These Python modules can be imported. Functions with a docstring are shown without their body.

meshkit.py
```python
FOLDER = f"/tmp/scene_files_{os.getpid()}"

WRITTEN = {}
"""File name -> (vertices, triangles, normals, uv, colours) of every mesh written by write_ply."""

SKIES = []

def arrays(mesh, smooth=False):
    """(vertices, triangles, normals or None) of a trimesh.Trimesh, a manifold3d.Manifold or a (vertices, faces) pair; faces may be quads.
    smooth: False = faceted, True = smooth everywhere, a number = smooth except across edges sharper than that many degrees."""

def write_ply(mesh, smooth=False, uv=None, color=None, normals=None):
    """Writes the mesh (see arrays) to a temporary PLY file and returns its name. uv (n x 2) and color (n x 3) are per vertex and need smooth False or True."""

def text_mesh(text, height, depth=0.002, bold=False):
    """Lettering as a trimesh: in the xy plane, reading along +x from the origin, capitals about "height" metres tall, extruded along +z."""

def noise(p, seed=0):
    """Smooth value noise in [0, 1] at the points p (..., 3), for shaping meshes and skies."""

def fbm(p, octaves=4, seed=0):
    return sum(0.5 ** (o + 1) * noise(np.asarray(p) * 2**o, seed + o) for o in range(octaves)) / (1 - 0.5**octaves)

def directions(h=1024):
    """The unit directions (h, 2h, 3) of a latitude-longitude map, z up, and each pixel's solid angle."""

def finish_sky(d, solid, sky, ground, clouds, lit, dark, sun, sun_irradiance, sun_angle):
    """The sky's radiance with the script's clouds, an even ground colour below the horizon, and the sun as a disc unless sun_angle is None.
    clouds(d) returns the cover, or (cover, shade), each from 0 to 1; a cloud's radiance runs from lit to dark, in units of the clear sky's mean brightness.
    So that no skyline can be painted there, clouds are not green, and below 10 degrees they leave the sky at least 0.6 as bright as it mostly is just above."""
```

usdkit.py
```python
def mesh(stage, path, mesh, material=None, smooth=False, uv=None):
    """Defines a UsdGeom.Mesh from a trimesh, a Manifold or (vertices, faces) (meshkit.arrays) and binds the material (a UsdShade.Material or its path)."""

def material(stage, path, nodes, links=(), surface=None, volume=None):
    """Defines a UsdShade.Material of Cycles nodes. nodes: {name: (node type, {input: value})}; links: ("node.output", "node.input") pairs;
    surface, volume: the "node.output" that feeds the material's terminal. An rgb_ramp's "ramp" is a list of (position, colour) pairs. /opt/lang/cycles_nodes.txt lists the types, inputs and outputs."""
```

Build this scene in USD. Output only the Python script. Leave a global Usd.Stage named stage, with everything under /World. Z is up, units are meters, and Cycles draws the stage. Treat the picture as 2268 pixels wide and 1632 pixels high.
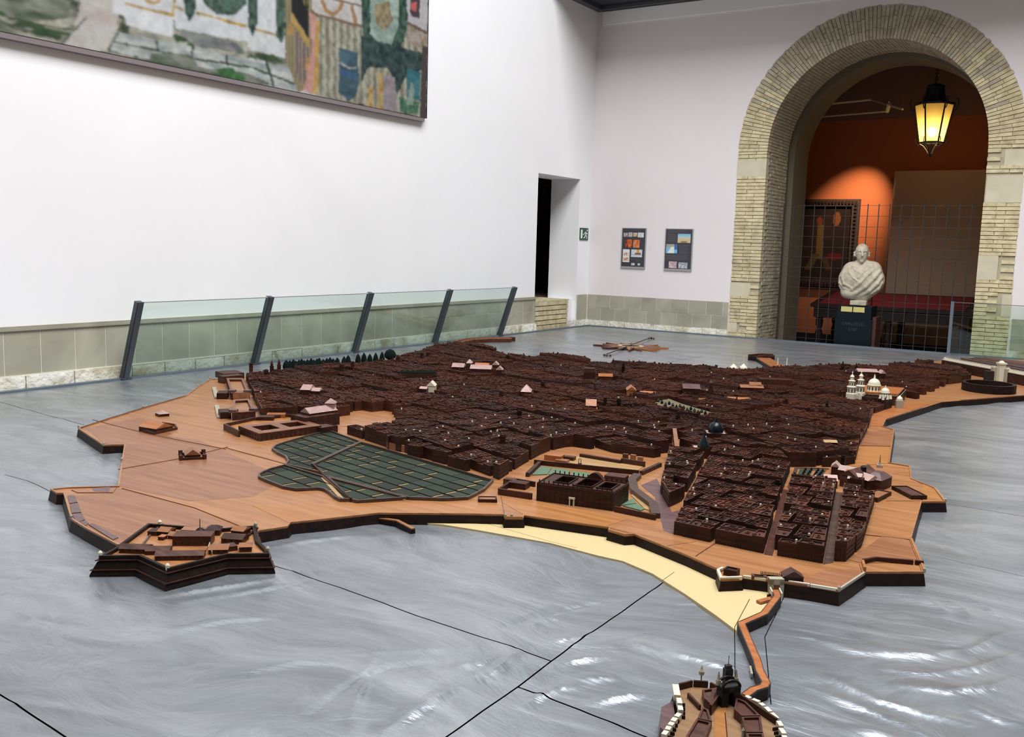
import math, random
import numpy as np
import mapbox_earcut as earcut
import shapely
from shapely.geometry import Polygon, LineString, Point, MultiPolygon, box as sbox
from shapely.ops import unary_union
from scipy.spatial import Delaunay
import usdkit, meshkit
from pxr import Usd, UsdGeom, UsdLux, Gf, Sdf

stage = Usd.Stage.CreateInMemory()
UsdGeom.SetStageUpAxis(stage, UsdGeom.Tokens.z)
UsdGeom.SetStageMetersPerUnit(stage, 1.0)
WORLD = UsdGeom.Xform.Define(stage, '/World')
stage.SetDefaultPrim(WORLD.GetPrim())
rng = random.Random(7)
nrng = np.random.default_rng(7)

# ------------------------------------------------------------------ camera
# world: z = 0 is the top of the sea table, y runs along the left wall towards the arch wall, x across
FPX, YAW, PITCH, ROLL, EYE = 2114.1, 0.57036, -0.12835, 0.02852, np.array([0, 0, 1.25])
FWD = np.array([-math.sin(YAW) * math.cos(PITCH), math.cos(YAW) * math.cos(PITCH), math.sin(PITCH)])
_r = np.array([math.cos(YAW), math.sin(YAW), 0.0]); _u = np.cross(_r, FWD)
RGT = _r * math.cos(ROLL) + _u * math.sin(ROLL); UPV = -_r * math.sin(ROLL) + _u * math.cos(ROLL)
cam = UsdGeom.Camera.Define(stage, '/World/Camera')
cam.AddTransformOp().Set(Gf.Matrix4d(*RGT, 0, *UPV, 0, *(-FWD), 0, *EYE, 1))
cam.CreateHorizontalApertureAttr(36.0); cam.CreateVerticalApertureAttr(36.0 * 1632 / 2268)
cam.CreateFocalLengthAttr(36.0 * FPX / 2268); cam.CreateClippingRangeAttr(Gf.Vec2f(0.02, 200))
cam.CreateExposureAttr(0.0)

# ------------------------------------------------------------------ light: daylight through the roof light over the model
def rect_light(name, loc, w, h, inten, col, rx=0, ry=0):
    l = UsdLux.RectLight.Define(stage, '/World/' + name)
    l.CreateWidthAttr(w); l.CreateHeightAttr(h); l.CreateIntensityAttr(inten); l.CreateColorAttr(Gf.Vec3f(*col))
    l.AddTranslateOp().Set(Gf.Vec3d(*loc)); l.AddRotateXYZOp().Set(Gf.Vec3f(rx, ry, 0))
    return l
SKY_W, SKY_H, SKY_C = 6.4, 11.0, (-0.7, 5.0, 11.45)
rect_light('skylight_daylight', SKY_C, SKY_W, SKY_H, 14.0, (0.96, 0.98, 1.0))

def at(px, py, z=0.0):                                # the point at height z seen at pixel px, py of the 2268x1632 photograph
    d = FWD + RGT * (px - 1134) / FPX - UPV * (py - 816) / FPX
    return EYE + d * (z - EYE[2]) / d[2]
def on(px, py, ax, val):                              # the same on the plane x = val or y = val
    d = FWD + RGT * (px - 1134) / FPX - UPV * (py - 816) / FPX
    return EYE + d * (val - EYE[ax]) / d[ax]
def A(pts, z=0.0): return np.array([at(x, y, z)[:2] for x, y in pts])

# ------------------------------------------------------------------ names, things, parts
ORD = 'first second third fourth fifth sixth seventh eighth ninth tenth eleventh twelfth thirteenth fourteenth fifteenth sixteenth seventeenth eighteenth nineteenth twentieth'.split() + [f'{k}th' for k in range(21, 90)]
_used = {}
def numbered(parent, name):
    k = (parent, name); n = _used.get(k, 0); _used[k] = n + 1
    return f'{parent}/{name}' + (f'_{n:03d}' if n else '')
class Thing:
    def __init__(s, path, loc): s.path, s.loc = path, np.asarray(loc, float)
def data(p, **kw):
    for k, v in kw.items():
        if v: p.SetCustomDataByKey(k, v)
def thing(name, label, cat, loc=(0, 0, 0), group=None, kind=None):
    path = numbered('/World', name)
    x = UsdGeom.Xform.Define(stage, path); x.AddTranslateOp().Set(Gf.Vec3d(*map(float, loc)))
    data(x.GetPrim(), label=label, category=cat, group=group, kind=kind)
    return Thing(path, loc)
def copy(src, loc, rz=0.0, label=None, group=None, scale=None):
    p = stage.GetPrimAtPath(src.path); was = p.GetCustomData()
    base = src.path.split('/')[-1]
    while base[-1].isdigit(): base = base[:-1]
    base = base.rstrip('_')
    path = numbered('/World', base)
    x = UsdGeom.Xform.Define(stage, path); x.AddTranslateOp().Set(Gf.Vec3d(*map(float, loc)))
    if rz: x.AddRotateZOp().Set(math.degrees(rz))
    if scale: x.AddScaleOp().Set(Gf.Vec3f(*scale))
    x.GetPrim().GetReferences().AddInternalReference(src.path)
    x.GetPrim().SetInstanceable(True)
    # the referenced translate op is overridden here, since both carry the same op name
    data(x.GetPrim(), label=label or was.get('label'), category=was.get('category'), group=group or was.get('group'))
    return Thing(path, loc)
def part(name, mesh, mat, parent=None, label=None, kind=None, smooth=False, cat=None, group=None):
    base = parent.path if parent is not None else '/World'
    path = numbered(base, name)
    if isinstance(mesh, MB): mesh = mesh.done()
    if hasattr(mesh, 'vertices'): mesh = (np.asarray(mesh.vertices, float), np.asarray(mesh.faces))
    v, f = mesh
    if parent is not None: v = np.asarray(v, float) - parent.loc
    m = usdkit.mesh(stage, path, (v, f), M[mat], smooth=smooth)
    data(m.GetPrim(), label=label, kind=kind, category=cat, group=group)
    return Thing(path, parent.loc if parent is not None else (0, 0, 0))
def struct(name, mesh, mat, label=None, smooth=False): return part(name, mesh, mat, None, label, 'structure', smooth)

# ------------------------------------------------------------------ mesh building
def ring_area(p): p = np.asarray(p); return 0.5 * np.sum(p[:, 0] * np.roll(p[:, 1], -1) - np.roll(p[:, 0], -1) * p[:, 1])
def ccw(p): p = np.asarray(p, float); return p if ring_area(p) > 0 else p[::-1].copy()
def triangulate(rings):
    v = np.vstack(rings); ends = np.cumsum([len(r) for r in rings]).astype(np.uint32)
    return v, np.asarray(earcut.triangulate_float64(v, ends), np.int64).reshape(-1, 3)
def offset(p, d):                                     # mitred offset of a counter-clockwise ring, outwards for d > 0
    p = ccw(p); a = p - np.roll(p, 1, 0); b = np.roll(p, -1, 0) - p
    na = np.stack([a[:, 1], -a[:, 0]], 1); nb = np.stack([b[:, 1], -b[:, 0]], 1)
    na /= np.linalg.norm(na, axis=1)[:, None] + 1e-12; nb /= np.linalg.norm(nb, axis=1)[:, None] + 1e-12
    m = na + nb; k = np.maximum((m * m).sum(1) / 2, 0.25)
    return p + m / k[:, None] * d
class MB:
    def __init__(s): s.v, s.f, s.n = [], [], 0
    def add(s, v, f):
        v = np.asarray(v, float); s.v.append(v); s.f.append(np.asarray(f, np.int64) + s.n); s.n += len(v); return s
    def done(s): return np.vstack(s.v), np.vstack(s.f)
    def box(s, c, size, rz=0.0, taper=1.0):
        x, y, z = np.asarray(size) / 2
        v = np.array([[-x, -y, -z], [x, -y, -z], [x, y, -z], [-x, y, -z], [-x * taper, -y * taper, z], [x * taper, -y * taper, z], [x * taper, y * taper, z], [-x * taper, y * taper, z]])
        if rz: c_, s_ = math.cos(rz), math.sin(rz); v = v @ np.array([[c_, s_, 0], [-s_, c_, 0], [0, 0, 1]])
        return s.add(v + np.asarray(c), [[0, 2, 1], [0, 3, 2], [4, 5, 6], [4, 6, 7], [0, 1, 5], [0, 5, 4], [1, 2, 6], [1, 6, 5], [2, 3, 7], [2, 7, 6], [3, 0, 4], [3, 4, 7]])
    def span(s, lo, hi): lo, hi = np.asarray(lo, float), np.asarray(hi, float); return s.box((lo + hi) / 2, hi - lo)
    def loft(s, levels, cap0=True, cap1=True):        # levels: (ring Nx2 or Nx3, z)
        n = len(levels[0][0]); vs = []
        for p, z in levels:
            p = np.asarray(p, float); vs.append(np.column_stack([p[:, :2], np.full(n, z)]))
        f = []
        i = np.arange(n); j = (i + 1) % n
        for k in range(len(levels) - 1):
            a, b = k * n, (k + 1) * n
            f.append(np.column_stack([a + i, a + j, b + j])); f.append(np.column_stack([a + i, b + j, b + i]))
        if cap0: f.append(triangulate([vs[0][:, :2]])[1][:, ::-1])
        if cap1: f.append(triangulate([vs[-1][:, :2]])[1] + (len(levels) - 1) * n)
        return s.add(np.vstack(vs), np.vstack(f))
    def prism(s, pts, z0, z1, grow=0.0):              # grow: how much wider the foot is
        p = ccw(pts); return s.loft([(offset(p, grow) if grow else p, z0), (p, z1)])
    def shape(s, geom, z0, z1):                       # shapely polygon(s), holes kept
        for g in getattr(geom, 'geoms', [geom]):
            if g.is_empty or g.area < 1e-7 or not hasattr(g, 'exterior'): continue
            g = shapely.geometry.polygon.orient(g)
            rings = [np.array(r.coords)[:-1] for r in [g.exterior, *g.interiors]]
            v, f = triangulate(rings); n = len(v)
            s.add(np.column_stack([v, np.full(n, z1)]), f); s.add(np.column_stack([v, np.full(n, z0)]), f[:, ::-1])
            for r in rings:
                m = len(r); i = np.arange(m); j = (i + 1) % m
                s.add(np.vstack([np.column_stack([r, np.full(m, z0)]), np.column_stack([r, np.full(m, z1)])]), np.vstack([np.column_stack([i, j, m + j]), np.column_stack([i, m + j, m + i])]))
        return s
    def extr_y(s, geom, y0, y1):                      # polygon in x, z drawn out along y
        t = MB().shape(geom, 0, 1); v, f = t.done()
        return s.add(np.column_stack([v[:, 0], y1 + (y0 - y1) * v[:, 2], v[:, 1]]), f)
    def extr_x(s, geom, x0, x1):                      # polygon in y, z drawn out along x
        t = MB().shape(geom, 0, 1); v, f = t.done()
        return s.add(np.column_stack([x0 + (x1 - x0) * v[:, 2], v[:, 0], v[:, 1]]), f)
    def hexa(s, b, t):                                # two quads, bottom and top, any shape in space
        return s.add(np.vstack([b, t]), [[0, 2, 1], [0, 3, 2], [4, 5, 6], [4, 6, 7], [0, 1, 5], [0, 5, 4], [1, 2, 6], [1, 6, 5], [2, 3, 7], [2, 7, 6], [3, 0, 4], [3, 4, 7]])
    def lathe(s, prof, c, n=12, sq=None):             # (radius, z) profile about a vertical axis
        a = np.arange(n) * 2 * math.pi / n + (math.pi / n if sq else 0)
        return s.loft([(np.column_stack([c[0] + r * np.cos(a), c[1] + r * np.sin(a)]), c[2] + z) for r, z in prof])
    def tube(s, path, r, n=6, closed=False):
        p = np.asarray(path, float); m = len(p); vs = []
        for i in range(m):
            t = p[(i + 1) % m] - p[i - 1] if closed else p[min(i + 1, m - 1)] - p[max(i - 1, 0)]
            t = t / (np.linalg.norm(t) + 1e-12); a = np.cross(t, [0, 0, 1.0]) if abs(t[2]) < 0.9 else np.cross(t, [1.0, 0, 0])
            a /= np.linalg.norm(a); b = np.cross(t, a); rr = r[i] if np.ndim(r) else r
            for k in range(n): vs.append(p[i] + rr * (a * math.cos(2 * math.pi * k / n) + b * math.sin(2 * math.pi * k / n)))
        f = []
        for i in range(m if closed else m - 1):
            for k in range(n):
                q, w = i * n + k, i * n + (k + 1) % n; e, g = ((i + 1) % m) * n + k, ((i + 1) % m) * n + (k + 1) % n
                f += [[q, w, g], [q, g, e]]
        if not closed:
            for k in range(1, n - 1): f += [[0, k + 1, k], [(m - 1) * n, (m - 1) * n + k, (m - 1) * n + k + 1]]
        return s.add(vs, f)
    def wall(s, path, w, z0, z1, closed=False):       # upright strip of width w along a ground path
        l = LineString([*path, path[0]] if closed else path)
        return s.shape(l.buffer(w / 2, cap_style='flat', join_style='mitre', mitre_limit=2), z0, z1)

# ------------------------------------------------------------------ materials
M = {}
def mat(name, nodes, links, surface): M[name] = usdkit.material(stage, '/World/Looks/' + name, nodes, links, surface=surface)
def plain(name, col, rough=0.6, metallic=0.0, spec=0.5, **kw):
    mat(name, {'p': ('principled_bsdf', {'base_color': col, 'roughness': rough, 'metallic': metallic, 'specular_ior_level': spec, **kw})}, [], 'p.BSDF')
def mottled(name, cols, rough=0.6, scale=4.0, stretch=(1, 1, 1), rot=(0, 0, 0), detail=5, bump=0.0, bscale=60, bdist=0.01, distortion=0.6, vary=0.0, spec=0.5, metallic=0.0):
    n = {'g': ('geometry', {}), 'm': ('mapping', {'scale': stretch, 'rotation': rot}), 'n': ('noise_texture', {'scale': scale, 'detail': detail, 'distortion': distortion}),
         'r': ('rgb_ramp', {'ramp': [(0.3 + 0.4 * i / max(1, len(cols) - 1), c) for i, c in enumerate(cols)]}),
         'p': ('principled_bsdf', {'roughness': rough, 'specular_ior_level': spec, 'metallic': metallic})}
    l = [('g.position', 'm.vector'), ('m.vector', 'n.vector'), ('n.fac', 'r.fac')]
    out = 'r.color'
    if vary:
        n['o'] = ('object_info', {}); n['mr'] = ('map_range', {'from_min': 0, 'from_max': 1, 'to_min': 1 - vary, 'to_max': 1 + vary}); n['h'] = ('hsv', {})
        l += [('o.random', 'mr.value'), ('mr.result', 'h.value'), ('r.color', 'h.color')]; out = 'h.color'
    l.append((out, 'p.base_color'))
    if bump:
        n['bn'] = ('noise_texture', {'scale': bscale, 'detail': 4}); n['b'] = ('bump', {'strength': bump, 'distance': bdist})
        l += [('g.position', 'bn.vector'), ('bn.fac', 'b.height'), ('b.normal', 'p.normal')]
    mat(name, n, l, 'p.BSDF')
mottled('plaster_white', [(0.82, 0.81, 0.82), (0.87, 0.86, 0.87)], 0.85, 0.6, bump=0.06, bscale=25, bdist=0.01, spec=0.2)
mottled('plaster_pink_shaded', [(0.71, 0.655, 0.662), (0.76, 0.705, 0.712)], 0.85, 0.5, bump=0.06, bscale=25, bdist=0.01, spec=0.2)  # pinkish plaster; weaker light on the end wall is put into its colour
mottled('slab_stone', [(0.27, 0.255, 0.195), (0.34, 0.325, 0.25), (0.40, 0.38, 0.30)], 0.7, 2.2, bump=0.1, bscale=30, vary=0.10)
mottled('pale_mortar', [(0.62, 0.60, 0.50), (0.68, 0.66, 0.57)], 0.9, 9)
mottled('rough_marble', [(0.36, 0.31, 0.19), (0.60, 0.57, 0.47), (0.72, 0.70, 0.62), (0.78, 0.77, 0.71)], 0.7, 3.5, bump=0.6, bscale=22, bdist=0.03, vary=0.12)
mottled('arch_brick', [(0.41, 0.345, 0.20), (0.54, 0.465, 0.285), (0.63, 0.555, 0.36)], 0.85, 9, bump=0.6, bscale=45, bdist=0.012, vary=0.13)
mottled('arch_brick_shaded', [(0.30, 0.26, 0.185), (0.385, 0.34, 0.25), (0.45, 0.40, 0.30)], 0.85, 9, bump=0.6, bscale=45, bdist=0.012, vary=0.12)  # greyer brick, also darkened for the shade on crown and inner faces
mottled('arch_mortar', [(0.36, 0.315, 0.21), (0.45, 0.40, 0.28)], 0.9, 8, bump=0.5, bscale=40)
mottled('smooth_stone', [(0.52, 0.47, 0.34), (0.60, 0.55, 0.42)], 0.8, 5)
plain('steel_post', (0.055, 0.07, 0.085), 0.45, 0.3)
plain('steel_frame', (0.13, 0.16, 0.19), 0.45, 0.3)
plain('black_steel', (0.012, 0.016, 0.028), 0.5)
plain('grey_steel', (0.07, 0.075, 0.085), 0.5, 0.2)
plain('bar_steel', (0.030, 0.033, 0.040), 0.5, 0.1); plain('cross_steel', (0.060, 0.050, 0.044), 0.6, spec=0.2)
plain('dark_void', (0.006, 0.005, 0.006), 0.9)
plain('room_floor', (0.16, 0.12, 0.10), 0.5)
plain('board_black', (0.01, 0.012, 0.015), 0.7)
plain('mauve_edge', (0.19, 0.155, 0.16), 0.8)
plain('frame_brown', (0.035, 0.02, 0.022), 0.6)
def wood(name, a, b, c, rough=0.35, rot=0.0, grain=7.0, vary=0.12, spec=0.4):
    mottled(name, [a, b, c], rough, grain, stretch=(0.5, 6, 6), rot=(0, 0, rot), detail=6, distortion=0.4, vary=vary, spec=spec)
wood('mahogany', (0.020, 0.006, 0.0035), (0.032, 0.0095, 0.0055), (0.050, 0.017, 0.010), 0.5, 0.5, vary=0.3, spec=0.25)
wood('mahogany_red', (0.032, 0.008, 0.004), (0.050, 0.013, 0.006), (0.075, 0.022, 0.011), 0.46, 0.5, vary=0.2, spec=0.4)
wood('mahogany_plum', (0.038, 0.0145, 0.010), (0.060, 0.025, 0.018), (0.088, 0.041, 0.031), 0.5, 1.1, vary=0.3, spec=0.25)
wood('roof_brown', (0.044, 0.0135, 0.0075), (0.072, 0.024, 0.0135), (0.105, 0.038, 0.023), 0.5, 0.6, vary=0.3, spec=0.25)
wood('rust_roof', (0.13, 0.050, 0.026), (0.17, 0.068, 0.037), (0.21, 0.09, 0.052), 0.4, 0.6, vary=0.08, spec=0.3)
wood('ebony', (0.007, 0.0035, 0.003), (0.012, 0.006, 0.005), (0.020, 0.009, 0.007), 0.5, 0.4, spec=0.15)
wood('cedar', (0.23, 0.096, 0.036), (0.29, 0.128, 0.052), (0.34, 0.158, 0.070), 0.34, 0.55, grain=5, vary=0.06, spec=0.28)
wood('cedar_red', (0.185, 0.074, 0.034), (0.23, 0.098, 0.047), (0.275, 0.126, 0.064), 0.34, 0.2, grain=5, vary=0.06, spec=0.28)
wood('cedar_honey', (0.26, 0.106, 0.031), (0.325, 0.138, 0.045), (0.37, 0.17, 0.064), 0.34, -0.4, grain=5, vary=0.06, spec=0.28)
wood('boxwood', (0.28, 0.165, 0.070), (0.34, 0.205, 0.090), (0.39, 0.24, 0.115), 0.4, 0.3, vary=0.06, spec=0.3)
wood('orange_wood', (0.24, 0.075, 0.024), (0.31, 0.105, 0.034), (0.37, 0.14, 0.05), 0.35, 0.3)
wood('path_wood', (0.045, 0.027, 0.021), (0.065, 0.038, 0.028), (0.085, 0.052, 0.038), 0.4, 1.2)
wood('tan_wood', (0.16, 0.090, 0.044), (0.205, 0.118, 0.060), (0.245, 0.145, 0.078), 0.4, 0.3, vary=0.06, spec=0.25)
wood('violet_wood', (0.075, 0.040, 0.042), (0.10, 0.055, 0.056), (0.13, 0.075, 0.072), 0.38, 0.9)
wood('pink_roof', (0.30, 0.185, 0.165), (0.36, 0.235, 0.21), (0.41, 0.28, 0.25), 0.45, 0.3, spec=0.3)
plain('ivory', (0.60, 0.55, 0.43), 0.4)
plain('bone_grey', (0.31, 0.28, 0.21), 0.5)
plain('green_stain', (0.015, 0.024, 0.015), 0.65, spec=0.25); plain('green_stain_light', (0.024, 0.033, 0.020), 0.65, spec=0.25); plain('green_stain_deep', (0.011, 0.016, 0.010), 0.65, spec=0.25)
plain('green_pale', (0.075, 0.13, 0.075), 0.6); plain('tree_green', (0.004, 0.009, 0.008), 0.9, spec=0.1); plain('olive_wood', (0.11, 0.09, 0.045), 0.7); plain('shaded_stone', (0.17, 0.145, 0.10), 0.85, spec=0.2)
plain('dome_blue', (0.002, 0.006, 0.010), 0.3, spec=0.3); mottled('hall_stone', [(0.10, 0.085, 0.065), (0.14, 0.12, 0.09)], 0.85, 2.0)
plain('wine_black', (0.006, 0.004, 0.005), 0.6)
plain('sand_yellow', (0.47, 0.365, 0.18), 0.65)
# brushed silver paint of the sea
mat('sea_silver', {'g': ('geometry', {}), 'm': ('mapping', {'rotation': (0, 0, -0.55), 'scale': (0.55, 1.9, 1)}),
    'w': ('noise_texture', {'scale': 0.7, 'detail': 2}), 'ws': ('vector_math', {'math_type': 'scale', 'scale': 1.1}), 'wa': ('vector_math', {'math_type': 'add'}),
    'n1': ('noise_texture', {'scale': 2.2, 'detail': 7, 'roughness': 0.62, 'distortion': 0.7}), 'n2': ('noise_texture', {'scale': 5.5, 'detail': 6, 'roughness': 0.6, 'distortion': 1.0}),
    'r': ('rgb_ramp', {'ramp': [(0.30, (0.255, 0.272, 0.294)), (0.5, (0.33, 0.348, 0.373)), (0.70, (0.44, 0.458, 0.482))]}),
    'rr': ('map_range', {'from_min': 0.3, 'from_max': 0.7, 'to_min': 0.23, 'to_max': 0.38}),
    'b': ('bump', {'strength': 0.30, 'distance': 0.02}), 'p': ('principled_bsdf', {'metallic': 0.68, 'specular_ior_level': 0.5})},
    [('g.position', 'w.vector'), ('w.color', 'ws.vector1'), ('g.position', 'wa.vector1'), ('ws.vector', 'wa.vector2'), ('wa.vector', 'm.vector'), ('m.vector', 'n1.vector'), ('m.vector', 'n2.vector'),
     ('n1.fac', 'r.fac'), ('r.color', 'p.base_color'), ('n2.fac', 'rr.value'), ('rr.result', 'p.roughness'), ('n2.fac', 'b.height'), ('b.normal', 'p.normal')], 'p.BSDF')
mat('pane_glass', {'t': ('transparent_bsdf', {'color': (0.90, 0.955, 0.93)}), 'g': ('glossy_bsdf', {'color': (0.95, 1, 0.98), 'roughness': 0.02}), 'f': ('layer_weight', {'blend': 0.5}), 'pw': ('math', {'math_type': 'power', 'value2': 4.0}), 'ma': ('math', {'math_type': 'multiply_add', 'value2': 0.92, 'value3': 0.05}), 'x': ('mix_closure', {})},
    [('f.facing', 'pw.value1'), ('pw.value', 'ma.value1'), ('ma.value', 'x.fac'), ('t.BSDF', 'x.closure1'), ('g.BSDF', 'x.closure2')], 'x.closure')
plain('pane_edge', (0.42, 0.44, 0.46), 0.3)
plain('orange_paint', (0.38, 0.115, 0.050), 0.8, spec=0.2); plain('taupe_paint', (0.20, 0.125, 0.095), 0.8, spec=0.2); plain('beige_board', (0.45, 0.29, 0.20), 0.8, spec=0.2)
plain('white_metal', (0.70, 0.60, 0.42), 0.5)
mottled('bust_plaster', [(0.36, 0.31, 0.225), (0.48, 0.42, 0.32), (0.54, 0.48, 0.37)], 0.65, 14)
plain('pedestal_dark', (0.004, 0.008, 0.012), 0.45, spec=0.2); plain('pedestal_side', (0.06, 0.02, 0.012), 0.5)
plain('brass_plaque', (0.62, 0.54, 0.20), 0.35, 0.2); plain('engraved', (0.035, 0.042, 0.04), 0.5)
plain('red_leather', (0.16, 0.008, 0.014), 0.6); plain('table_wood', (0.014, 0.006, 0.006), 0.45)
mat('bulb_glow', {'e': ('emission', {'color': (1.0, 0.72, 0.30), 'strength': 45.0})}, [], 'e.emission')
mat('frosted_pane', {'l': ('translucent_bsdf', {'color': (0.95, 0.80, 0.48)}), 't': ('transparent_bsdf', {'color': (1, 0.9, 0.65)}), 'x': ('mix_closure', {'fac': 0.32})},
    [('l.BSDF', 'x.closure1'), ('t.BSDF', 'x.closure2')], 'x.closure')
mat('painted_canvas', {'a': ('attribute', {'attribute': 'paint'}), 'p': ('principled_bsdf', {'roughness': 0.55, 'specular_ior_level': 0.3})}, [('a.color', 'p.base_color')], 'p.BSDF')
plain('sign_green', (0.008, 0.06, 0.035), 0.4); plain('sign_white', (0.78, 0.85, 0.80), 0.4)
plain('poster_dark', (0.040, 0.040, 0.052), 0.45); plain('poster_grey', (0.085, 0.080, 0.09), 0.5); plain('poster_edge', (0.33, 0.32, 0.31), 0.5)

# ================================================================== the room
XW, YW, FLOOR, TOP, XR, YF = -7.356, 13.66, -0.45, 11.5, 2.7, -2.2
YB = 15.55                                             # far face of the arch wall
DX0, DY0, DY1, DZ0, DZ1 = XW - 0.52, 12.03, 13.285, 0.43, 2.30      # opening in the left wall
ARC_X, SPRING, R_OUT, R_IN = -3.104, 2.684, 1.861, 1.425

m = MB()
m.span((DX0, YF, FLOOR), (XW, DY0, TOP)); m.span((DX0, DY0, DZ1), (XW, DY1, TOP)); m.span((DX0, DY1, FLOOR), (XW, YB, TOP)); m.span((DX0, DY0, FLOOR), (XW - 0.06, DY1, DZ0))
struct('wall_left', m, 'plaster_white', 'tall white plaster wall with the narrow doorway')
def arch_poly(r, spring=SPRING, foot=FLOOR, n=64):
    a = np.linspace(0, math.pi, n)
    return Polygon([(ARC_X + r, foot), *[(ARC_X + r * math.cos(t), spring + r * math.sin(t)) for t in a], (ARC_X - r, foot)])
wall = sbox(XW, FLOOR, XR, TOP).difference(arch_poly(R_OUT - 0.01))
struct('wall_back', MB().extr_y(wall, YW, YB), 'plaster_pink_shaded', 'pinkish white end wall around the brick arch')
struct('wall_right', MB().span((XR, YF, FLOOR), (XR + 0.2, YB, TOP)), 'hall_stone')
struct('wall_front', MB().span((XW - 0.5, YF - 0.2, FLOOR), (XR + 0.2, YF, TOP)), 'hall_stone')
struct('floor', MB().span((XW - 3, YF - 0.2, FLOOR - 0.1), (XR + 0.2, 22, FLOOR)), 'room_floor')
# roof: flat ceiling with the roof light, and a low dark bay in front of the arch wall
sx0, sx1, sy0, sy1 = SKY_C[0] - SKY_W / 2, SKY_C[0] + SKY_W / 2, SKY_C[1] - SKY_H / 2, SKY_C[1] + SKY_H / 2
m = MB().shape(sbox(XW - 0.5, YF - 0.2, XR + 0.2, YB).difference(sbox(sx0, sy0, sx1, sy1)), TOP, TOP + 0.15)
m.span((sx0, sy0, TOP + 0.1), (sx1, sy1, TOP + 0.15))
struct('ceiling', m, 'black_steel')
m = MB().span((XW, 12.25, 4.93), (XR, YW, TOP))
struct('ceiling_001', m, 'black_steel', 'low dark navy ceiling bay above the arch wall')
m = MB().span((XW, 12.2, 4.885), (XW + 0.12, YW, 4.935)).span((XW + 0.12, YW - 0.12, 4.885), (XR, YW, 4.935))
struct('trim_1', m, 'grey_steel', 'grey steel edge under the dark ceiling bay')
struct('trim_2', MB().span((XW + 0.10, YW - 0.025, 4.68), (XR, YW, 4.872)), 'plaster_white', 'pale band standing in for light along the top of the end wall')  # added pale board standing in for a strip of reflected light

# stone cladding of the lower walls: each slab and each base block is a piece
t = thing('trim_3', 'greyish green stone slab cladding along the foot of the left wall', 'stone cladding', (XW, 8, 0), kind='structure')
m = MB().span((XW, YF, FLOOR), (XW + 0.0175, DY0 - 0.002, 0.47)).span((XW, DY1, FLOOR), (XW + 0.0175, YW - 0.05, 0.498))
part('mortar', m, 'pale_mortar', t)
part('moulding', MB().span((XW, YF, 0.47), (XW + 0.034, DY0, 0.487)).span((XW, YF, 0.487), (XW + 0.026, DY0, 0.505)), 'slab_stone', t)
y = 1.2; k = 0
while y < DY0 - 0.05:
    w = 0.292 + rng.uniform(-0.012, 0.012); y1 = min(y + w, DY0)
    d = rng.uniform(0.0195, 0.022)
    if y > 9.2:
        zc = 0.31 + rng.uniform(-0.02, 0.02)
        part('slab', MB().span((XW, y + 0.004, 0.09), (XW + d, y1 - 0.004, zc - 0.003)), 'slab_stone', t)
        part('slab', MB().span((XW, y + 0.004, zc + 0.003), (XW + d, y1 - 0.004, 0.468)), 'slab_stone', t)
    else: part('slab', MB().span((XW, y + 0.004, 0.09), (XW + d, y1 - 0.004, 0.468)), 'slab_stone', t)
    y = y1
for z0, z1 in ((0.09, 0.30), (0.306, 0.50)): part('slab', MB().span((XW, DY1 + 0.004, z0), (XW + 0.02, YW - 0.05, z1)), 'slab_stone', t)
t = thing('baseboard_left', 'rough whitish marble base course along the foot of the left wall', 'stone base', (XW, 8, 0), kind='structure')
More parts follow.
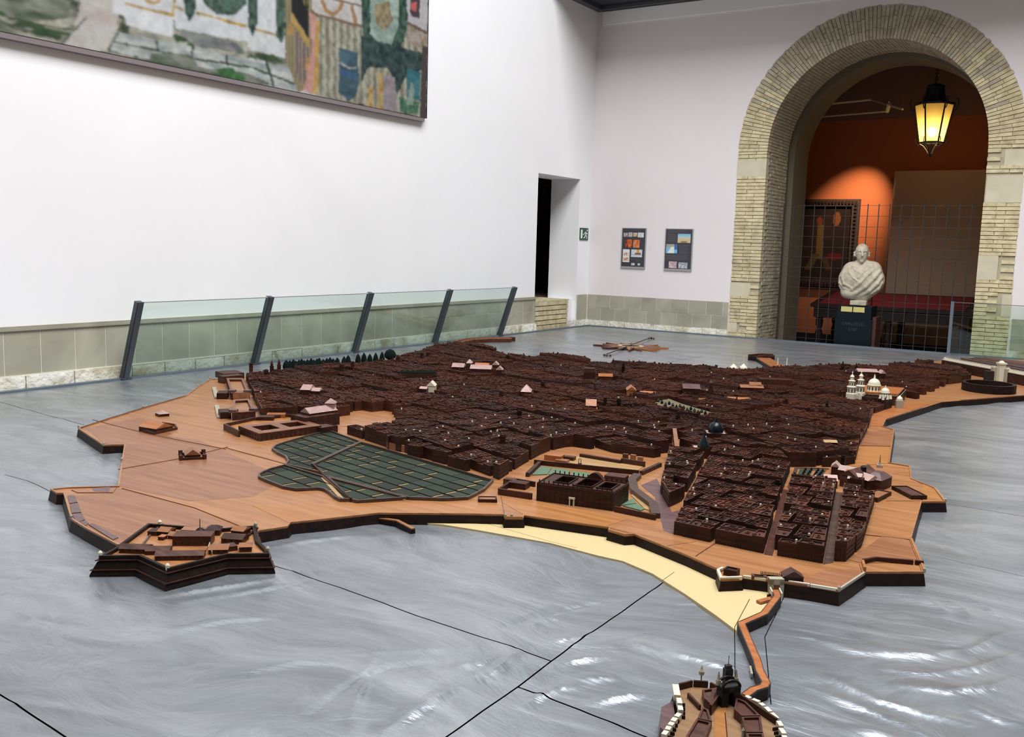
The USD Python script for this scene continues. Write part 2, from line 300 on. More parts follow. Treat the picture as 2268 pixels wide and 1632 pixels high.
def rough_block(lo, hi, amp, seed, ax):
    n = 7; lo, hi = np.asarray(lo, float), np.asarray(hi, float)
    u, v = np.meshgrid(np.linspace(0, 1, 9), np.linspace(0, 1, 5), indexing='ij')
    h = meshkit.fbm(np.stack([u * 3 + seed, v * 3, u * 0], -1), 3, seed % 97) - 0.5
    edge = np.minimum(np.minimum(u, 1 - u) * 8, np.minimum(v, 1 - v) * 4).clip(0, 1)
    dpt = (0.75 + 0.25 * edge) + amp * h * edge
    if ax == 0: P = np.stack([lo[0] + (hi[0] - lo[0]) * dpt, lo[1] + (hi[1] - lo[1]) * u, lo[2] + (hi[2] - lo[2]) * v], -1); Q = P.copy(); Q[..., 0] = lo[0]
    else: P = np.stack([lo[0] + (hi[0] - lo[0]) * u, hi[1] - (hi[1] - lo[1]) * dpt, lo[2] + (hi[2] - lo[2]) * v], -1); Q = P.copy(); Q[..., 1] = hi[1]
    idx = np.arange(45).reshape(9, 5); a, b, c, d = idx[:-1, :-1].ravel(), idx[1:, :-1].ravel(), idx[1:, 1:].ravel(), idx[:-1, 1:].ravel()
    f = [np.column_stack([a, b, c]), np.column_stack([a, c, d])]
    brd = [*idx[:, 0], *idx[-1, 1:], *idx[-2::-1, -1], *idx[0, -2:0:-1]]; brd = np.array(brd); nx = np.roll(brd, -1)
    f += [np.column_stack([brd, brd + 45, nx + 45]), np.column_stack([brd, nx + 45, nx])]
    return np.vstack([P.reshape(-1, 3), Q.reshape(-1, 3)]), np.vstack(f)
y = 1.2
while y < DY0:
    y1 = min(y + rng.choice([0.26, 0.34, 0.42, 0.55, 0.62]), DY0 + 0.02)
    part('stone', rough_block((XW, y + 0.005, FLOOR), (XW + 0.05, y1 - 0.005, 0.105 + rng.uniform(-0.006, 0.006)), 0.5, int(y * 100), 0), 'rough_marble', t, smooth=40); y = y1
part('stone', rough_block((XW, 13.06, FLOOR), (XW + 0.03, 13.35, 0.10), 0.4, 5, 0), 'rough_marble', t)
part('stone', rough_block((XW, 13.36, FLOOR), (XW + 0.03, 13.655, 0.10), 0.4, 8, 0), 'rough_marble', t)
part('moulding', MB().span((XW, YF, 0.104), (XW + 0.03, DY0, 0.118)), 'pale_mortar', t)
# end wall, left of the arch and right of it
for nm, bnm, xa, xb, lab in (('trim_4', 'baseboard_back', XW, ARC_X - R_OUT, 'left of the arch'), ('trim_5', 'baseboard_back', ARC_X + R_OUT, XR, 'right of the arch')):
    t = thing(nm, f'two courses of greyish stone slabs on the end wall {lab}', 'stone cladding', ((xa + xb) / 2, YW, 0), kind='structure')
    part('mortar', MB().span((xa, YW - 0.0165, FLOOR), (xb, YW, 0.495)), 'pale_mortar', t)
    for z0, z1, o in ((0.095, 0.292, 0.0), (0.298, 0.50, 0.13)):
        x = xa + 0.02 + o * 0
        first = True
        while x < xb - 0.03:
            w = (0.17 if first and o else 0.27) + rng.uniform(-0.03, 0.03); x1 = min(x + w, xb - 0.004); first = False
            part('slab', MB().span((x + 0.003, YW - rng.uniform(0.018, 0.0215), z0), (x1 - 0.003, YW, z1)), 'slab_stone', t); x = x1
    t = thing(bnm, f'rough whitish base stones on the end wall {lab}', 'stone base', ((xa + xb) / 2, YW, 0), kind='structure')
    x = xa + 0.02
    while x < xb - 0.03:
        x1 = min(x + rng.choice([0.22, 0.30, 0.38, 0.5]), xb - 0.004)
        part('stone', rough_block((x + 0.004, YW - 0.04, FLOOR), (x1 - 0.004, YW, 0.09 + rng.uniform(-0.008, 0.008)), 0.5, int(abs(x) * 100), 1), 'rough_marble', t, smooth=40); x = x1

# doorway: brick step below, dark passage behind
t = thing('door_1', 'narrow dark doorway in the left wall above a brick step', 'doorway', (XW, 12.65, 0), kind='structure')
part('mortar', MB().span((XW - 0.058, DY0 + 0.004, FLOOR), (XW - 0.035, 13.06, DZ0 - 0.01)), 'arch_mortar', t)
row = 0; z = 0.0
while z < DZ0 - 0.02:
    y = DY0 + 0.006 - (0.14 if row % 2 else 0)
    while y < 13.05:
        y1 = y + 0.27 + rng.uniform(-0.02, 0.02); a, b = max(y, DY0 + 0.006), min(y1, 13.05)
        if b - a > 0.03: part('brick', MB().box((XW - 0.03 + 0, (a + b) / 2, z + 0.034), (0.05 + rng.uniform(-0.008, 0.012), b - a - 0.012, 0.060)), 'arch_brick', t)
        y = y1
    z += 0.072; row += 1
part('threshold', MB().span((DX0, DY0, DZ0 - 0.012), (XW - 0.004, 13.07, DZ0 + 0.012)), 'arch_brick', t)
part('passage', MB().shape(sbox(DX0 - 2.4, DY0 - 2.0, DX0, DY1 + 4.0), 0.37, 0.425).shape(sbox(DX0 - 2.4, DY0 - 2.0, DX0, DY1 + 4.0), 2.9, 3.0)
     .span((DX0 - 2.5, DY0 - 2, 0.37), (DX0 - 2.4, DY1 + 4, 3)).span((DX0 - 2.4, DY1 + 3.9, 0.37), (DX0, DY1 + 4, 3)).span((DX0 - 2.4, DY0 - 2.1, 0.37), (DX0, DY0 - 2, 3)), 'taupe_paint', t, label='dim brown passage beyond the doorway')
cv = MB()
for i in range(14):
    yy = 15.0 + i * 0.1; cv.box((DX0 - 1.55 + 0.03 * math.sin(i * 2.1), yy, 1.40), (0.07, 0.11, 1.9), rz=0.5 * math.sin(i * 1.7))
part('curtain', cv, 'wine_black', t, label='dark hanging in the passage')
g = MB()
for i in range(3): g.box((DX0 - 1.45, 15.05 + 0.05 * i, 1.72 + 0.05 * i), (0.02, 0.05, 0.12), rz=0.4)
part('ember', g, 'orange_paint', t)  # orange pieces painted in for a red glint

# emergency exit sign on the left wall
t = thing('exit_sign', 'small green and white emergency exit sign with running figure beside the doorway', 'exit sign', (XW, 13.45, 1.46))
part('plate', MB().span((XW, 13.325, 1.363), (XW + 0.012, 13.59, 1.553)), 'sign_green', t)
part('door_symbol', MB().span((XW + 0.012, 13.345, 1.39), (XW + 0.014, 13.395, 1.525)), 'sign_white', t)
def limb(b, a, c, w):
    a, c = np.array(a), np.array(c); d = c - a; d = d / np.linalg.norm(d); n_ = np.array([-d[1], d[0]]) * w / 2
    return b.extr_x(Polygon([a - n_, c - n_, c + n_, a + n_]), XW + 0.012, XW + 0.014)
g = MB()
for a, c, w in (((13.535, 1.495), (13.505, 1.445), 0.034), ((13.505, 1.45), (13.545, 1.42), 0.02), ((13.545, 1.42), (13.54, 1.385), 0.016), ((13.505, 1.45), (13.475, 1.405), 0.02), ((13.475, 1.405), (13.44, 1.40), 0.016),
                ((13.53, 1.49), (13.565, 1.46), 0.014), ((13.53, 1.49), (13.485, 1.485), 0.014), ((13.485, 1.485), (13.455, 1.455), 0.012), ((13.41, 1.45), (13.44, 1.45), 0.014)): limb(g, a, c, w)
g.extr_x(Point(13.552, 1.517).buffer(0.015), XW + 0.012, XW + 0.014)
part('running_figure', g, 'sign_white', t)

# two information posters left of the arch
def poster(x0, x1, z0, z1, label, pics, lines):
    t = thing('poster', label, 'poster', ((x0 + x1) / 2, YW, (z0 + z1) / 2)); W_, H_ = x1 - x0, z1 - z0
    part('backing', MB().span((x0 - 0.012, YW - 0.022, z0 - 0.03), (x1 + 0.012, YW, z1 + 0.012)), 'poster_edge', t)
    part('sheet', MB().span((x0, YW - 0.026, z0), (x1, YW - 0.022, z1)), 'poster_dark', t)
    for u0, v0, u1, v1, cols in pics:                 # each picture a small print of coloured bands
        X0, X1, Z1, Z0 = x0 + u0 * W_, x0 + u1 * W_, z1 - v0 * H_, z1 - v1 * H_
        paint_panel('picture', (X0, YW - 0.0275, Z0), (X1, YW - 0.026, Z1), cols, t)
    g = MB()
    for u0, v, u1 in lines:
        g.span((x0 + u0 * W_, YW - 0.0268, z1 - v * H_ - 0.0035), (x0 + u1 * W_, YW - 0.0255, z1 - v * H_ + 0.0035))
    part('text_lines', g, 'poster_grey', t, kind='stuff')
def painted(name, verts, faces, cols, parent, label=None):
    t = part(name, (verts, faces), 'painted_canvas', parent, label)
    UsdGeom.PrimvarsAPI(stage.GetPrimAtPath(t.path)).CreatePrimvar('paint', Sdf.ValueTypeNames.Color3fArray, 'vertex').Set([Gf.Vec3f(*map(float, c)) for c in cols])
    return t
def paint_panel(name, lo, hi, fn, parent, n=14):
    lo, hi = np.array(lo), np.array(hi)
    u, v = np.meshgrid(np.linspace(0, 1, n), np.linspace(0, 1, n), indexing='ij')
    P = np.stack([lo[0] + (hi[0] - lo[0]) * u, np.full(u.shape, lo[1]), lo[2] + (hi[2] - lo[2]) * v], -1).reshape(-1, 3); Q = P.copy(); Q[:, 1] = hi[1]
    idx = np.arange(n * n).reshape(n, n); a, b, c, d = idx[:-1, :-1].ravel(), idx[1:, :-1].ravel(), idx[1:, 1:].ravel(), idx[:-1, 1:].ravel()
    f = [np.column_stack([a, b, c]), np.column_stack([a, c, d])]
    brd = np.array([*idx[:, 0], *idx[-1, 1:], *idx[-2::-1, -1], *idx[0, -2:0:-1]]); nx = np.roll(brd, -1); k = n * n
    f += [np.column_stack([brd, brd + k, nx + k]), np.column_stack([brd, nx + k, nx])]
    col = fn(u, 1 - v).reshape(-1, 3)
    painted(name, np.vstack([P, Q]), np.vstack(f), np.vstack([col, col]), parent)
def lerp(a, b, t): return np.asarray(a) * (1 - t[..., None]) + np.asarray(b) * t[..., None]
def specks(seed, a, b, k=9):
    def fn(u, v):
        h = np.random.default_rng(seed).random(u.shape); return lerp(a, b, (h > 0.5) * 1.0)
    return fn
def blobs(seed, cols, s=3.0):
    def fn(u, v):
        h = meshkit.fbm(np.stack([u * s + seed, v * s, u * 0], -1), 3, seed); h = ((h - 0.25) / 0.5).clip(0, 0.999) * (len(cols) - 1); i = h.astype(int)
        c = np.array(cols); return c[i] * (1 - (h - i))[..., None] + c[i + 1] * (h - i)[..., None]
    return fn
def sky_town(u, v): 
    c = lerp((0.13, 0.40, 0.62), (0.45, 0.55, 0.50), (v / 0.45).clip(0, 1)); c[v > 0.5] = (0.55, 0.48, 0.25); c[(v > 0.8) & (np.abs(u - 0.5) < 0.25)] = (0.3, 0.17, 0.1); return c
def fort_sea(u, v):
    c = lerp((0.33, 0.33, 0.27), (0.18, 0.45, 0.66), ((v - 0.3) / 0.1).clip(0, 1)); w = (u - 0.35 > (1 - v) * 0.5 - 0.25) & (u < 0.72) & (v > 0.25); c[w] = (0.66, 0.72, 0.70); c[(u > 0.74) & (v < 0.6)] = (0.05, 0.14, 0.33); c[v > 0.94] = (0.02, 0.03, 0.05); return c
def plan_card(u, v):
    c = np.full((*u.shape, 3), 0.70) * np.array([1, 0.98, 0.92]); h = np.random.default_rng(3).random(u.shape)
    c[(np.abs(u - 0.5) < 0.35) & (v > 0.25) & (v < 0.5) & (h > 0.45)] = (0.35, 0.12, 0.04); c[(v > 0.65) & (v < 0.85) & (np.abs(u - 0.5) < 0.4) & (h > 0.3)] = (0.50, 0.10, 0.02); return c
def room_card(u, v):
    c = np.full((*u.shape, 3), 0.6) * np.array([0.95, 1, 1.05]); c[(np.abs(u - 0.6) < 0.12) & (v < 0.55)] = (0.62, 0.30, 0.06); c[(np.abs(u - 0.6) < 0.28) & (np.abs(v - 0.55) < 0.1)] = (0.25, 0.10, 0.06); c[(v > 0.68) & (v < 0.76)] = (0.20, 0.26, 0.30); return c
red = blobs(11, [(0.12, 0.01, 0.01), (0.50, 0.08, 0.02), (0.62, 0.22, 0.05)]); red2 = blobs(21, [(0.40, 0.03, 0.02), (0.60, 0.12, 0.05), (0.62, 0.40, 0.14)])
poster(-6.758, -6.368, 0.975, 1.56, 'dark poster with small red prints and four pictures in a row on the end wall',
       [(0.05, 0.11, 0.24, 0.22, specks(1, (0.1, 0.08, 0.08), (0.55, 0.5, 0.5))), (0.27, 0.10, 0.44, 0.22, specks(2, (0.25, 0.2, 0.2), (0.6, 0.56, 0.56))), (0.47, 0.11, 0.65, 0.21, blobs(5, [(0.3, 0.2, 0.1), (0.7, 0.6, 0.35)])), (0.68, 0.10, 0.94, 0.23, specks(4, (0.4, 0.4, 0.42), (0.7, 0.7, 0.72))),
        (0.15, 0.29, 0.43, 0.50, red), (0.49, 0.29, 0.77, 0.50, red2), (0.05, 0.55, 0.35, 0.89, plan_card), (0.42, 0.55, 0.90, 0.75, room_card), (0.44, 0.91, 0.59, 0.97, specks(8, (0.3, 0.3, 0.3), (0.8, 0.8, 0.8))), (0.73, 0.91, 0.83, 0.97, specks(9, (0.2, 0.2, 0.2), (0.7, 0.7, 0.7)))],
       [(0.15, 0.045, 0.80), (0.40, 0.81, 0.86), (0.62, 0.85, 0.80)])
poster(-6.022, -5.598, 0.968, 1.56, 'dark poster full of text with a blue sky picture, nearest the arch',
       [(0.46, 0.11, 0.95, 0.34, sky_town), (0.03, 0.38, 0.46, 0.62, fort_sea), (0.16, 0.82, 0.47, 0.99, specks(12, (0.35, 0.22, 0.24), (0.62, 0.52, 0.52))), (0.54, 0.84, 0.88, 0.99, blobs(14, [(0.18, 0.2, 0.24), (0.6, 0.65, 0.68)], 7))],
       [(0.1, 0.03, 0.9), (0.1, 0.07, 0.75)] + [(0.06, 0.13 + 0.024 * i, 0.38 + 0.04 * (i % 3)) for i in range(9)] + [(0.54, 0.40 + 0.024 * i, 0.90 - 0.03 * (i % 4)) for i in range(10)] + [(0.06, 0.66 + 0.022 * i, 0.92 - 0.06 * (i % 3)) for i in range(6)])

# ------------------------------------------------------------------ brick arch
t = thing('door_2', 'wide round-headed archway of pale yellow brick in the end wall', 'archway', (ARC_X, YW, FLOOR), kind='structure')
def arch_band(r0, r1): return arch_poly(r1).difference(arch_poly(r0, foot=FLOOR - 1))
part('core', MB().extr_y(arch_band(R_IN + 0.008, R_OUT), YW + 0.010, 14.62), 'arch_mortar', t)
part('rear_core', MB().extr_y(arch_band(R_IN + 0.05, R_OUT), 14.62, 14.86), 'shaded_stone', t, label='recessed dark band inside the archway')  # shade deep in the archway is put into this stone colour
part('rear_ring', MB().extr_y(arch_band(R_IN - 0.03, R_OUT), 14.86, YB + 0.02), 'shaded_stone', t)
bricks = []                                           # (area seen, mesh, material)
def curved_brick(r0, r1, a0, a1, y0, y1):
    g = 0.004; b = []
    for yy in (y1, y0):
        q = []
        for r, a in ((r0, a0), (r1, a0), (r1, a1), (r0, a1)):
            da = g / r; aa = a + da if a == a0 else a - da
            q.append((ARC_X + r * math.cos(aa), yy, SPRING + r * math.sin(aa)))
        b.append(q)
    return MB().hexa(b[1][::-1], b[0][::-1]).done()
N = 104
for i in range(N):                                    # voussoir courses, two or three bricks each
    a0, a1 = math.pi * i / N, math.pi * (i + 1) / N
    cuts = [R_IN, R_IN + (0.15 if i % 2 else 0.28) + rng.uniform(-0.02, 0.02), R_OUT] if i % 3 else [R_IN, R_IN + 0.13, R_IN + 0.29 + rng.uniform(-0.02, 0.02), R_OUT]
    for q in range(len(cuts) - 1):
        bricks.append((2, curved_brick(cuts[q] + (0.002 if q else 0), cuts[q + 1] - 0.004 + (rng.uniform(-0.006, 0.010) if q == len(cuts) - 2 else 0), a0, a1, YW - rng.uniform(0.0, 0.010), YW + 0.09), 'arch_brick_shaded' if rng.random() < min(1, max(0, 4 * min(i / N - 0.08, 0.94 - i / N))) else 'arch_brick'))  # greyer towards the crown, whose shade is put into the colour
    yy = YW + 0.09                                    # the underside of the arch, along its depth
    while yy < 14.60:
        y1 = min(yy + rng.uniform(0.2, 0.28), 14.62); bricks.append((0.4, curved_brick(R_IN - rng.uniform(0, 0.006), R_IN + 0.06, a0, a1, yy + 0.003, y1 - 0.003), 'arch_brick_shaded')); yy = y1
stones = [(-1, 2.335, 2.56, 0.0, 0.44), (-1, 0.60, 0.80, 0.13, 0.44), (1, 1.96, 2.30, 0.02, 0.44), (1, 0.98, 1.30, 0.0, 0.24), (1, 2.42, 2.62, 0.2, 0.44), (1, 0.52, 0.80, 0.32, 0.44), (-1, 0.06, 0.22, 0.30, 0.44)]
for s in (-1, 1):
    z = FLOOR; row = 0
    while z < SPRING - 0.02:
        z1 = min(z + 0.051 + rng.uniform(-0.004, 0.004), SPRING)
        u = 0.0; us = [0.0, 0.16, 0.436] if row % 2 else [0.0, 0.27, 0.436]
        for q in range(len(us) - 1):                  # front face of the pier; u = distance from the opening
            u0, u1 = us[q], us[q + 1] + (rng.uniform(-0.012, 0.004) if q == len(us) - 2 else 0)
            if any(st[0] == s and st[1] - 0.03 < z < st[2] - 0.015 and u1 > st[3] + 0.05 and u0 < st[4] - 0.05 for st in stones): continue
            xa, xb = ARC_X + s * (R_IN + u0), ARC_X + s * (R_IN + u1)
            bricks.append((1.5 if z > -0.05 else 0.01, MB().span((min(xa, xb) + 0.004, YW - rng.uniform(0, 0.010), z + 0.004), (max(xa, xb) - 0.004, YW + 0.1, z1 - 0.004)).done(), 'arch_brick'))
        yy = YW + 0.09 + (0.1 if row % 2 else 0.0)
        while yy < 14.60:                             # reveal
            y1 = min(yy + rng.uniform(0.22, 0.27), 14.62); xa = ARC_X + s * R_IN; xo = rng.uniform(-0.004, 0.006)
            bricks.append(((0.6 if s < 0 else 0.05) if z > -0.05 else 0.01, MB().span((min(xa - s * xo, xa + s * 0.06), yy + 0.004, z + 0.004), (max(xa - s * xo, xa + s * 0.06), y1 - 0.004, z1 - 0.004)).done(), 'arch_brick_shaded')); yy = y1
        z = z1; row += 1
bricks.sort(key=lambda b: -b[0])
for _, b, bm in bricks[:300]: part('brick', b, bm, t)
for bmat in ('arch_brick', 'arch_brick_shaded'):
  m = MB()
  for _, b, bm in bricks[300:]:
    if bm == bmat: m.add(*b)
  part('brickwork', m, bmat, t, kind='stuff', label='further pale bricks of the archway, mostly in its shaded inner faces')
for s, z0, z1, u0, u1 in stones:
    xa, xb = sorted((ARC_X + s * (R_IN + u0), ARC_X + s * (R_IN + u1)))
    part('stone_block', MB().span((xa + 0.003, YW - 0.004, z0), (xb - 0.003, YW + 0.1, z1)), 'smooth_stone', t)

# ------------------------------------------------------------------ room beyond the arch
YR = 18.0
struct('wall_back_001', MB().span((-9.5, YR, FLOOR), (XR, YR + 0.15, 3.64)), 'orange_paint', 'orange painted wall of the room beyond the arch')
struct('wall_back_002', MB().span((-9.5, YR - 0.012, 3.64), (XR, YR + 0.15, 4.9)), 'taupe_paint', 'dark taupe upper wall of the room beyond the arch')
struct('wall_left_001', MB().span((-9.6, YB, FLOOR), (-9.5, YR, 4.9)), 'taupe_paint')
struct('wall_right_001', MB().span((XR - 0.2, YB, FLOOR), (XR, YR, 4.9)), 'taupe_paint')
struct('ceiling_002', MB().span((-9.6, YB, 4.8), (XR, YR + 0.15, 4.9)), 'taupe_paint')
struct('baseboard_back_002', MB().span((-9.5, YR - 0.02, FLOOR), (XR, YR, FLOOR + 0.23)), 'dark_void')
bp0 = on(1982, 379, 1, YR - 0.35)
t = thing('display_partition', 'tall beige display partition standing beyond the arch on the right', 'partition', ((bp0[0] + XR) / 2 - 1, YR - 0.3, FLOOR))
part('panel', MB().span((bp0[0], YR - 0.35, FLOOR), (0.2, YR - 0.27, bp0[2])), 'beige_board', t)
part('plinth', MB().span((bp0[0] + 0.03, YR - 0.37, FLOOR), (0.2, YR - 0.25, FLOOR + 0.2)), 'table_wood', t)

# dark framed portrait on the orange wall
c0, c1 = on(1700, 445, 1, YR - 0.06), on(1906, 440, 1, YR - 0.06); zb = on(1771, 632, 1, YR - 0.06)[2]; zt = (on(1906, 441, 1, YR - 0.06)[2])
xa, xb = c1[0] - 1.35, c1[0]
t = thing('framed_portrait', 'large dark portrait in a carved black frame on the orange wall', 'painting', ((xa + xb) / 2, YR, (zb + zt) / 2))
fr = 0.13
part('frame', MB().extr_y(sbox(xa, zb, xb, zt).difference(sbox(xa + fr, zb + fr, xb - fr, zt - fr)), YR - 0.09, YR), 'frame_brown', t)
g = MB()
for u in np.linspace(xa + 0.06, xb - 0.06, 22): g.box((u, YR - 0.095, zt - 0.06), (0.03, 0.03, 0.05)); g.box((u, YR - 0.095, zb + 0.06), (0.03, 0.03, 0.05))
for w in np.linspace(zb + 0.1, zt - 0.1, 22): g.box((xb - 0.06, YR - 0.095, w), (0.05, 0.03, 0.03)); g.box((xa + 0.06, YR - 0.095, w), (0.05, 0.03, 0.03))
part('carving', g, 'mahogany', t, kind='stuff')
def portrait(u, v):
    c = np.zeros((*u.shape, 3)) + np.array([0.020, 0.008, 0.008]); n_ = meshkit.fbm(np.stack([u * 5, v * 5, u * 0], -1), 3, 3)[..., None]; c = c * (0.5 + n_)
    fig = np.abs(u - 0.48 - 0.05 * v) < 0.045 + 0.02 * v; c[fig & (v > 0.25) & (v < 0.72)] = (0.13, 0.075, 0.022)
    c[(((u - 0.48) / 0.05) ** 2 + ((v - 0.2) / 0.055) ** 2) < 1] = (0.16, 0.035, 0.018); c[(((u - 0.76) / 0.06) ** 2 + ((v - 0.17) / 0.1) ** 2) < 1] = (0.22, 0.07, 0.02)
    c *= 0.6
    c[(((u - 0.76) / 0.13) ** 2 + ((v - 0.68) / 0.05) ** 2) < 1] = (0.07, 0.004, 0.008); c[(np.abs(u - 0.40 + (v - 0.75) * 0.6) < 0.06) & (v > 0.66) & (v < 0.88)] = (0.05, 0.03, 0.01); c[(np.abs(u - 0.62 - (v - 0.75) * 0.5) < 0.045) & (v > 0.7) & (v < 0.88)] = (0.04, 0.022, 0.01); return c
paint_panel('canvas', (xa + fr, YR - 0.05, zb + fr), (xb - fr, YR - 0.03, zt - fr), portrait, t, 60)

# big library table with red leather top
f0, f1 = on(1800, 674, 1, 15.75), on(2142, 694, 1, 15.75); tz = 0.45
t = thing('library_table', 'long dark carved desk with a sloping red leather top beyond the grille', 'table', ((f0[0] + f1[0]) / 2, 16.3, FLOOR))
tx0, tx1, ty0, ty1 = f0[0], f1[0] + 0.05, 15.75, 16.95
zb2 = on(1844, 644, 1, ty1)[2]                          # the writing surface slopes up towards the back
def desk(a, b, c, d, lo, hi):
    k = (zb2 - tz) / (ty1 - ty0); zz = lambda y, o: tz + k * (y - ty0) + o
    return MB().hexa([(a, c, zz(c, lo)), (b, c, zz(c, lo)), (b, d, zz(d, lo)), (a, d, zz(d, lo))], [(a, c, zz(c, hi)), (b, c, zz(c, hi)), (b, d, zz(d, hi)), (a, d, zz(d, hi))])
part('top', desk(tx0 - 0.03, tx1 + 0.03, ty0 - 0.03, ty1 + 0.03, -0.05, 0.0), 'table_wood', t)
part('leather', desk(tx0 + 0.09, tx1 - 0.09, ty0 + 0.06, ty1 - 0.09, 0.0, 0.008), 'red_leather', t)
part('end_panel', MB().extr_x(Polygon([(ty0 + 0.01, tz - 0.06), (ty1 - 0.01, tz - 0.06), (ty1 - 0.01, zb2 - 0.05)]), tx0 + 0.01, tx0 + 0.05).extr_x(Polygon([(ty0 + 0.01, tz - 0.06), (ty1 - 0.01, tz - 0.06), (ty1 - 0.01, zb2 - 0.05)]), tx1 - 0.05, tx1 - 0.01), 'table_wood', t)
part('apron', MB().span((tx0 + 0.02, ty0 + 0.01, tz - 0.22), (tx1 - 0.02, ty0 + 0.06, tz - 0.05)).span((tx0 + 0.02, ty1 - 0.06, tz - 0.22), (tx1 - 0.02, ty1 - 0.01, tz - 0.05)).span((tx0 + 0.02, ty0 + 0.06, tz - 0.22), (tx0 + 0.07, ty1 - 0.06, tz - 0.05)).span((tx1 - 0.07, ty0 + 0.06, tz - 0.22), (tx1 - 0.02, ty1 - 0.06, tz - 0.05)), 'table_wood', t)
for lx in (tx0 + 0.10, (tx0 + tx1) / 2, tx1 - 0.10):
    for ly in (ty0 + 0.10, ty1 - 0.10):
        part('leg', MB().lathe([(0.03, 0), (0.055, 0.03), (0.05, 0.10), (0.03, 0.16), (0.05, 0.30), (0.062, 0.42), (0.04, 0.50), (0.058, 0.56), (0.058, 0.70)], (lx, ly, FLOOR), 10), 'table_wood', t, smooth=40)

# ceiling spotlights beyond the arch
def px(x, y, depth_y): return on(x, y, 1, depth_y)
t = thing('spotlight_track', 'white angled lighting track with a spotlight beyond the arch', 'track light', tuple(px(1930, 225, 16.9)))
a, b, c, d = px(1800, 234, 16.9), px(1930, 221, 17.2), px(1999, 242, 16.2), px(1818, 259, 16.9)
h_ = px(1968, 236, 16.6)
part('track', MB().tube([a, b], 0.018).tube([b, c], 0.018), 'white_metal', t)
part('rail', MB().tube([d, px(1962, 247, 16.6)], 0.014), 'white_metal', t)
for q in (a, b, c): part('hanger', MB().tube([q, [q[0], q[1], 4.8]], 0.0025), 'taupe_paint', t)
tgt = np.array([on(1886, 438, 1, YR)[0], YR, on(1886, 430, 1, YR)[2] - 0.42])
hd = (tgt - h_) / np.linalg.norm(tgt - h_); body = MB().tube([h_ - hd * 0.05, h_ + hd * 0.10], 0.035, 10)
part('lamp_head', body, 'white_metal', t); part('yoke', MB().tube([h_, h_ + [0, 0, 0.08]], 0.012), 'white_metal', t)
sl = UsdLux.SphereLight.Define(stage, t.path + '/lamp'); sl.CreateRadiusAttr(0.02); sl.CreateIntensityAttr(38000.0); sl.CreateColorAttr(Gf.Vec3f(1, 0.72, 0.42))
pos = h_ + hd * 0.13 - t.loc
zax = -hd; xax = np.cross([0, 0, 1.0], zax); xax /= np.linalg.norm(xax); yax = np.cross(zax, xax)
sl.AddTransformOp().Set(Gf.Matrix4d(*xax, 0, *yax, 0, *zax, 0, *pos, 1))
sh = UsdLux.ShapingAPI.Apply(sl.GetPrim()); sh.CreateShapingConeAngleAttr(22.0); sh.CreateShapingConeSoftnessAttr(1.0)

# lantern hanging beyond the arch
LY = 16.2; lc = px(2066, 275, LY); s1 = np.linalg.norm(px(2023, 232, LY) - px(2112, 235, LY)) / 2
t = thing('lantern', 'lit six-sided wrought iron lantern hanging on a chain beyond the arch', 'lantern', tuple(lc))
zt_, zg1, zg0, zf, zc0 = px(2066, 186, LY)[2], px(2066, 232, LY)[2], px(2060, 316, LY)[2], px(2056, 350, LY)[2], px(2068, 224, LY)[2]
rt, rb_ = s1 * 0.98, s1 * 0.60
ang = [math.radians(60 * k + 12) for k in range(6)]
def hexpt(r, k, z): return np.array([lc[0] + r * math.cos(ang[k % 6]), lc[1] + r * math.sin(ang[k % 6]), z])
for k in range(6):
    q = [hexpt(rb_ * .97, k, zg0), hexpt(rb_ * .97, k + 1, zg0), hexpt(rt * .97, k + 1, zg1), hexpt(rt * .97, k, zg1)]
    cen = np.array([lc[0], lc[1], 0]); inn = [p * 0.985 + np.array([lc[0], lc[1], p[2]]) * 0.015 for p in q]
    part('pane', MB().hexa(q, inn), 'frosted_pane', t)
    part('corner_bar', MB().tube([hexpt(rb_, k, zg0 - 0.01), hexpt(rt, k, zg1 + 0.01)], 0.013, 5), 'black_steel', t)
    sc = [hexpt(rt + 0.01 + 0.045 * math.sin(u * 3.6), k, zg1 + 0.09 - 0.17 * u + 0.03 * math.sin(u * 6)) for u in np.linspace(0, 1, 9)]
    sb_ = [hexpt(rb_ + 0.01 + 0.05 * math.sin(u * 3.2), k, zg0 + 0.11 - 0.16 * u) for u in np.linspace(0, 1, 9)]
    part('scroll', MB().tube(sc, 0.008, 5).tube(sb_, 0.006, 5), 'black_steel', t)
    part('foot_scroll', MB().tube([hexpt(rb_ * (0.95 - 0.75 * u ** 0.6), k, zg0 - 0.02 - (zg0 - zf) * 0.62 * u) for u in np.linspace(0, 1, 7)], 0.007, 5), 'white_metal' if k % 2 else 'black_steel', t)
part('collar', MB().lathe([(rt * 1.05, -0.012), (rt * 1.05, 0.018)], (lc[0], lc[1], zg1), 6), 'black_steel', t)
part('base_ring', MB().tube([hexpt(rb_, k, zg0) for k in range(6)], 0.011, 5, closed=True), 'black_steel', t)
hh = zt_ - zg1
part('cap', MB().lathe([(rt, 0.0), (rt * 0.62, hh * 0.12), (rt * 0.50, hh * 0.45), (rt * 0.44, hh * 0.78), (rt * 0.50, hh * 0.82), (rt * 0.42, hh * 0.92), (rt * 0.18, hh)], (lc[0], lc[1], zg1), 12), 'black_steel', t)
part('finial', MB().lathe([(0.003, 0), (0.022, 0.05), (0.012, 0.09), (0.012, zg0 - zf - 0.01)], (lc[0], lc[1], zf), 8), 'black_steel', t)
ico = __import__('trimesh').creation.icosphere(2, 0.075); ico.apply_translation([lc[0], lc[1], zg0 + 0.20 * (zg1 - zg0) + 0.05]); part('bulb', ico, 'bulb_glow', t, smooth=True)
z = zt_; k = 0
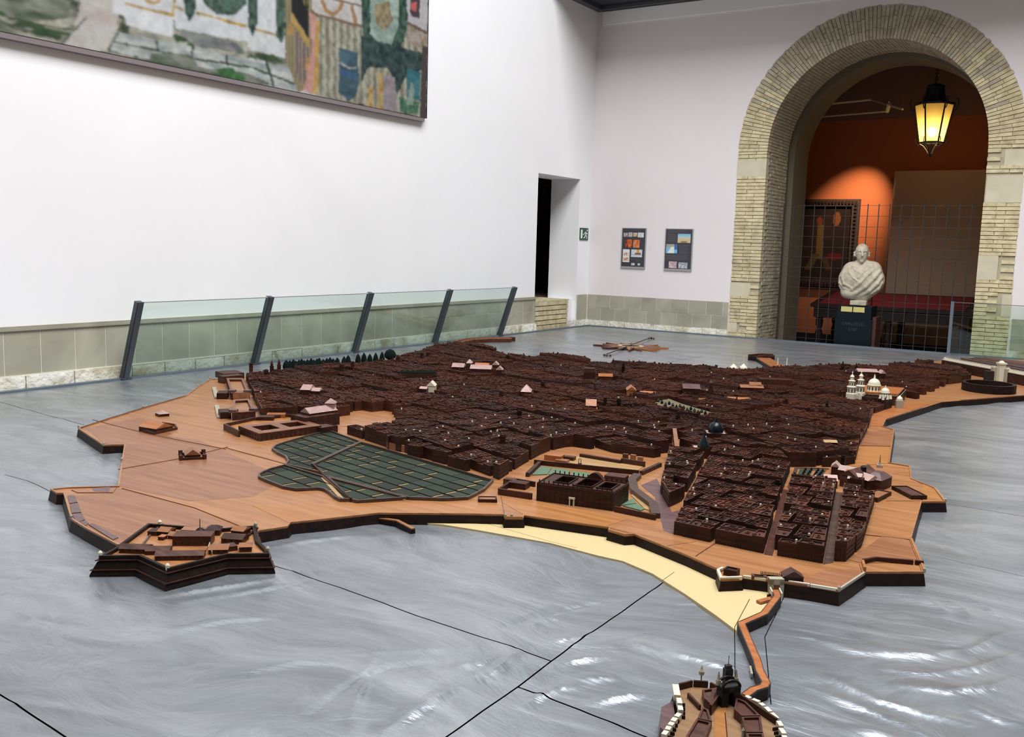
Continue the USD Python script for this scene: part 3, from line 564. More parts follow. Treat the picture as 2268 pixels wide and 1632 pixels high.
while z < 4.79:                                        # chain links
    a = np.linspace(0, 2 * math.pi, 9)[:-1]; r = 0.018
    pts = [[lc[0] + (r * math.cos(q) if k % 2 else 0), lc[1] + (0 if k % 2 else r * math.cos(q)), z + 0.028 + 0.034 * math.sin(q)] for q in a]
    part('chain_link', MB().tube(pts, 0.006, 4, closed=True), 'black_steel', t); z += 0.05; k += 1

# steel grille across the arch
GY = 14.25
t = thing('grille', 'low steel grille of thin crossed bars across the archway', 'grille', (ARC_X, GY, FLOOR))
g0, g1 = ARC_X - R_IN + 0.01, ARC_X + R_IN - 0.01
gz = on(1940, 452, 1, GY)[2]; pitch_ = 0.1495
for i in range(19): part('upright_bar', MB().span((g0 + 0.10 + i * pitch_ - 0.005, GY - 0.005, FLOOR), (g0 + 0.10 + i * pitch_ + 0.005, GY + 0.005, gz)), 'bar_steel', t)
z = gz - 0.02
while z > FLOOR: part('cross_bar', MB().span((g0, GY + 0.005, z - 0.0024), (g1, GY + 0.012, z + 0.0024)), 'cross_steel', t); z -= pitch_

# bust on its pedestal
BX, BY, PZ = -3.205, 13.98, 0.545
t = thing('pedestal', 'dark inscribed pedestal with two brass plaques under the bust', 'pedestal', (BX, BY, FLOOR))
part('base', MB().box((BX, BY, (FLOOR + 0.36) / 2), (0.50, 0.36, 0.36 - FLOOR)), 'pedestal_dark', t)
part('cap', MB().box((BX, BY, 0.45), (0.46, 0.34, 0.19)), 'pedestal_dark', t)
part('side_panel', MB().box((BX + 0.27, BY + 0.02, (FLOOR + 0.40) / 2), (0.05, 0.30, 0.40 - FLOOR)), 'pedestal_side', t)
for s in (-1, 1): part('plaque', MB().box((BX - 0.02 + s * 0.083, BY - 0.172, 0.495), (0.152, 0.008, 0.072)), 'brass_plaque', t)
def lettering(txt, h, cx, y, z, mat_, parent, bold=False):
    tm = meshkit.text_mesh(txt, h, 0.003, bold); v = np.asarray(tm.vertices); w = v[:, 0].max() - v[:, 0].min()
    part('lettering', (np.column_stack([v[:, 0] - v[:, 0].min() - w / 2 + cx, y - v[:, 2], v[:, 1] + z]), np.asarray(tm.faces)), mat_, parent)
lettering('CARLOS III', 0.040, BX, BY - 0.179, 0.275, 'engraved', t)
lettering('1787', 0.036, BX, BY - 0.179, 0.195, 'engraved', t)

def surface_nets(fn, lo, hi, step):
    ax = [np.arange(l, h + step, step) for l, h in zip(lo, hi)]
    X, Y, Z = np.meshgrid(*ax, indexing='ij'); D = fn(X, Y, Z); S = D < 0
    c = np.zeros(tuple(n - 1 for n in D.shape), np.int8)
    for i, j, k in np.ndindex(2, 2, 2): c += S[i:D.shape[0] - 1 + i, j:D.shape[1] - 1 + j, k:D.shape[2] - 1 + k]
    act = (c > 0) & (c < 8); idx = -np.ones(act.shape, int); idx[act] = np.arange(act.sum()); I = np.argwhere(act)
    acc = np.zeros((len(I), 3)); cnt = np.zeros(len(I))
    corners = list(np.ndindex(2, 2, 2))
    for p in corners:
        for axx in range(3):
            if p[axx]: continue
            q = list(p); q[axx] = 1
            dp, dq = D[tuple((I + p).T)], D[tuple((I + q).T)]; cr = (dp < 0) != (dq < 0)
            tt = np.where(cr, dp / np.where(cr, dp - dq, 1), 0); pt = np.tile(np.array(p, float), (len(I), 1)); pt[:, axx] += tt
            acc += pt * cr[:, None]; cnt += cr
    V = np.array(lo) + (I + acc / cnt[:, None]) * step; F = []
    for axx in range(3):
        u, w = (axx + 1) % 3, (axx + 2) % 3
        sl0 = [slice(None)] * 3; sl1 = [slice(None)] * 3; sl0[axx] = slice(0, -1); sl1[axx] = slice(1, None)
        cr = S[tuple(sl0)] != S[tuple(sl1)]; E_ = np.argwhere(cr); E_ = E_[(E_[:, u] > 0) & (E_[:, w] > 0) & (E_[:, u] < D.shape[u] - 1) & (E_[:, w] < D.shape[w] - 1)]
        o = []
        for du, dw in ((-1, -1), (0, -1), (0, 0), (-1, 0)):
            e = E_.copy(); e[:, u] += du; e[:, w] += dw; o.append(idx[tuple(e.T)])
        o = np.stack(o, 1); flip = ~S[tuple(E_.T)]; o[flip] = o[flip][:, ::-1]; F += [o[:, [0, 1, 2]], o[:, [0, 2, 3]]]
    return V, np.vstack(F)
def smin(a, b, k): h = np.clip(0.5 + 0.5 * (b - a) / k, 0, 1); return b * (1 - h) + a * h - k * h * (1 - h)
def ell(X, Y, Z, c, r): 
    q = np.sqrt(((X - c[0]) / r[0]) ** 2 + ((Y - c[1]) / r[1]) ** 2 + ((Z - c[2]) / r[2]) ** 2); return (q - 1) * min(r)
def caps(X, Y, Z, a, b, r0, r1):
    a, b = np.array(a), np.array(b); d = b - a; h = np.clip(((X - a[0]) * d[0] + (Y - a[1]) * d[1] + (Z - a[2]) * d[2]) / (d @ d), 0, 1)
    return np.sqrt((X - a[0] - h * d[0]) ** 2 + (Y - a[1] - h * d[1]) ** 2 + (Z - a[2] - h * d[2]) ** 2) - (r0 + (r1 - r0) * h)
def on_trunk(x, z, push=0.0): q = max(0.02, 1 - (x / 0.315) ** 2 - ((z - 0.36) / 0.27) ** 2); return (x, 0.025 - (0.185 * math.sqrt(q)) - push, z)
def bust_sdf(X, Y, Z):
    d = ell(X, Y, Z, (0, 0.025, 0.36), (0.315, 0.185, 0.26))                    # draped trunk
    d = smin(d, caps(X, Y, Z, (-0.15, 0.03, 0.52), (0.15, 0.03, 0.535), 0.085, 0.09), 0.07)
    d = smin(d, ell(X, Y, Z, (-0.12, -0.02, 0.16), (0.13, 0.11, 0.08)), 0.06); d = smin(d, ell(X, Y, Z, (0.05, 0, 0.14), (0.10, 0.09, 0.09)), 0.05)
    folds = [([(0.20, 0.55), (0.13, 0.46), (0.03, 0.33), (-0.08, 0.23), (-0.19, 0.19)], 0.024), ([(0.25, 0.50), (0.20, 0.40), (0.10, 0.27), (-0.02, 0.18), (-0.14, 0.14)], 0.028), ([(0.285, 0.42), (0.24, 0.32), (0.15, 0.22), (0.04, 0.15)], 0.028), ([(0.29, 0.33), (0.25, 0.25), (0.16, 0.18)], 0.026),
             ([(-0.16, 0.55), (-0.13, 0.46), (-0.06, 0.38), (0.02, 0.33)], 0.013), ([(-0.22, 0.50), (-0.24, 0.40), (-0.20, 0.30), (-0.09, 0.25)], 0.020), ([(-0.27, 0.40), (-0.27, 0.31), (-0.20, 0.24), (-0.08, 0.22)], 0.020), ([(-0.27, 0.27), (-0.21, 0.19), (-0.12, 0.14)], 0.022), ([(-0.10, 0.56), (-0.06, 0.50), (0.03, 0.46), (0.10, 0.50)], 0.010), ([(0.12, 0.57), (0.07, 0.50), (0.0, 0.40)], 0.015)]
    for pts, r in folds:
        for (x0, z0), (x1, z1) in zip(pts[:-1], pts[1:]): d = smin(d, caps(X, Y, Z, on_trunk(x0, z0, -0.004), on_trunk(x1, z1, -0.004), r, r), 0.012)
    d = smin(d, caps(X, Y, Z, (0, 0.02, 0.50), (-0.01, 0.0, 0.66), 0.085, 0.062), 0.05)        # neck
    ca, sa = math.cos(0.30), math.sin(0.30); hx, hy, hz = -0.01, -0.015, 0.735                   # head turned a little to its right
    U, W_ = (X - hx) * ca + (Y - hy) * sa, -(X - hx) * sa + (Y - hy) * ca; U = -U * -1; Z2 = Z - hz
    h = ell(U, W_, Z2, (0, 0.0, 0.04), (0.088, 0.108, 0.105)); h = smin(h, ell(U, W_, Z2, (0, -0.035, -0.035), (0.066, 0.078, 0.095)), 0.04)
    h = smin(h, caps(U, W_, Z2, (0, -0.105, 0.025), (0, -0.136, -0.025), 0.010, 0.017), 0.012)      # nose
    h = smin(h, caps(U, W_, Z2, (-0.05, -0.092, 0.04), (0.05, -0.092, 0.04), 0.012, 0.012), 0.015)  # brow
    h = smin(h, ell(U, W_, Z2, (0, -0.095, -0.105), (0.026, 0.022, 0.020)), 0.02)                   # chin
    h = smin(h, caps(U, W_, Z2, (-0.022, -0.106, -0.062), (0.022, -0.106, -0.062), 0.007, 0.007), 0.008)   # lips
    h = smin(h, caps(U, W_, Z2, (-0.018, -0.104, -0.078), (0.018, -0.104, -0.078), 0.008, 0.008), 0.008)
    for s in (-1, 1):
        h = np.maximum(h, -ell(U, W_, Z2, (s * 0.034, -0.104, 0.018), (0.021, 0.016, 0.013)))            # eye sockets
        h = smin(h, ell(U, W_, Z2, (s * 0.034, -0.090, 0.016), (0.015, 0.014, 0.011)), 0.004)
        for k in range(2): h = smin(h, caps(U, W_, Z2, (s * 0.092, 0.0, 0.012 - 0.036 * k), (s * 0.090, 0.06, 0.012 - 0.036 * k), 0.021, 0.021), 0.016)  # wig rolls over the ears
    h = smin(h, ell(U, W_, Z2, (0, 0.07, -0.03), (0.055, 0.05, 0.11)), 0.03)                         # hair tied at the nape
    d = smin(d, h, 0.02)
    d = smin(d, caps(X, Y, Z, (0.01, 0.01, 0.02), (0.01, 0.01, 0.16), 0.075, 0.07), 0.03)
    return smin(d, np.maximum(np.maximum(np.abs(X - 0.005) - 0.11, np.abs(Y) - 0.10), np.abs(Z - 0.035) - 0.034), 0.012)
V, F = surface_nets(bust_sdf, (-0.40, -0.30, -0.01), (0.42, 0.28, 0.90), 0.0075)
V = V + (meshkit.fbm(V * 30, 2, 4)[:, None] - 0.5) * 0.004
t = thing('bust', 'white plaster bust of a man in draped cloak standing on the dark pedestal', 'bust', (BX + 0.02, BY, PZ))
part('figure', (V * [1.0, 1, 0.98] + t.loc + [0, 0, 0.004], F), 'bust_plaster', t, smooth=True)

# ------------------------------------------------------------------ glass guards along the table edges
PY = [5.10, 6.575, 8.05, 9.525, 11.0]; PB, PT = np.array([-7.285, 0.0]), np.array([-7.052, 0.685])
PLAB = ['nearest of the five leaning dark steel posts on the left table edge', 'second leaning dark steel post along the left table edge', 'middle leaning dark steel post of the left glass guard',
        'fourth leaning dark steel post along the left table edge', 'farthest leaning dark steel post of the left glass guard']
dv = (PT - PB) / np.linalg.norm(PT - PB); nv = np.array([dv[1], -dv[0]])
for y, lab in zip(PY, PLAB):
    t = thing('guard_post', lab, 'post', (PB[0], y, 0), 'posts of the left glass guard')
    def slab(w, y0, y1, a=0.0, b=1.0, off=0.0):
        p0, p1 = PB + (PT - PB) * a + nv * off, PB + (PT - PB) * b + nv * off
        q = lambda p, yy: [(p[0] - nv[0] * w / 2, yy, p[1] - nv[1] * w / 2), (p[0] + nv[0] * w / 2, yy, p[1] + nv[1] * w / 2)]
        return MB().hexa([*q(p0, y0), *q(p0, y1)[::-1]], [*q(p1, y0), *q(p1, y1)[::-1]])
    part('post', slab(0.045, y - 0.030, y + 0.030, 0.0, 1.0), 'steel_post', t)
    part('clamp_strip', slab(0.012, y - 0.024, y + 0.024, 0.01, 1.01, 0.030), 'grey_steel', t)
    part('foot_plate', MB().box((PB[0], y, 0.006), (0.09, 0.10, 0.012)), 'steel_post', t)
GL = ['first glass pane of the left guard, between its two nearest posts', 'second glass pane along the left guard', 'third glass pane along the left guard', 'farthest glass pane of the left guard']
for i in range(4):
    t = thing('glass_pane', GL[i], 'glass panel', (PB[0], (PY[i] + PY[i + 1]) / 2, 0), 'glass panes of the left guard')
    part('pane', slab(0.010, PY[i] + 0.032, PY[i + 1] - 0.032, 0.025, 0.985), 'pane_glass', t)
    part('top_edge', slab(0.011, PY[i] + 0.032, PY[i + 1] - 0.032, 0.985, 0.996), 'pane_edge', t)
yb_ = 13.50; lean = -0.02
t = thing('glass_pane', 'glass pane of the end guard in front of the right arch pier', 'glass panel', (-0.9, yb_, 0))
def bslab(x0, x1, z0, z1, w): return MB().hexa([(x0, yb_ - w, z0), (x1, yb_ - w, z0), (x1, yb_, z0), (x0, yb_, z0)], [(x0, yb_ + lean - w, z1), (x1, yb_ + lean - w, z1), (x1, yb_ + lean, z1), (x0, yb_ + lean, z1)])
part('pane', bslab(-1.885, 0.42, 0.01, 0.675, 0.010), 'pane_glass', t)
part('top_edge', bslab(-1.885, 0.42, 0.675, 0.684, 0.011), 'pane_edge', t)
t = thing('guard_post', 'upright steel post at the left end of the end glass guard', 'post', (-1.905, yb_, 0))
part('post', MB().span((-1.925, yb_ - 0.03, 0.0), (-1.887, yb_ + 0.012, 0.69)), 'steel_frame', t)
part('foot_plate', MB().span((-1.94, yb_ - 0.04, 0.0), (-1.87, yb_ + 0.02, 0.012)), 'steel_frame', t)

# ------------------------------------------------------------------ the big painting
PF = XW + 0.065; pz0, pz1, py0, py1 = 2.69, 6.1, 2.2, on(945, 262, 0, XW + 0.065)[1]; pzc = on(945, 262, 0, PF)[2]
t = thing('wall_painting', 'huge painting of mossy stones, white plinths, garlands and draped cloth on the left wall', 'painting', (XW, (py0 + py1) / 2, (pz0 + pz1) / 2))
part('stretcher', MB().span((XW + 0.001, py0, pz0), (PF - 0.004, py1 - 0.035, pz1)), 'mauve_edge', t)
part('edge_strip', MB().span((XW + 0.02, py1 - 0.006, pzc), (PF + 0.002, py1 + 0.004, pz1)), 'frame_brown', t)
ny, nz = 520, 170
Yg, Zg = np.meshgrid(np.linspace(py0, py1 - 0.004, ny), np.r_[np.linspace(pzc, 4.25, 150), np.linspace(4.27, pz1, 20)], indexing='ij')
dP = np.stack([np.full(Yg.shape, PF), Yg, Zg], -1) - EYE
ux, uy = dP @ RGT, dP @ UPV; fz = dP @ FWD
sx, sy = 1134 + FPX * ux / fz, 816 - FPX * uy / fz     # where the photograph shows each spot of the canvas; used only to read the painted motifs off it
n1 = meshkit.fbm(np.stack([Yg * 2.2, Zg * 9, 0 * Yg], -1), 4, 2); n2 = meshkit.fbm(np.stack([Yg * 7, Zg * 22, 0 * Yg], -1), 3, 9); n3 = meshkit.fbm(np.stack([Yg * 20, Zg * 20, 0 * Yg], -1), 2, 5)
C = lerp((0.035, 0.05, 0.03), (0.34, 0.33, 0.27), ((n1 - 0.30) / 0.3).clip(0, 1)) * (0.75 + 0.5 * n3[..., None])
C = np.where((n2 > 0.60)[..., None], lerp((0.025, 0.045, 0.022), (0.04, 0.085, 0.03), n3), C)
def P_(pts): return shapely.contains_xy(Polygon(pts), sx + (n3 - 0.5) * 5, sy + (n2 - 0.5) * 5)
def line(pts, w): return shapely.contains_xy(LineString(pts).buffer(w), sx + (n3 - 0.5) * 3, sy + (n2 - 0.5) * 4)
def fill(mask, a, b=None, n=None):
    c = np.asarray(a) if b is None else lerp(a, b, ((n1 if n is None else n) * 2 - 0.5).clip(0, 1))
    C[mask] = c[mask] if np.ndim(c) > 1 else c
fill(P_([(-30, -60), (170, -60), (150, 40), (60, 50), (-30, 12)]), (0.04, 0.06, 0.035), (0.20, 0.22, 0.17), n2)
fill(P_([(190, -40), (258, -40), (262, 60), (240, 118), (135, 98), (165, 60)]), (0.38, 0.33, 0.30), (0.46, 0.46, 0.44))   # pale path
fill(P_([(268, 55), (290, 40), (282, 100), (262, 108)]), (0.03, 0.05, 0.025), (0.08, 0.09, 0.05), n3)
fill(P_([(255, 68), (700, 160), (700, 215), (240, 112)]), (0.22, 0.25, 0.25), (0.46, 0.48, 0.46), n2)
for pts in ([(135, 98), (170, 62), (190, 40)], [(240, 112), (262, 70), (275, 40)], [(20, 40), (150, 66)], [(0, 45), (30, 62), (130, 86)], [(583, 110), (605, 190)], [(346, 92), (350, 110)], [(427, 100), (425, 128)], [(502, 122), (504, 145)], [(250, 92), (350, 113), (428, 130), (560, 150), (650, 185)]): fill(line(pts, 2.2), (0.018, 0.035, 0.015))
fill(P_([(335, 118), (420, 120), (440, 150), (540, 160), (600, 185), (560, 192), (470, 170), (330, 135)]), (0.03, 0.06, 0.03), (0.20, 0.21, 0.17), n2)
fill(P_([(475, 152), (510, 150), (545, 172), (530, 182), (490, 170)]), (0.03, 0.10, 0.03), (0.07, 0.17, 0.06), n3)
fill(P_([(249, -40), (385, -40), (384, 82), (279, 55), (277, 37), (249, 29)]), (0.50, 0.50, 0.52), (0.56, 0.57, 0.58))       # white plinths
fill(P_([(387, -40), (632, -40), (632, 128), (552, 108), (548, 92), (386, 62)]), (0.46, 0.48, 0.50), (0.54, 0.56, 0.57))
fill(P_([(386, 62), (520, 92), (545, 120), (430, 100), (410, 85)]), (0.10, 0.11, 0.11), (0.22, 0.23, 0.22), n2)
fill(P_([(548, 60), (632, 78), (632, 130), (552, 108)]), (0.45, 0.46, 0.47), (0.5, 0.52, 0.52))
for pts in ([(280, 8), (384, 35)], [(384, 15), (404, 22)], [(436, 29), (545, 58)], [(568, 66), (612, 77)], [(386, -10), (384, 36)]):
    fill(line(pts, 2.6), (0.25, 0.15, 0.03), (0.42, 0.28, 0.07), n3)
fill(line([(318, -12), (326, 2), (340, 8), (352, 2), (358, -12)], 3.5), (0.40, 0.24, 0.06)); 
for pts in ([(404, -30), (433, -30), (434, 20), (420, 52), (408, 25)], [(440, -30), (550, -30), (545, 10), (520, 34), (480, 32), (452, 10)], [(547, -30), (571, -30), (570, 50), (560, 82), (550, 60)], [(610, -30), (645, -30), (640, 60), (625, 97), (612, 80)]):
    fill(P_(pts), (0.012, 0.028, 0.022), (0.07, 0.12, 0.09), n3)
fill(P_([(632, -40), (690, -40), (690, 195), (660, 205), (632, 130)]), (0.14, 0.12, 0.07), (0.26, 0.22, 0.13), np.sin(sx * 0.9) * 0.3 + 0.5)
fill(P_([(645, -40), (684, -40), (684, 85), (645, 25)]), (0.012, 0.012, 0.014))
fill(P_([(645, 27), (684, 87), (684, 108), (645, 46)]), (0.36, 0.24, 0.07)); fill(P_([(660, -40), (684, -40), (680, 28)]), (0.20, 0.17, 0.05), (0.02, 0.02, 0.02), np.sin(sx * 2) * 0.5 + 0.5)
fill(P_([(650, 60), (682, 108), (672, 195), (655, 160)]), (0.13, 0.08, 0.10), (0.24, 0.20, 0.15), np.sin(sx * 0.8) * 0.5 + 0.5)
for x0, y0 in ((644, 52), (680, 128)): fill(P_([(x0 - 3, y0), (x0 + 3, y0), (x0 + 5, y0 + 26), (x0 - 5, y0 + 26)]), (0.34, 0.20, 0.06))
fill(P_([(700, 36), (945, 95), (945, 262), (690, 205)]), (0.16, 0.15, 0.11), (0.34, 0.34, 0.27), (np.sin(sx * 0.42 + n2 * 3) * 0.35 + 0.5) * 0.6 + n3 * 0.4)   # silk curtains
fill(P_([(686, 20), (700, 38), (695, 207), (672, 202), (690, 110)]), (0.40, 0.20, 0.17), (0.50, 0.28, 0.25), n2)
fill(P_([(699, 42), (708, 48), (704, 210), (694, 207)]), (0.36, 0.22, 0.06), (0.44, 0.29, 0.09), n3)
fill(P_([(692, -40), (800, -40), (800, 58), (760, 48), (705, 33), (690, 18)]), (0.40, 0.38, 0.36), (0.48, 0.47, 0.46))
fill(line([(690, 24), (705, 34), (760, 48), (800, 58)], 3), (0.16, 0.10, 0.06)); fill(line([(714, 2), (722, 22), (738, 34), (752, 22), (758, 4)], 4), (0.30, 0.16, 0.06)); fill(line([(780, 15), (788, 50)], 4), (0.28, 0.16, 0.08)); fill(line([(725, -6), (800, 14)], 2), (0.15, 0.1, 0.07))
fill(P_([(796, -40), (908, -40), (904, 60), (885, 110), (862, 122), (835, 110), (805, 85)]), (0.012, 0.035, 0.030), (0.05, 0.10, 0.075), n3)
fill(P_([(820, -40), (884, -40), (882, 60), (866, 100), (845, 100), (820, 75)]), (0.17, 0.24, 0.20), (0.30, 0.38, 0.33), n2)
fill(P_([(830, 10), (862, 2), (870, 45), (852, 68), (832, 52)]), (0.17, 0.14, 0.08), (0.26, 0.21, 0.12), n3)
fill(P_([(902, -40), (948, -40), (946, 72), (902, 48)]), (0.40, 0.38, 0.39)); fill(P_([(909, -5), (931, -5), (930, 42), (909, 34)]), (0.05, 0.04, 0.05)); fill(P_([(911, 5), (924, 3), (922, 26), (912, 24)]), (0.42, 0.10, 0.09))
fill(line([(903, 52), (946, 72)], 2.2), (0.13, 0.08, 0.05)); fill(P_([(902, 56), (946, 76), (946, 112), (902, 95)]), (0.36, 0.33, 0.31), (0.20, 0.13, 0.07), n3)
fill(P_([(800, 80), (945, 120), (940, 150), (895, 175), (880, 210), (860, 150), (815, 150), (800, 190)]), (0.012, 0.030, 0.030), (0.04, 0.07, 0.065), n3)
fill(P_([(752, 105), (792, 117), (796, 185), (786, 215), (772, 224), (750, 205)]), (0.025, 0.055, 0.075), (0.06, 0.11, 0.14), n2); fill(P_([(752, 150), (790, 160), (788, 175), (752, 168)]), (0.04, 0.09, 0.17)); fill(line([(756, 140), (772, 150), (788, 150)], 2), (0.28, 0.29, 0.28))
for x0, y0 in ((815, 190), (838, 160)): fill(P_([(x0, y0), (x0 + 10, y0 + 3), (x0 + 12, 262), (x0 - 2, 260)]), (0.30, 0.18, 0.06), (0.38, 0.27, 0.11), n3)
fill(P_([(850, 165), (875, 172), (878, 250), (848, 240)]), (0.20, 0.17, 0.18), (0.28, 0.25, 0.27), n2); fill(P_([(902, 152), (932, 160), (930, 225), (900, 215)]), (0.02, 0.11, 0.14), (0.05, 0.16, 0.17), n2)
fill(P_([(884, 215), (928, 228), (926, 254), (886, 248)]), (0.03, 0.10, 0.06), (0.10, 0.19, 0.12), n3); fill(P_([(904, 200), (912, 180), (918, 204), (914, 235), (902, 232)]), (0.20, 0.26, 0.22)); fill(P_([(936, 100), (948, 104), (944, 262), (930, 258)]), (0.06, 0.045, 0.045))
from scipy.ndimage import gaussian_filter
C = gaussian_filter(C, (0.8, 0.8, 0)) * (0.72 + 0.30 * n3[..., None] * 0.9)
idx = np.arange(ny * nz).reshape(ny, nz); a, b, c, d = idx[:-1, :-1].ravel(), idx[1:, :-1].ravel(), idx[1:, 1:].ravel(), idx[:-1, 1:].ravel()
painted('canvas', np.stack([np.full(Yg.shape, PF), Yg, Zg], -1).reshape(-1, 3), np.vstack([np.column_stack([a, b, c]), np.column_stack([a, c, d])]), C.reshape(-1, 3).clip(0, 1), t)

# ================================================================== the sea table
TX0, TX1, TY0, TY1 = -7.256, 0.42, 0.55, 13.56
ZL = 0.045                                             # top of the modelled land
LAND_PX = [(498, 840), (465, 841), (438, 857.5), (411, 878), (317, 905), (243, 928), (180, 948), (172.6, 949.5), (229, 987), (275, 986), (261, 1078), (148, 1081), (111, 1085), (126, 1094), (140, 1094), (157, 1151), (189, 1171), (259.5, 1208),
           (420, 1232), (560, 1200), (573, 1177.7), (637, 1167.6), (644, 1159), (700, 1153.5), (838, 1138), (1040, 1139.6), (1116, 1141.6), (1118, 1149), (1159, 1149.5), (1161, 1143.5), (1349, 1170), (1346.5, 1176), (1384.5, 1186.8), (1405.7, 1185.4), (1522.8, 1232), (1593, 1264),
           (1601, 1262), (1589, 1267.5), (1596, 1286), (1643.5, 1284), (1645, 1280), (1698, 1287), (1744, 1292), (1794, 1299), (1857, 1310), (1915, 1272), (1910, 1257), (1917, 1269), (2047, 1269), (2018, 1195.4), (2041.6, 1112.7), (2095, 1112.7), (2071, 1081.5), (2041.6, 1070), (2019.6, 1061), (2016, 1033.7), (1970, 1026),
           (1975.4, 989.6), (1981, 952.8), (1955, 945.4), (1962.6, 929), (2085.7, 890), (2268, 876)]
land_pts = list(A(LAND_PX, ZL))
land_pts += [np.array(p) for p in ((0.10, 9.75), (0.10, 13.1), (-0.9, 13.2))] + list(A([(2085, 797), (2058, 804), (2045, 812), (1850, 820), (1740, 815), (1660, 826), (1500, 820), (1400, 814), (1298, 808), (1191, 799), (1112, 786), (1060, 772), (1004, 763.5), (951, 782), (880, 800), (700, 816), (560, 832)], ZL))
LAND = Polygon(land_pts).buffer(0)
if LAND.geom_type != 'Polygon': LAND = max(LAND.geoms, key=lambda g: g.area)
t = thing('sea_table', 'silver painted board sea in several panels under the whole model city', 'table', ((TX0 + TX1) / 2, (TY0 + TY1) / 2, FLOOR))
part('base_board', MB().span((TX0, TY0, FLOOR + 0.25), (TX1, TY1, -0.02)), 'board_black', t)
part('frame_edge', MB().span((TX0 - 0.056, TY0 - 0.05, -0.06), (TX0, TY1 + 0.056, 0.012)).span((TX0, TY1, -0.06), (TX1, TY1 + 0.056, 0.012)).span((TX0, TY0 - 0.05, -0.06), (TX1, TY0, 0.008)).span((TX1, TY0 - 0.05, -0.06), (TX1 + 0.05, TY1 + 0.056, 0.008)), 'steel_frame', t)
for qx, qy in ((TX0 + 0.2, 1.0), (TX0 + 0.2, 7.0), (TX0 + 0.2, 13.2), (TX1 - 0.2, 1.0), (TX1 - 0.2, 7.0), (TX1 - 0.2, 13.2)): part('leg', MB().box((qx, qy, FLOOR + 0.125), (0.1, 0.1, 0.25)), 'board_black', t)
def ray_on(p, q, k0=0.0, k1=1.0): p, q = np.array(p), np.array(q); return [tuple(p + (q - p) * k0), tuple(p + (q - p) * k1)]
SEAMS = [([(10, 1050), (60, 1062), (114, 1088)], 0.0045, 0.6), ([(560, 1235), (770, 1306), (1000, 1386), (1221, 1462)], 0.0055, 0), ([(1493, 1270), (1221, 1462), (1147, 1517), (985, 1632), (900, 1692)], 0.0055, 0), ([(1147, 1517), (1290, 1570), (1440, 1632), (1560, 1680)], 0.0065, 0),
         ([(1050, 1154), (1218, 1202), (1278, 1216)], 0.003, 0), ([(-40, 1512), (0, 1535), (150, 1632), (200, 1664)], 0.0055, 0), ([(-60, 868), (0, 889), (186, 940)], 0.0055, 0), ([(2040, 1105), (2150, 1122), (2320, 1150)], 0.004, 0), ([(1990, 1212), (2120, 1240), (2320, 1284)], 0.003, 0), ([(1940, 938), (2100, 960), (2320, 990)], 0.0055, 0),
         ([(1660, 1330), (1627, 1392), (1628, 1500)], 0.003, 0), ([(1745, 1300), (1694, 1408), (1708, 1556)], 0.003, 0), ([(1640, 779), (1850, 790), (2060, 806)], 0.005, 0), ([(700, 770), (790, 788), (870, 806)], 0.006, 0), ([(1205, 757), (1318, 763)], 0.006, 0), ([(1130, 772), (1390, 806)], 0.006, 0), ([(1484, 776), (1570, 782)], 0.006, 0), ([(1560, 787), (1425, 812)], 0.006, 0)]
def seam_line(pts): return LineString(A(pts, 0.0))
sheet = sbox(TX0, TY0, TX1, TY1)
far = LAND.buffer(-0.06)
gaps = unary_union([seam_line(p).buffer(w / 2, cap_style='flat') for p, w, _ in SEAMS])
# full-width joints also part the board into panels where the photograph hides them under the land
joints = unary_union([LineString([(TX0, 6.7), (TX1, 6.7)]).buffer(0.002), LineString([(-3.4, 6.7), (-3.4, TY1)]).buffer(0.002)]).intersection(far)
sea_poly = sheet.difference(far).difference(gaps)
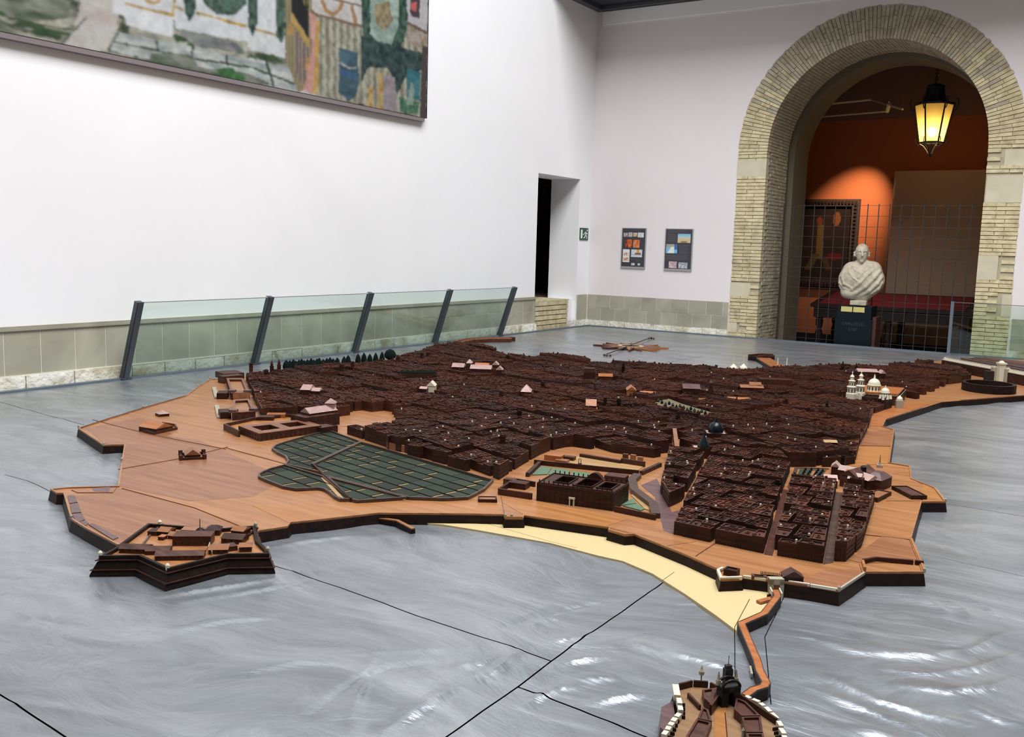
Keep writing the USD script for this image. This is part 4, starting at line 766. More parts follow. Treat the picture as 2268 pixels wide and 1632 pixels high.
# raised brush strokes of the sea relief, as (path, height, half width)
STROKES = [([(355, 1319), (450, 1306), (530, 1295), (622, 1277)], 5.5, 12), ([(400, 1332), (500, 1319), (600, 1302), (690, 1284)], 4.5, 12), ([(372, 1412), (400, 1391), (470, 1376), (540, 1369), (615, 1366)], 4.5, 13), ([(608, 1210), (690, 1197), (790, 1186)], 4.5, 14), ([(820, 1462), (800, 1520), (780, 1573), (787, 1632)], 4, 12), ([(694, 1582), (741, 1542), (800, 1500), (860, 1477), (939, 1467), (1032, 1477)], -4, 13),
           ([(850, 1620), (939, 1560), (1002, 1518)], 6, 14), ([(1085, 1395), (1224, 1355), (1362, 1328)], -4, 18), ([(1168, 1378), (1246, 1362)], 5, 12), ([(1215, 1424), (1306, 1404)], 5, 12), ([(1240, 1466), (1340, 1452)], 6, 13), ([(1262, 1500), (1370, 1496)], 5, 14), ([(1310, 1552), (1420, 1532)], 6, 14), ([(1160, 1560), (1230, 1520), (1290, 1515)], 5, 12), ([(1040, 1500), (1100, 1480), (1150, 1440)], 4.5, 12), ([(1000, 1475), (1060, 1470), (1110, 1450)], 5, 11),
           ([(1730, 1395), (1800, 1410), (1900, 1440), (2000, 1452), (2100, 1440)], 4, 16), ([(1880, 1405), (1960, 1442), (2060, 1452), (2160, 1432), (2250, 1392)], 5, 13), ([(1960, 1480), (2060, 1492), (2170, 1478), (2270, 1440)], 5, 13), ([(2000, 1516), (2100, 1530), (2200, 1520), (2280, 1495)], 5, 13), ([(1790, 1520), (1900, 1560), (2010, 1602), (2080, 1640)], 5, 15), ([(1840, 1500), (1950, 1548), (2060, 1580), (2160, 1600)], 5, 13), ([(1900, 1610), (1990, 1640)], 6, 14), ([(2150, 1560), (2210, 1590), (2275, 1600)], 5, 14),
           ([(2049, 1322), (2085, 1345), (2111, 1370)], 4, 11), ([(2100, 1325), (2140, 1350), (2170, 1380)], 4, 12), ([(2140, 1320), (2190, 1345), (2230, 1372)], 4, 12), ([(1985, 965), (2080, 985), (2180, 1002)], 4, 18), ([(1990, 990), (2060, 1012), (2140, 1030)], 3.5, 18), ([(2060, 1150), (2150, 1170), (2260, 1190)], 3.5, 16), ([(440, 1470), (560, 1480), (660, 1462), (760, 1470)], 3, 15), ([(60, 1230), (110, 1270), (150, 1330)], 3, 13), ([(20, 1330), (90, 1390), (130, 1460)], 3, 13), ([(240, 1015), (262, 1004)], 5, 16), ([(200, 1065), (256, 1056)], 5, 14),
           ([(1495, 1300), (1560, 1335), (1600, 1360)], 3.5, 12), ([(1480, 1440), (1560, 1462), (1625, 1478)], 4.5, 12), ([(1400, 1420), (1470, 1450)], 3.5, 14), ([(2086, 896), (2110, 890), (2120, 900)], 12, 30), ([(2190, 893), (2215, 890)], 10, 30)]
STROKES = [(LineString(A(p, 0.0)), h * 0.0017, w * 0.00140) for p, h, w in STROKES]
def wave_height(x, y):
    q = np.stack([x, y, 0 * x], -1)
    wx = meshkit.fbm(q * 0.45 + 11, 2, 1) - 0.5; wy = meshkit.fbm(q * 0.45 + 37, 2, 2) - 0.5
    th = 0.54 + 1.7 * (meshkit.noise(q * 0.35 + 5.0, 3) - 0.5)           # slowly turning direction of the strokes
    X, Y = x + 0.8 * wx, y + 0.8 * wy
    u = X * np.cos(th) + Y * np.sin(th); v = -X * np.sin(th) + Y * np.cos(th)
    s = meshkit.fbm(np.stack([u * 1.3, v * 5.0, 0 * u], -1), 3, 8) - 0.5
    s2 = meshkit.fbm(np.stack([u * 3.0, v * 13.0, 0 * u], -1), 2, 6) - 0.5
    r = 1 - np.abs(meshkit.noise(np.stack([u * 0.9, v * 2.6, 0 * u], -1), 21) * 2 - 1)
    pts = shapely.points(x, y); ridge = np.zeros(len(x))
    for l, hh, ww in STROKES:
        x0, y0, x1, y1 = l.bounds; k = (x > x0 - 0.1) & (x < x1 + 0.1) & (y > y0 - 0.1) & (y < y1 + 0.1)
        if k.any():
            t0 = shapely.line_locate_point(l, pts[k], normalized=True); dd = shapely.distance(l, pts[k]); wob = 0.65 + 0.7 * meshkit.noise(np.stack([x[k] * 9, y[k] * 9, 0 * x[k]], -1), 4)
            ridge[k] += hh * np.exp(-(dd / (ww * wob)) ** 2) * np.sin(np.pi * np.clip(t0, 0.04, 0.96)) ** 0.5
    return ridge + 0.0105 * s + 0.0022 * s2 + 0.004 * r ** 10 * np.clip(s * 6 + 0.5, 0, 1)
def sea_mesh(g):
    bx = []
    for r in [g.exterior, *g.interiors]:
        L = r.length; n = max(8, int(L / 0.011)); bx += [(p.x, p.y) for p in (r.interpolate(i * L / n) for i in range(n))] + list(r.coords)[:-1]
    x0, y0, x1, y1 = g.bounds; pts = [np.array(bx)]; gin = g.buffer(-0.007)
    for step, cond in ((0.0145, lambda x, y: np.hypot(x, y) < 4.6), (0.055, lambda x, y: np.hypot(x, y) >= 4.6)):
        gx, gy = np.meshgrid(np.arange(x0, x1, step), np.arange(y0, y1, step)); gx, gy = gx.ravel() + nrng.uniform(-.2, .2, gx.size) * step, gy.ravel() + nrng.uniform(-.2, .2, gx.size) * step
        k = cond(gx, gy); gx, gy = gx[k], gy[k]
        if len(gx): k = shapely.contains_xy(gin, gx, gy); pts.append(np.column_stack([gx[k], gy[k]]))
    p = np.unique(np.round(np.vstack(pts), 5), axis=0); d = Delaunay(p); f = d.simplices
    c = p[f].mean(1); gb = g.buffer(1e-4); f = f[shapely.contains_xy(gb, c[:, 0], c[:, 1])]
    e1, e2 = p[f[:, 1]] - p[f[:, 0]], p[f[:, 2]] - p[f[:, 0]]; ar = e1[:, 0] * e2[:, 1] - e1[:, 1] * e2[:, 0]; f[ar < 0] = f[ar < 0][:, ::-1]; f = f[np.abs(ar) > 1e-9]
    h = wave_height(p[:, 0], p[:, 1]); calm = np.clip(1.25 - np.hypot(p[:, 0], p[:, 1]) / 12, 0.35, 1)
    z = h * calm; z = z - np.median(z) - 0.004
    return np.column_stack([p, np.minimum(z, 0.012)]), f
for g in sorted(getattr(sea_poly, 'geoms', [sea_poly]), key=lambda g: -g.area):
    if g.area > 0.01: part('sea_panel', sea_mesh(g), 'sea_silver', t, smooth=True)

# sandy beach in front of the town wall
beach = Polygon(A([(900, 1154), (980, 1160), (1060, 1172.7), (1218, 1201), (1325, 1229), (1380, 1241), (1446, 1269), (1518, 1314), (1586, 1361), (1634, 1397), (1644, 1385), (1696, 1362), (1726, 1322), (1722, 1300), (1598, 1262), (1405, 1170), (1349, 1150), (1161, 1128), (900, 1135)], 0.008)).buffer(0)
beach = beach.difference(LAND.buffer(-0.02)).difference(unary_union([seam_line(SEAMS[k][0]).buffer(0.0014) for k in (4, 2, 10)]))
t = thing('beach', 'pale yellow painted sand along the foot of the model town wall', 'beach', tuple(at(1400, 1230)))
for g in sorted(getattr(beach, 'geoms', [beach]), key=lambda g: -g.area):
    if g.area > 2e-4: part('sand', MB().shape(g, -0.015, 0.0055), 'sand_yellow', t)

# ================================================================== the land
t = thing('model_land', 'honey coloured wooden ground of the model city with dark sea walls', 'model land', tuple(LAND.centroid.coords[0]) + (0,))
lr = np.array(LAND.exterior.coords)[:-1]
part('sea_wall', MB().prism(lr, -0.02, ZL - 0.004, 0.010), 'ebony', t, label='dark battered sea wall')
part('ground', MB().shape(LAND.buffer(-0.001, join_style='mitre'), ZL - 0.004, ZL), 'cedar', t)
rim = LAND.difference(LAND.buffer(-0.008, join_style='mitre'))
show = Polygon(A([(150, 800), (60, 1090), (300, 1260), (600, 1230), (1100, 1165), (1600, 1300), (1860, 1345), (2120, 1300), (2140, 1080), (2040, 900), (2268, 890), (2268, 860), (1900, 930), (1900, 1240), (1000, 1120), (640, 1130), (480, 800)], ZL)).buffer(0)
part('parapet', MB().shape(rim.intersection(show), ZL, ZL + 0.006), 'cedar', t, label='low light wooden rim of the sea wall')
VEN = [('cedar_red', [(276, 988), (330, 960), (440, 975), (640, 1060), (560, 1100), (420, 1110), (262, 1077)]), ('cedar_red', [(190, 948), (310, 925), (380, 960), (330, 985), (277, 984), (232, 984)]), ('cedar_red', [(160, 1100), (270, 1082), (420, 1125), (520, 1165), (430, 1190), (262, 1206), (190, 1168), (162, 1148)]),
       ('cedar_honey', [(640, 1158), (560, 1120), (900, 1112), (1090, 1112), (1115, 1140), (1040, 1138), (838, 1136), (700, 1151)]), ('cedar_honey', [(1110, 1112), (1180, 1108), (1390, 1150), (1340, 1166), (1162, 1141)]), ('cedar', [(1345, 1168), (1392, 1150), (1490, 1180), (1540, 1200), (1470, 1210), (1406, 1184)]), ('cedar_honey', [(1900, 990), (1976, 990), (1968, 1026), (1880, 1034)]), ('cedar_red', [(1908, 955), (1980, 953), (1976, 988), (1902, 988)]),
       ('cedar_red', [(1958, 1185), (2018, 1198), (2035, 1245), (1912, 1248), (1880, 1240)]), ('cedar', [(1985, 1035), (2016, 1036), (2020, 1062), (2040, 1072), (2040, 1110), (1962, 1110)]), ('cedar_honey', [(2044, 1072), (2069, 1083), (2091, 1111), (2044, 1111)]), ('cedar_red', [(1830, 1262), (1905, 1262), (1912, 1274), (1857, 1307), (1796, 1297), (1760, 1290)]), ('orange_wood', [(1955, 945), (1922, 943), (1940, 900), (2040, 893), (2075, 890), (1962, 928)])]
for vi, (w, p) in enumerate(VEN):
    g = Polygon(A(p, ZL)).buffer(0).intersection(LAND.buffer(-0.01))
    part('veneer', MB().shape(g, ZL - 0.002, ZL + 0.0004 + 0.0002 * vi), w, t)
for p in ([(205, 930), (330, 962), (500, 995)], [(262, 1040), (405, 1015), (505, 990)], [(500, 992), (640, 1030)], [(1541, 1232), (1585, 1203)], [(1900, 987), (1976, 989)], [(1908, 1184), (2018, 1196)], [(1110, 1100), (1117, 1138)], [(270, 1082), (430, 1125), (530, 1165)]):
    part('inlay_line', MB().wall(A(p, ZL), 0.0028, ZL - 0.001, ZL + 0.0034), 'rust_roof', t)
for p in ([(158, 1086), (258, 1081), (250, 1092), (172, 1092)], ): part('ramp', MB().shape(Polygon(A(p, ZL)), ZL, ZL + 0.004), 'cedar_red', t)
for p in ([(203, 1083), (245, 1080), (240, 1092), (208, 1090)], [(150, 1099), (165, 1098), (172, 1114), (154, 1116)], [(155, 1118), (173, 1116), (180, 1136), (159, 1138)], [(160, 1140), (181, 1138), (188, 1152), (170, 1160)], [(176, 1158), (190, 1154), (196, 1160), (190, 1166)], [(196, 1163), (206, 1161), (262, 1192), (250, 1197)]):
    part('gun_platform', MB().shape(Polygon(A(p, ZL)).buffer(0), ZL, ZL + 0.0045), 'violet_wood', t)
# low parapets on the bastions
for p, w, h_, mt in ([([(1910, 1250), (1915, 1267)], 0.010, 0.020, 'cedar'), ([(1912, 1248), (1940, 1243), (2022, 1250)], 0.012, 0.018, 'mahogany'), ([(2026, 1250), (2045, 1252)], 0.012, 0.018, 'mahogany'), ([(2018, 1197), (2047, 1267)], 0.009, 0.012, 'cedar'),
                     ([(1601, 1262), (1590, 1267.5), (1597, 1284.5), (1643, 1283)], 0.010, 0.012, 'ivory'), ([(1646, 1279.5), (1696, 1286)], 0.009, 0.010, 'ivory'), ([(1746, 1291), (1793, 1298)], 0.009, 0.010, 'ivory'), ([(1795, 1299), (1857, 1309)], 0.009, 0.010, 'ivory'), ([(1858, 1309), (1914, 1272)], 0.008, 0.010, 'bone_grey'),
                     ([(1118, 1148), (1158, 1149)], 0.008, 0.010, 'cedar'), ([(1348, 1176), (1384, 1186), (1405, 1185)], 0.008, 0.008, 'cedar'), ([(180, 948.5), (243, 928), (317, 905), (411, 878)], 0.008, 0.008, 'mahogany_red'), ([(2072, 1083), (2094, 1111)], 0.006, 0.007, 'boxwood')]):
    part('bastion_parapet', MB().wall(A(p, ZL), w, ZL, ZL + h_), mt, t)
for p in ((174, 948), (230, 987), (317, 904.5), (438, 857), (465, 840), (270, 1022), (158, 1150), (1133, 1147), (1119, 1147), (1858, 1309), (2047, 1268), (2094, 1112)):
    q = at(*p, ZL); part('sentry_box', MB().lathe([(0.006, 0), (0.006, 0.014), (0.007, 0.016), (0.001, 0.024)], (q[0], q[1], ZL), 8), 'bone_grey', t)

# ================================================================== the houses
def rot2(p, a): c, s = math.cos(a), math.sin(a); return np.asarray(p) @ np.array([[c, s], [-s, c]])
def shrink(ring, d):                                   # move a convex ring inwards by about d
    c = ring.mean(0); v = ring - c; r = np.linalg.norm(v, axis=1)
    inr = min(Point(c).distance(LineString([ring[i - 1], ring[i]])) for i in range(len(ring)))
    return c + v * max(0.05, 1 - d / max(inr, 1e-4))
def house_mesh(ring, h, r_, patio=True, far=False):
    rim, wl = 0.0045 + r_.uniform(0, 0.003), 0.004
    ring = ccw(ring); c = ring.mean(0); size = math.sqrt(abs(ring_area(ring)))
    m = MB(); p1 = shrink(ring, wl)
    lv = [(ring, h + rim), (p1, h + rim), (p1, h)]; wl_ = MB().loft([(ring, ZL), (ring, h + rim)], cap0=False, cap1=False).done()
    if patio and size > 0.035:
        f = size * r_.uniform(0.20, 0.30); pa = shrink(ring, f); pb = shrink(ring, f + wl * 0.9)
        if r_.random() < 0.6:
            k = r_.uniform(-0.25, 0.25) * f; sh = rot2([[k, k * r_.uniform(-1, 1)]], r_.uniform(0, 6))[0]; pa = pa + sh; pb = pb + sh
        lv += [(pa, h), (pa, h + rim * 0.9), (pb, h + rim * 0.9), (pb, ZL + 0.01)]
    m.loft(lv, cap0=False)
    a = math.atan2(*(ring[1] - ring[0])[::-1])
    for _ in range(r_.choice([1, 1, 2]) if far else r_.choice([0, 0, 1, 1])):
        q = ring[r_.randrange(len(ring))] * 0.72 + c * 0.28; s = r_.uniform(0.006, 0.012)
        m.box((q[0], q[1], h + 0.006), (s, s * r_.uniform(1, 2.2), 0.010 + r_.uniform(0, 0.026 if far else 0.007)), rz=a)
    if r_.random() < 0.5:
        i = r_.randrange(len(ring)); q0, q1 = ring[i - 1] * 0.5 + ring[i] * 0.5, c; q0 = q0 * 0.9 + c * 0.1; q1 = q0 * 0.4 + c * 0.6
        m.wall([q0, q1], 0.0035, h, h + rim * 0.9)
    return wl_, m.done()
def split(g, amax, gap, r_):
    if g.area < amax: return [g]
    rc = np.array(g.minimum_rotated_rectangle.exterior.coords)
    e0, e1 = rc[1] - rc[0], rc[2] - rc[1]
    if np.linalg.norm(e0) < np.linalg.norm(e1): o, e, w = rc[0], e1, e0
    else: o, e, w = rc[0], e0, e1
    k = r_.uniform(0.42, 0.58); j = r_.uniform(-0.04, 0.04)
    P0, P1 = o + e * (k + j), o + e * (k - j) + w; d = (P1 - P0) / np.linalg.norm(P1 - P0); n_ = np.array([-d[1], d[0]]); L = 5
    out = []
    for sgn in (1, -1):
        hp = Polygon([P0 - d * L + n_ * sgn * gap / 2, P0 + d * L + n_ * sgn * gap / 2, P0 + d * L + n_ * sgn * L, P0 - d * L + n_ * sgn * L])
        q = g.intersection(hp)
        for x in getattr(q, 'geoms', [q]):
            if x.geom_type == 'Polygon' and x.area > 0.0003: out += split(x, amax, gap, r_)
    return out
def clean(g):
    g = shapely.geometry.polygon.orient(g.simplify(0.003)); r = np.array(g.exterior.coords)[:-1]
    if len(r) > 4:
        hul = g.convex_hull.simplify(0.004); r = np.array(shapely.geometry.polygon.orient(hul).exterior.coords)[:-1]
    return r
def window_strip(m, a, b, h0, h1, step, row, w=0.0042, hh=0.0085, door=False):
    a, b = np.asarray(a, float), np.asarray(b, float); L = np.linalg.norm(b - a)
    if L < step * 1.2: return
    d = (b - a) / L; n_ = np.array([d[1], -d[0]]); k = max(1, int(L / step)); zz = h0 + 0.006
    ang_ = math.atan2(d[1], d[0])
    while zz + hh < h1:
        for i in range(k):
            c = a + d * (i + 0.5) * L / k
            m.box((c[0] + n_[0] * 0.0002, c[1] + n_[1] * 0.0002, zz + hh / 2), (w, 0.0012, hh), rz=ang_)
        zz += row
RES = []                                               # footprints kept free for landmarks
def block(g, label, group, near, hlo, hhi, amax, r_, mats=('mahogany_plum', 'mahogany_plum', 'roof_brown', 'roof_brown', 'mahogany')):
    lots = [x for x in split(g, amax, 0.0, r_) if x.area > 0.0005]
    lots = [x for x in lots if not any(x.centroid.within(q) or x.intersection(q).area > 0.08 * x.area for q in RES if q.distance(x) < 0.01)]
    if not lots: return None
    c = g.centroid
    t = thing('house_block', label, 'model houses', (c.x, c.y, ZL), group)
    hb = r_.uniform(hlo, hhi); bulk = MB(); broof = MB(); win = MB(); tw = MB(); nt = 0
    for lot in lots:
        ring = clean(lot)
        if len(ring) < 3: continue
        h = ZL + hb + r_.uniform(-0.005, 0.006)
        wm, rm = house_mesh(ring, h, r_, far=not near)
        if near: part('roof', rm, r_.choice(mats), part('house', wm, 'mahogany', t))  # roofs in lighter wood than walls: light from above put into the colour
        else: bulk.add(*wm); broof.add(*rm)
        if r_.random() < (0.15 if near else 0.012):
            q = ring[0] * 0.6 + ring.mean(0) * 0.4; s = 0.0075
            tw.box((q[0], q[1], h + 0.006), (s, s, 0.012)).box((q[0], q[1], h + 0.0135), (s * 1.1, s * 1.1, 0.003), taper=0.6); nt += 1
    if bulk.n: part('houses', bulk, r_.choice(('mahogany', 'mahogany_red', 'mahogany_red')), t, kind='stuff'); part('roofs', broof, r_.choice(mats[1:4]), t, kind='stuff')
    if nt: part('lookout_turret', tw, 'ivory', t, kind='stuff', label='tiny ivory lookout turrets')
    whole = unary_union([x.buffer(0.0005) for x in lots]).buffer(-0.0005).simplify(0.002)
    for ext in [np.array(shapely.geometry.polygon.orient(w_).exterior.coords) for w_ in getattr(whole, 'geoms', [whole]) if w_.geom_type == 'Polygon']:
     for i in range(len(ext) - 1):
        if near: window_strip(win, ext[i], ext[i + 1], ZL, ZL + hb - 0.010, 0.0125, 0.0185)
        elif np.hypot(*g.centroid.coords[0]) < 8.5: window_strip(win, ext[i], ext[i + 1], ZL + 0.012, ZL + hb - 0.012, 0.018, 0.024, 0.006, 0.012)
    if win.n: part('windows', win, 'dark_void', t, kind='stuff')
    return t

# ------------------------------------------------------------------ landmark buildings
def quad(p0, p1, depth, z=ZL):                        # front edge from pixel p0 to p1 on the ground, and depth metres behind it
    a, b = at(*p0, z)[:2], at(*p1, z)[:2]; e = (b - a) / np.linalg.norm(b - a); n_ = np.array([-e[1], e[0]])
    if n_ @ a < 0: n_ = -n_
    return np.array([a, b, b + n_ * depth, a + n_ * depth])
def quv(q, u, v): return (q[0] * (1 - u) + q[1] * u) * (1 - v) + (q[3] * (1 - u) + q[2] * u) * v
def gable(q, z0, z1, over=0.003, along=True):
    q = ccw(q); q = offset(q, over); m = MB()
    if not along: q = np.roll(q, -1, 0)
    r0, r1 = (q[0] + q[3]) / 2, (q[1] + q[2]) / 2
    v = [(*p, z0) for p in q] + [(*r0, z1), (*r1, z1)]
    return m.add(v, [[0, 1, 5], [0, 5, 4], [2, 3, 4], [2, 4, 5], [3, 0, 4], [1, 2, 5], [0, 2, 1], [0, 3, 2]])
def hip(q, z0, z1, over=0.003, k=0.0):
    q = offset(ccw(q), over); c = q.mean(0); return MB().loft([(q, z0), (c + (q - c) * max(k, 0.02), z1)])
def building(t, q, h, roof='flat', mat_='mahogany', rmat=None, wins=(0, 0), z0=ZL, rise=0.025, courts=(), floor=None, wname='walls'):
    """one building of a landmark: walls, roof, windows as parts"""
    q = ccw(q); rmat = rmat or mat_; zt = z0 + h
    RES.append(Polygon(q).buffer(0.012))
    if courts:
        g = Polygon(q).difference(unary_union([Polygon([quv(q, u0, v0), quv(q, u1, v0), quv(q, u1, v1), quv(q, u0, v1)]) for u0, v0, u1, v1 in courts]))
        part(wname, MB().shape(g, z0, zt), mat_, t); part('roof', MB().shape(g.buffer(0.001), zt, zt + 0.004), rmat, t)
        cb = unary_union([Polygon([quv(q, u0, v0), quv(q, u1, v0), quv(q, u1, v1), quv(q, u0, v1)]).buffer(0.002) for u0, v0, u1, v1 in courts])
        part('courtyard', MB().shape(cb, z0, z0 + (h * 0.72 if floor else 0.004)), floor or 'path_wood', t)
    elif roof == 'flat':
        p1 = shrink(q, 0.005)
        part(wname, MB().loft([(q, z0), (q, zt), (p1, zt), (p1, zt - 0.005)], cap0=False), mat_, t)
        if rmat != mat_: part('roof', MB().prism(p1, zt - 0.006, zt - 0.004), rmat, t)
    else:
        part(wname, MB().prism(q, z0, zt), mat_, t)
        part('roof', gable(q, zt, zt + rise, along=roof != 'cross') if roof in ('gable', 'cross') else hip(q, zt, zt + rise, k=0.0 if roof == 'pyramid' else 0.35), rmat, t)
    if wins[0]:
        w = MB(); row = h / (wins[0] + 0.4)
        for i in range(4):
            a, b = q[i], q[(i + 1) % 4]; n = max(2, int(np.linalg.norm(b - a) / wins[1])); ang_ = math.atan2(*(b - a)[::-1]); nn = np.array([b[1] - a[1], a[0] - b[0]]) / np.linalg.norm(b - a)
            for r_ in range(wins[0]):
                for k in range(n):
                    c = a + (b - a) * (k + 0.5) / n + nn * 0.0003
                    w.box((c[0], c[1], z0 + row * (r_ + 0.65)), (wins[1] * 0.36, 0.0014, row * 0.52), rz=ang_)
        part('windows', w, 'dark_void', t, kind='stuff')
def landmark(name, label, cat, p, group=None): q = at(*p, ZL); return thing(name, label, cat, (q[0], q[1], ZL), group)
def tower(t, x, y, h, s, mat_='mahogany', cap='spire', z0=ZL, name='tower'):
    m = MB().box((x, y, z0 + h / 2), (s, s, h)).box((x, y, z0 + h * 0.86), (s * 1.25, s * 1.25, h * 0.04)).box((x, y, z0 + h + 0.004), (s * 1.25, s * 1.25, 0.008))
    if cap == 'spire': m.box((x, y, z0 + h + 0.008 + s * 0.5), (s * 0.8, s * 0.8, s)).box((x, y, z0 + h + 0.008 + s * 1.6), (s * 0.75, s * 0.75, s * 1.3), taper=0.1)
    elif cap == 'flat': m.box((x, y, z0 + h + 0.012), (s * 0.9, s * 0.9, 0.010))
    part(name, m, mat_, t)

# hospice: the large three-courtyard palace facing the beach
zr = ZL + 0.082
hq = np.array([at(1189, 1071.5, zr)[:2], at(1360, 1094, zr)[:2], at(1393, 1073, zr)[:2], at(1226, 1050, zr)[:2]])
t = landmark('model_palace', 'big dark model palace with three courtyards and a white portal facing the beach', 'model palace', (1275, 1110))
building(t, hq, 0.082, mat_='mahogany', rmat='mahogany_plum', wins=(4, 0.026), courts=((0.17, 0.22, 0.37, 0.80), (0.46, 0.15, 0.68, 0.85), (0.74, 0.20, 0.92, 0.78)))
rims = MB()
for u0, v0, u1, v1 in ((0.17, 0.22, 0.37, 0.80), (0.46, 0.15, 0.68, 0.85), (0.74, 0.20, 0.92, 0.78)): rims.wall([quv(hq, u0, v0), quv(hq, u1, v0), quv(hq, u1, v1), quv(hq, u0, v1)], 0.006, zr + 0.003, zr + 0.011, closed=True)
rims.wall([quv(hq, 0.01, 0.02), quv(hq, 0.99, 0.02), quv(hq, 0.99, 0.98), quv(hq, 0.01, 0.98)], 0.005, zr + 0.003, zr + 0.009, closed=True)
part('roof_balustrade', rims, 'mahogany', t)
ps = MB()
for k in range(16):
    for v in (0.02, 0.98): q = quv(hq, 0.03 + k * 0.0627, v); ps.box((q[0], q[1], zr + 0.014), (0.004, 0.004, 0.018))
part('roof_finials', ps, 'mahogany', t, kind='stuff')
a_, b_ = quv(hq, 0.45, 0.88), quv(hq, 0.70, 0.88); m = MB(); ee = (b_ - a_); nn = np.array([-ee[1], ee[0]]) / np.linalg.norm(ee)
arc = [(u, math.sin(math.pi * u)) for u in np.linspace(0, 1, 15)]
lv = [[(*(a_ + ee * u + nn * o), zr + 0.003 + 0.038 * s_) for u, s_ in arc] for o in (0.0, 0.03)]
part('arched_gable', MB().add(np.array(lv[0] + lv[1]), [[i, i + 1, 15 + i + 1] for i in range(14)] + [[i, 15 + i + 1, 15 + i] for i in range(14)] + [[0, i + 1, i] for i in range(1, 14)] + [[15, 15 + i, 15 + i + 1] for i in range(1, 14)]), 'mahogany_red', t)
fa, fb = hq[0], hq[1]; fe = (fb - fa) / np.linalg.norm(fb - fa); fn = np.array([fe[1], -fe[0]]); fc = quv(hq, 0.47, 0) + fn * 0.003; fr_ = math.atan2(fe[1], fe[0])
m = MB()
for s in (-1, 1): c = fc + fe * s * 0.010; m.box((c[0], c[1], ZL + 0.016), (0.006, 0.008, 0.032), rz=fr_)
m.box((fc[0], fc[1], ZL + 0.036), (0.030, 0.010, 0.009), rz=fr_)
part('portal', m, 'ivory', t, label='small white portal'); part('door', MB().box((fc[0], fc[1], ZL + 0.014), (0.014, 0.004, 0.028), rz=fr_), 'dark_void', t)
# its grounds
t = landmark('palace_grounds', 'walled grounds with green beds and a sandy court behind the three-courtyard palace', 'model garden', (1300, 1030))
gp = Polygon(A([(1105, 1072), (1210, 1005), (1260, 1004), (1455, 1030), (1445, 1050), (1392, 1095), (1400, 1100), (1432, 1117), (1460, 1155), (1360, 1137), (1180, 1107), (1103, 1095)], ZL)); RES.append(gp.buffer(0.005))
part('court_floor', MB().shape(Polygon(A([(1240, 1025), (1290, 1008), (1430, 1030), (1405, 1048), (1250, 1024)], ZL)), ZL, ZL + 0.003), 'boxwood', t)
for p in ([(1178, 1053), (1198, 1034), (1222, 1037), (1212, 1052)], [(1215, 1052), (1224, 1037), (1262, 1043), (1256, 1058)], [(1262, 1058), (1266, 1044), (1335, 1054), (1325, 1064)], [(1374, 1121), (1397, 1107), (1402, 1104), (1409, 1116)], [(1380, 1122), (1410, 1117), (1428, 1128), (1420, 1132)]):
    part('garden_bed', MB().shape(Polygon(A(p, ZL)).buffer(0), ZL, ZL + 0.005), 'green_pale', t)
part('path', MB().shape(Polygon(A([(1398, 1098), (1404, 1094), (1444, 1128), (1440, 1132), (1428, 1128)], ZL)), ZL, ZL + 0.004), 'boxwood', t)
for p, h, w, mt in (([(1183, 1028), (1200, 1030), (1415, 1052)], 0.026, 0.010, 'mahogany'), ([(1196, 1029), (1168, 1056)], 0.022, 0.020, 'mahogany_plum'), ([(1285, 1012), (1376, 1027)], 0.020, 0.020, 'mahogany_red'), ([(1376, 1026), (1428, 1034)], 0.030, 0.016, 'mahogany_red'), ([(1462, 1033), (1420, 1052)], 0.022, 0.020, 'mahogany_plum'),
                     ([(1412, 1058), (1399, 1070), (1405, 1092), (1447, 1124), (1452, 1148)], 0.024, 0.042, 'path_wood'), ([(1361, 1133), (1452, 1152)], 0.026, 0.012, 'mahogany_red'), ([(1104, 1095), (1178, 1106)], 0.030, 0.012, 'mahogany_red'), ([(1105, 1093), (1140, 1070), (1185, 1078)], 0.026, 0.012, 'mahogany')):
    part('wall', MB().wall(A(p, ZL), w, ZL, ZL + h), mt, t)
for p, w_, h_, mt in (((1228, 1018), 0.10, 0.030, 'orange_wood'), ((1262, 1019), 0.06, 0.022, 'mahogany_red'), ((1245, 1024), 0.07, 0.016, 'cedar_red'), ((1365, 1066), 0.11, 0.034, 'mahogany_plum'), ((1385, 1020), 0.03, 0.04, 'mahogany_plum'), ((1402, 1022), 0.03, 0.04, 'cedar_red'), ((1418, 1026), 0.03, 0.038, 'cedar_red'), ((1150, 1080), 0.09, 0.03, 'mahogany'), ((1130, 1072), 0.06, 0.028, 'mahogany_plum')):
    q = at(*p, ZL); part('outbuilding', MB().box((q[0], q[1], ZL + h_ / 2), (w_, w_ * 0.7, h_), rz=fr_), mt, t)
q = at(1284, 1030, ZL); part('swing_frame', MB().box((q[0], q[1], ZL + 0.006), (0.02, 0.014, 0.008), rz=fr_).box((q[0] - 0.007, q[1], ZL + 0.02), (0.0025, 0.0025, 0.03)).box((q[0] + 0.007, q[1], ZL + 0.02), (0.0025, 0.0025, 0.03)).box((q[0], q[1], ZL + 0.035), (0.016, 0.0025, 0.002)), 'ebony', t)
t = landmark('long_bench_hut', 'small low dark hut between garden and palace grounds', 'model hut', (1080, 1110)); building(t, quad((1059, 1113), (1101, 1113.5), 0.06), 0.016, 'flat', 'mahogany', 'cedar_red')

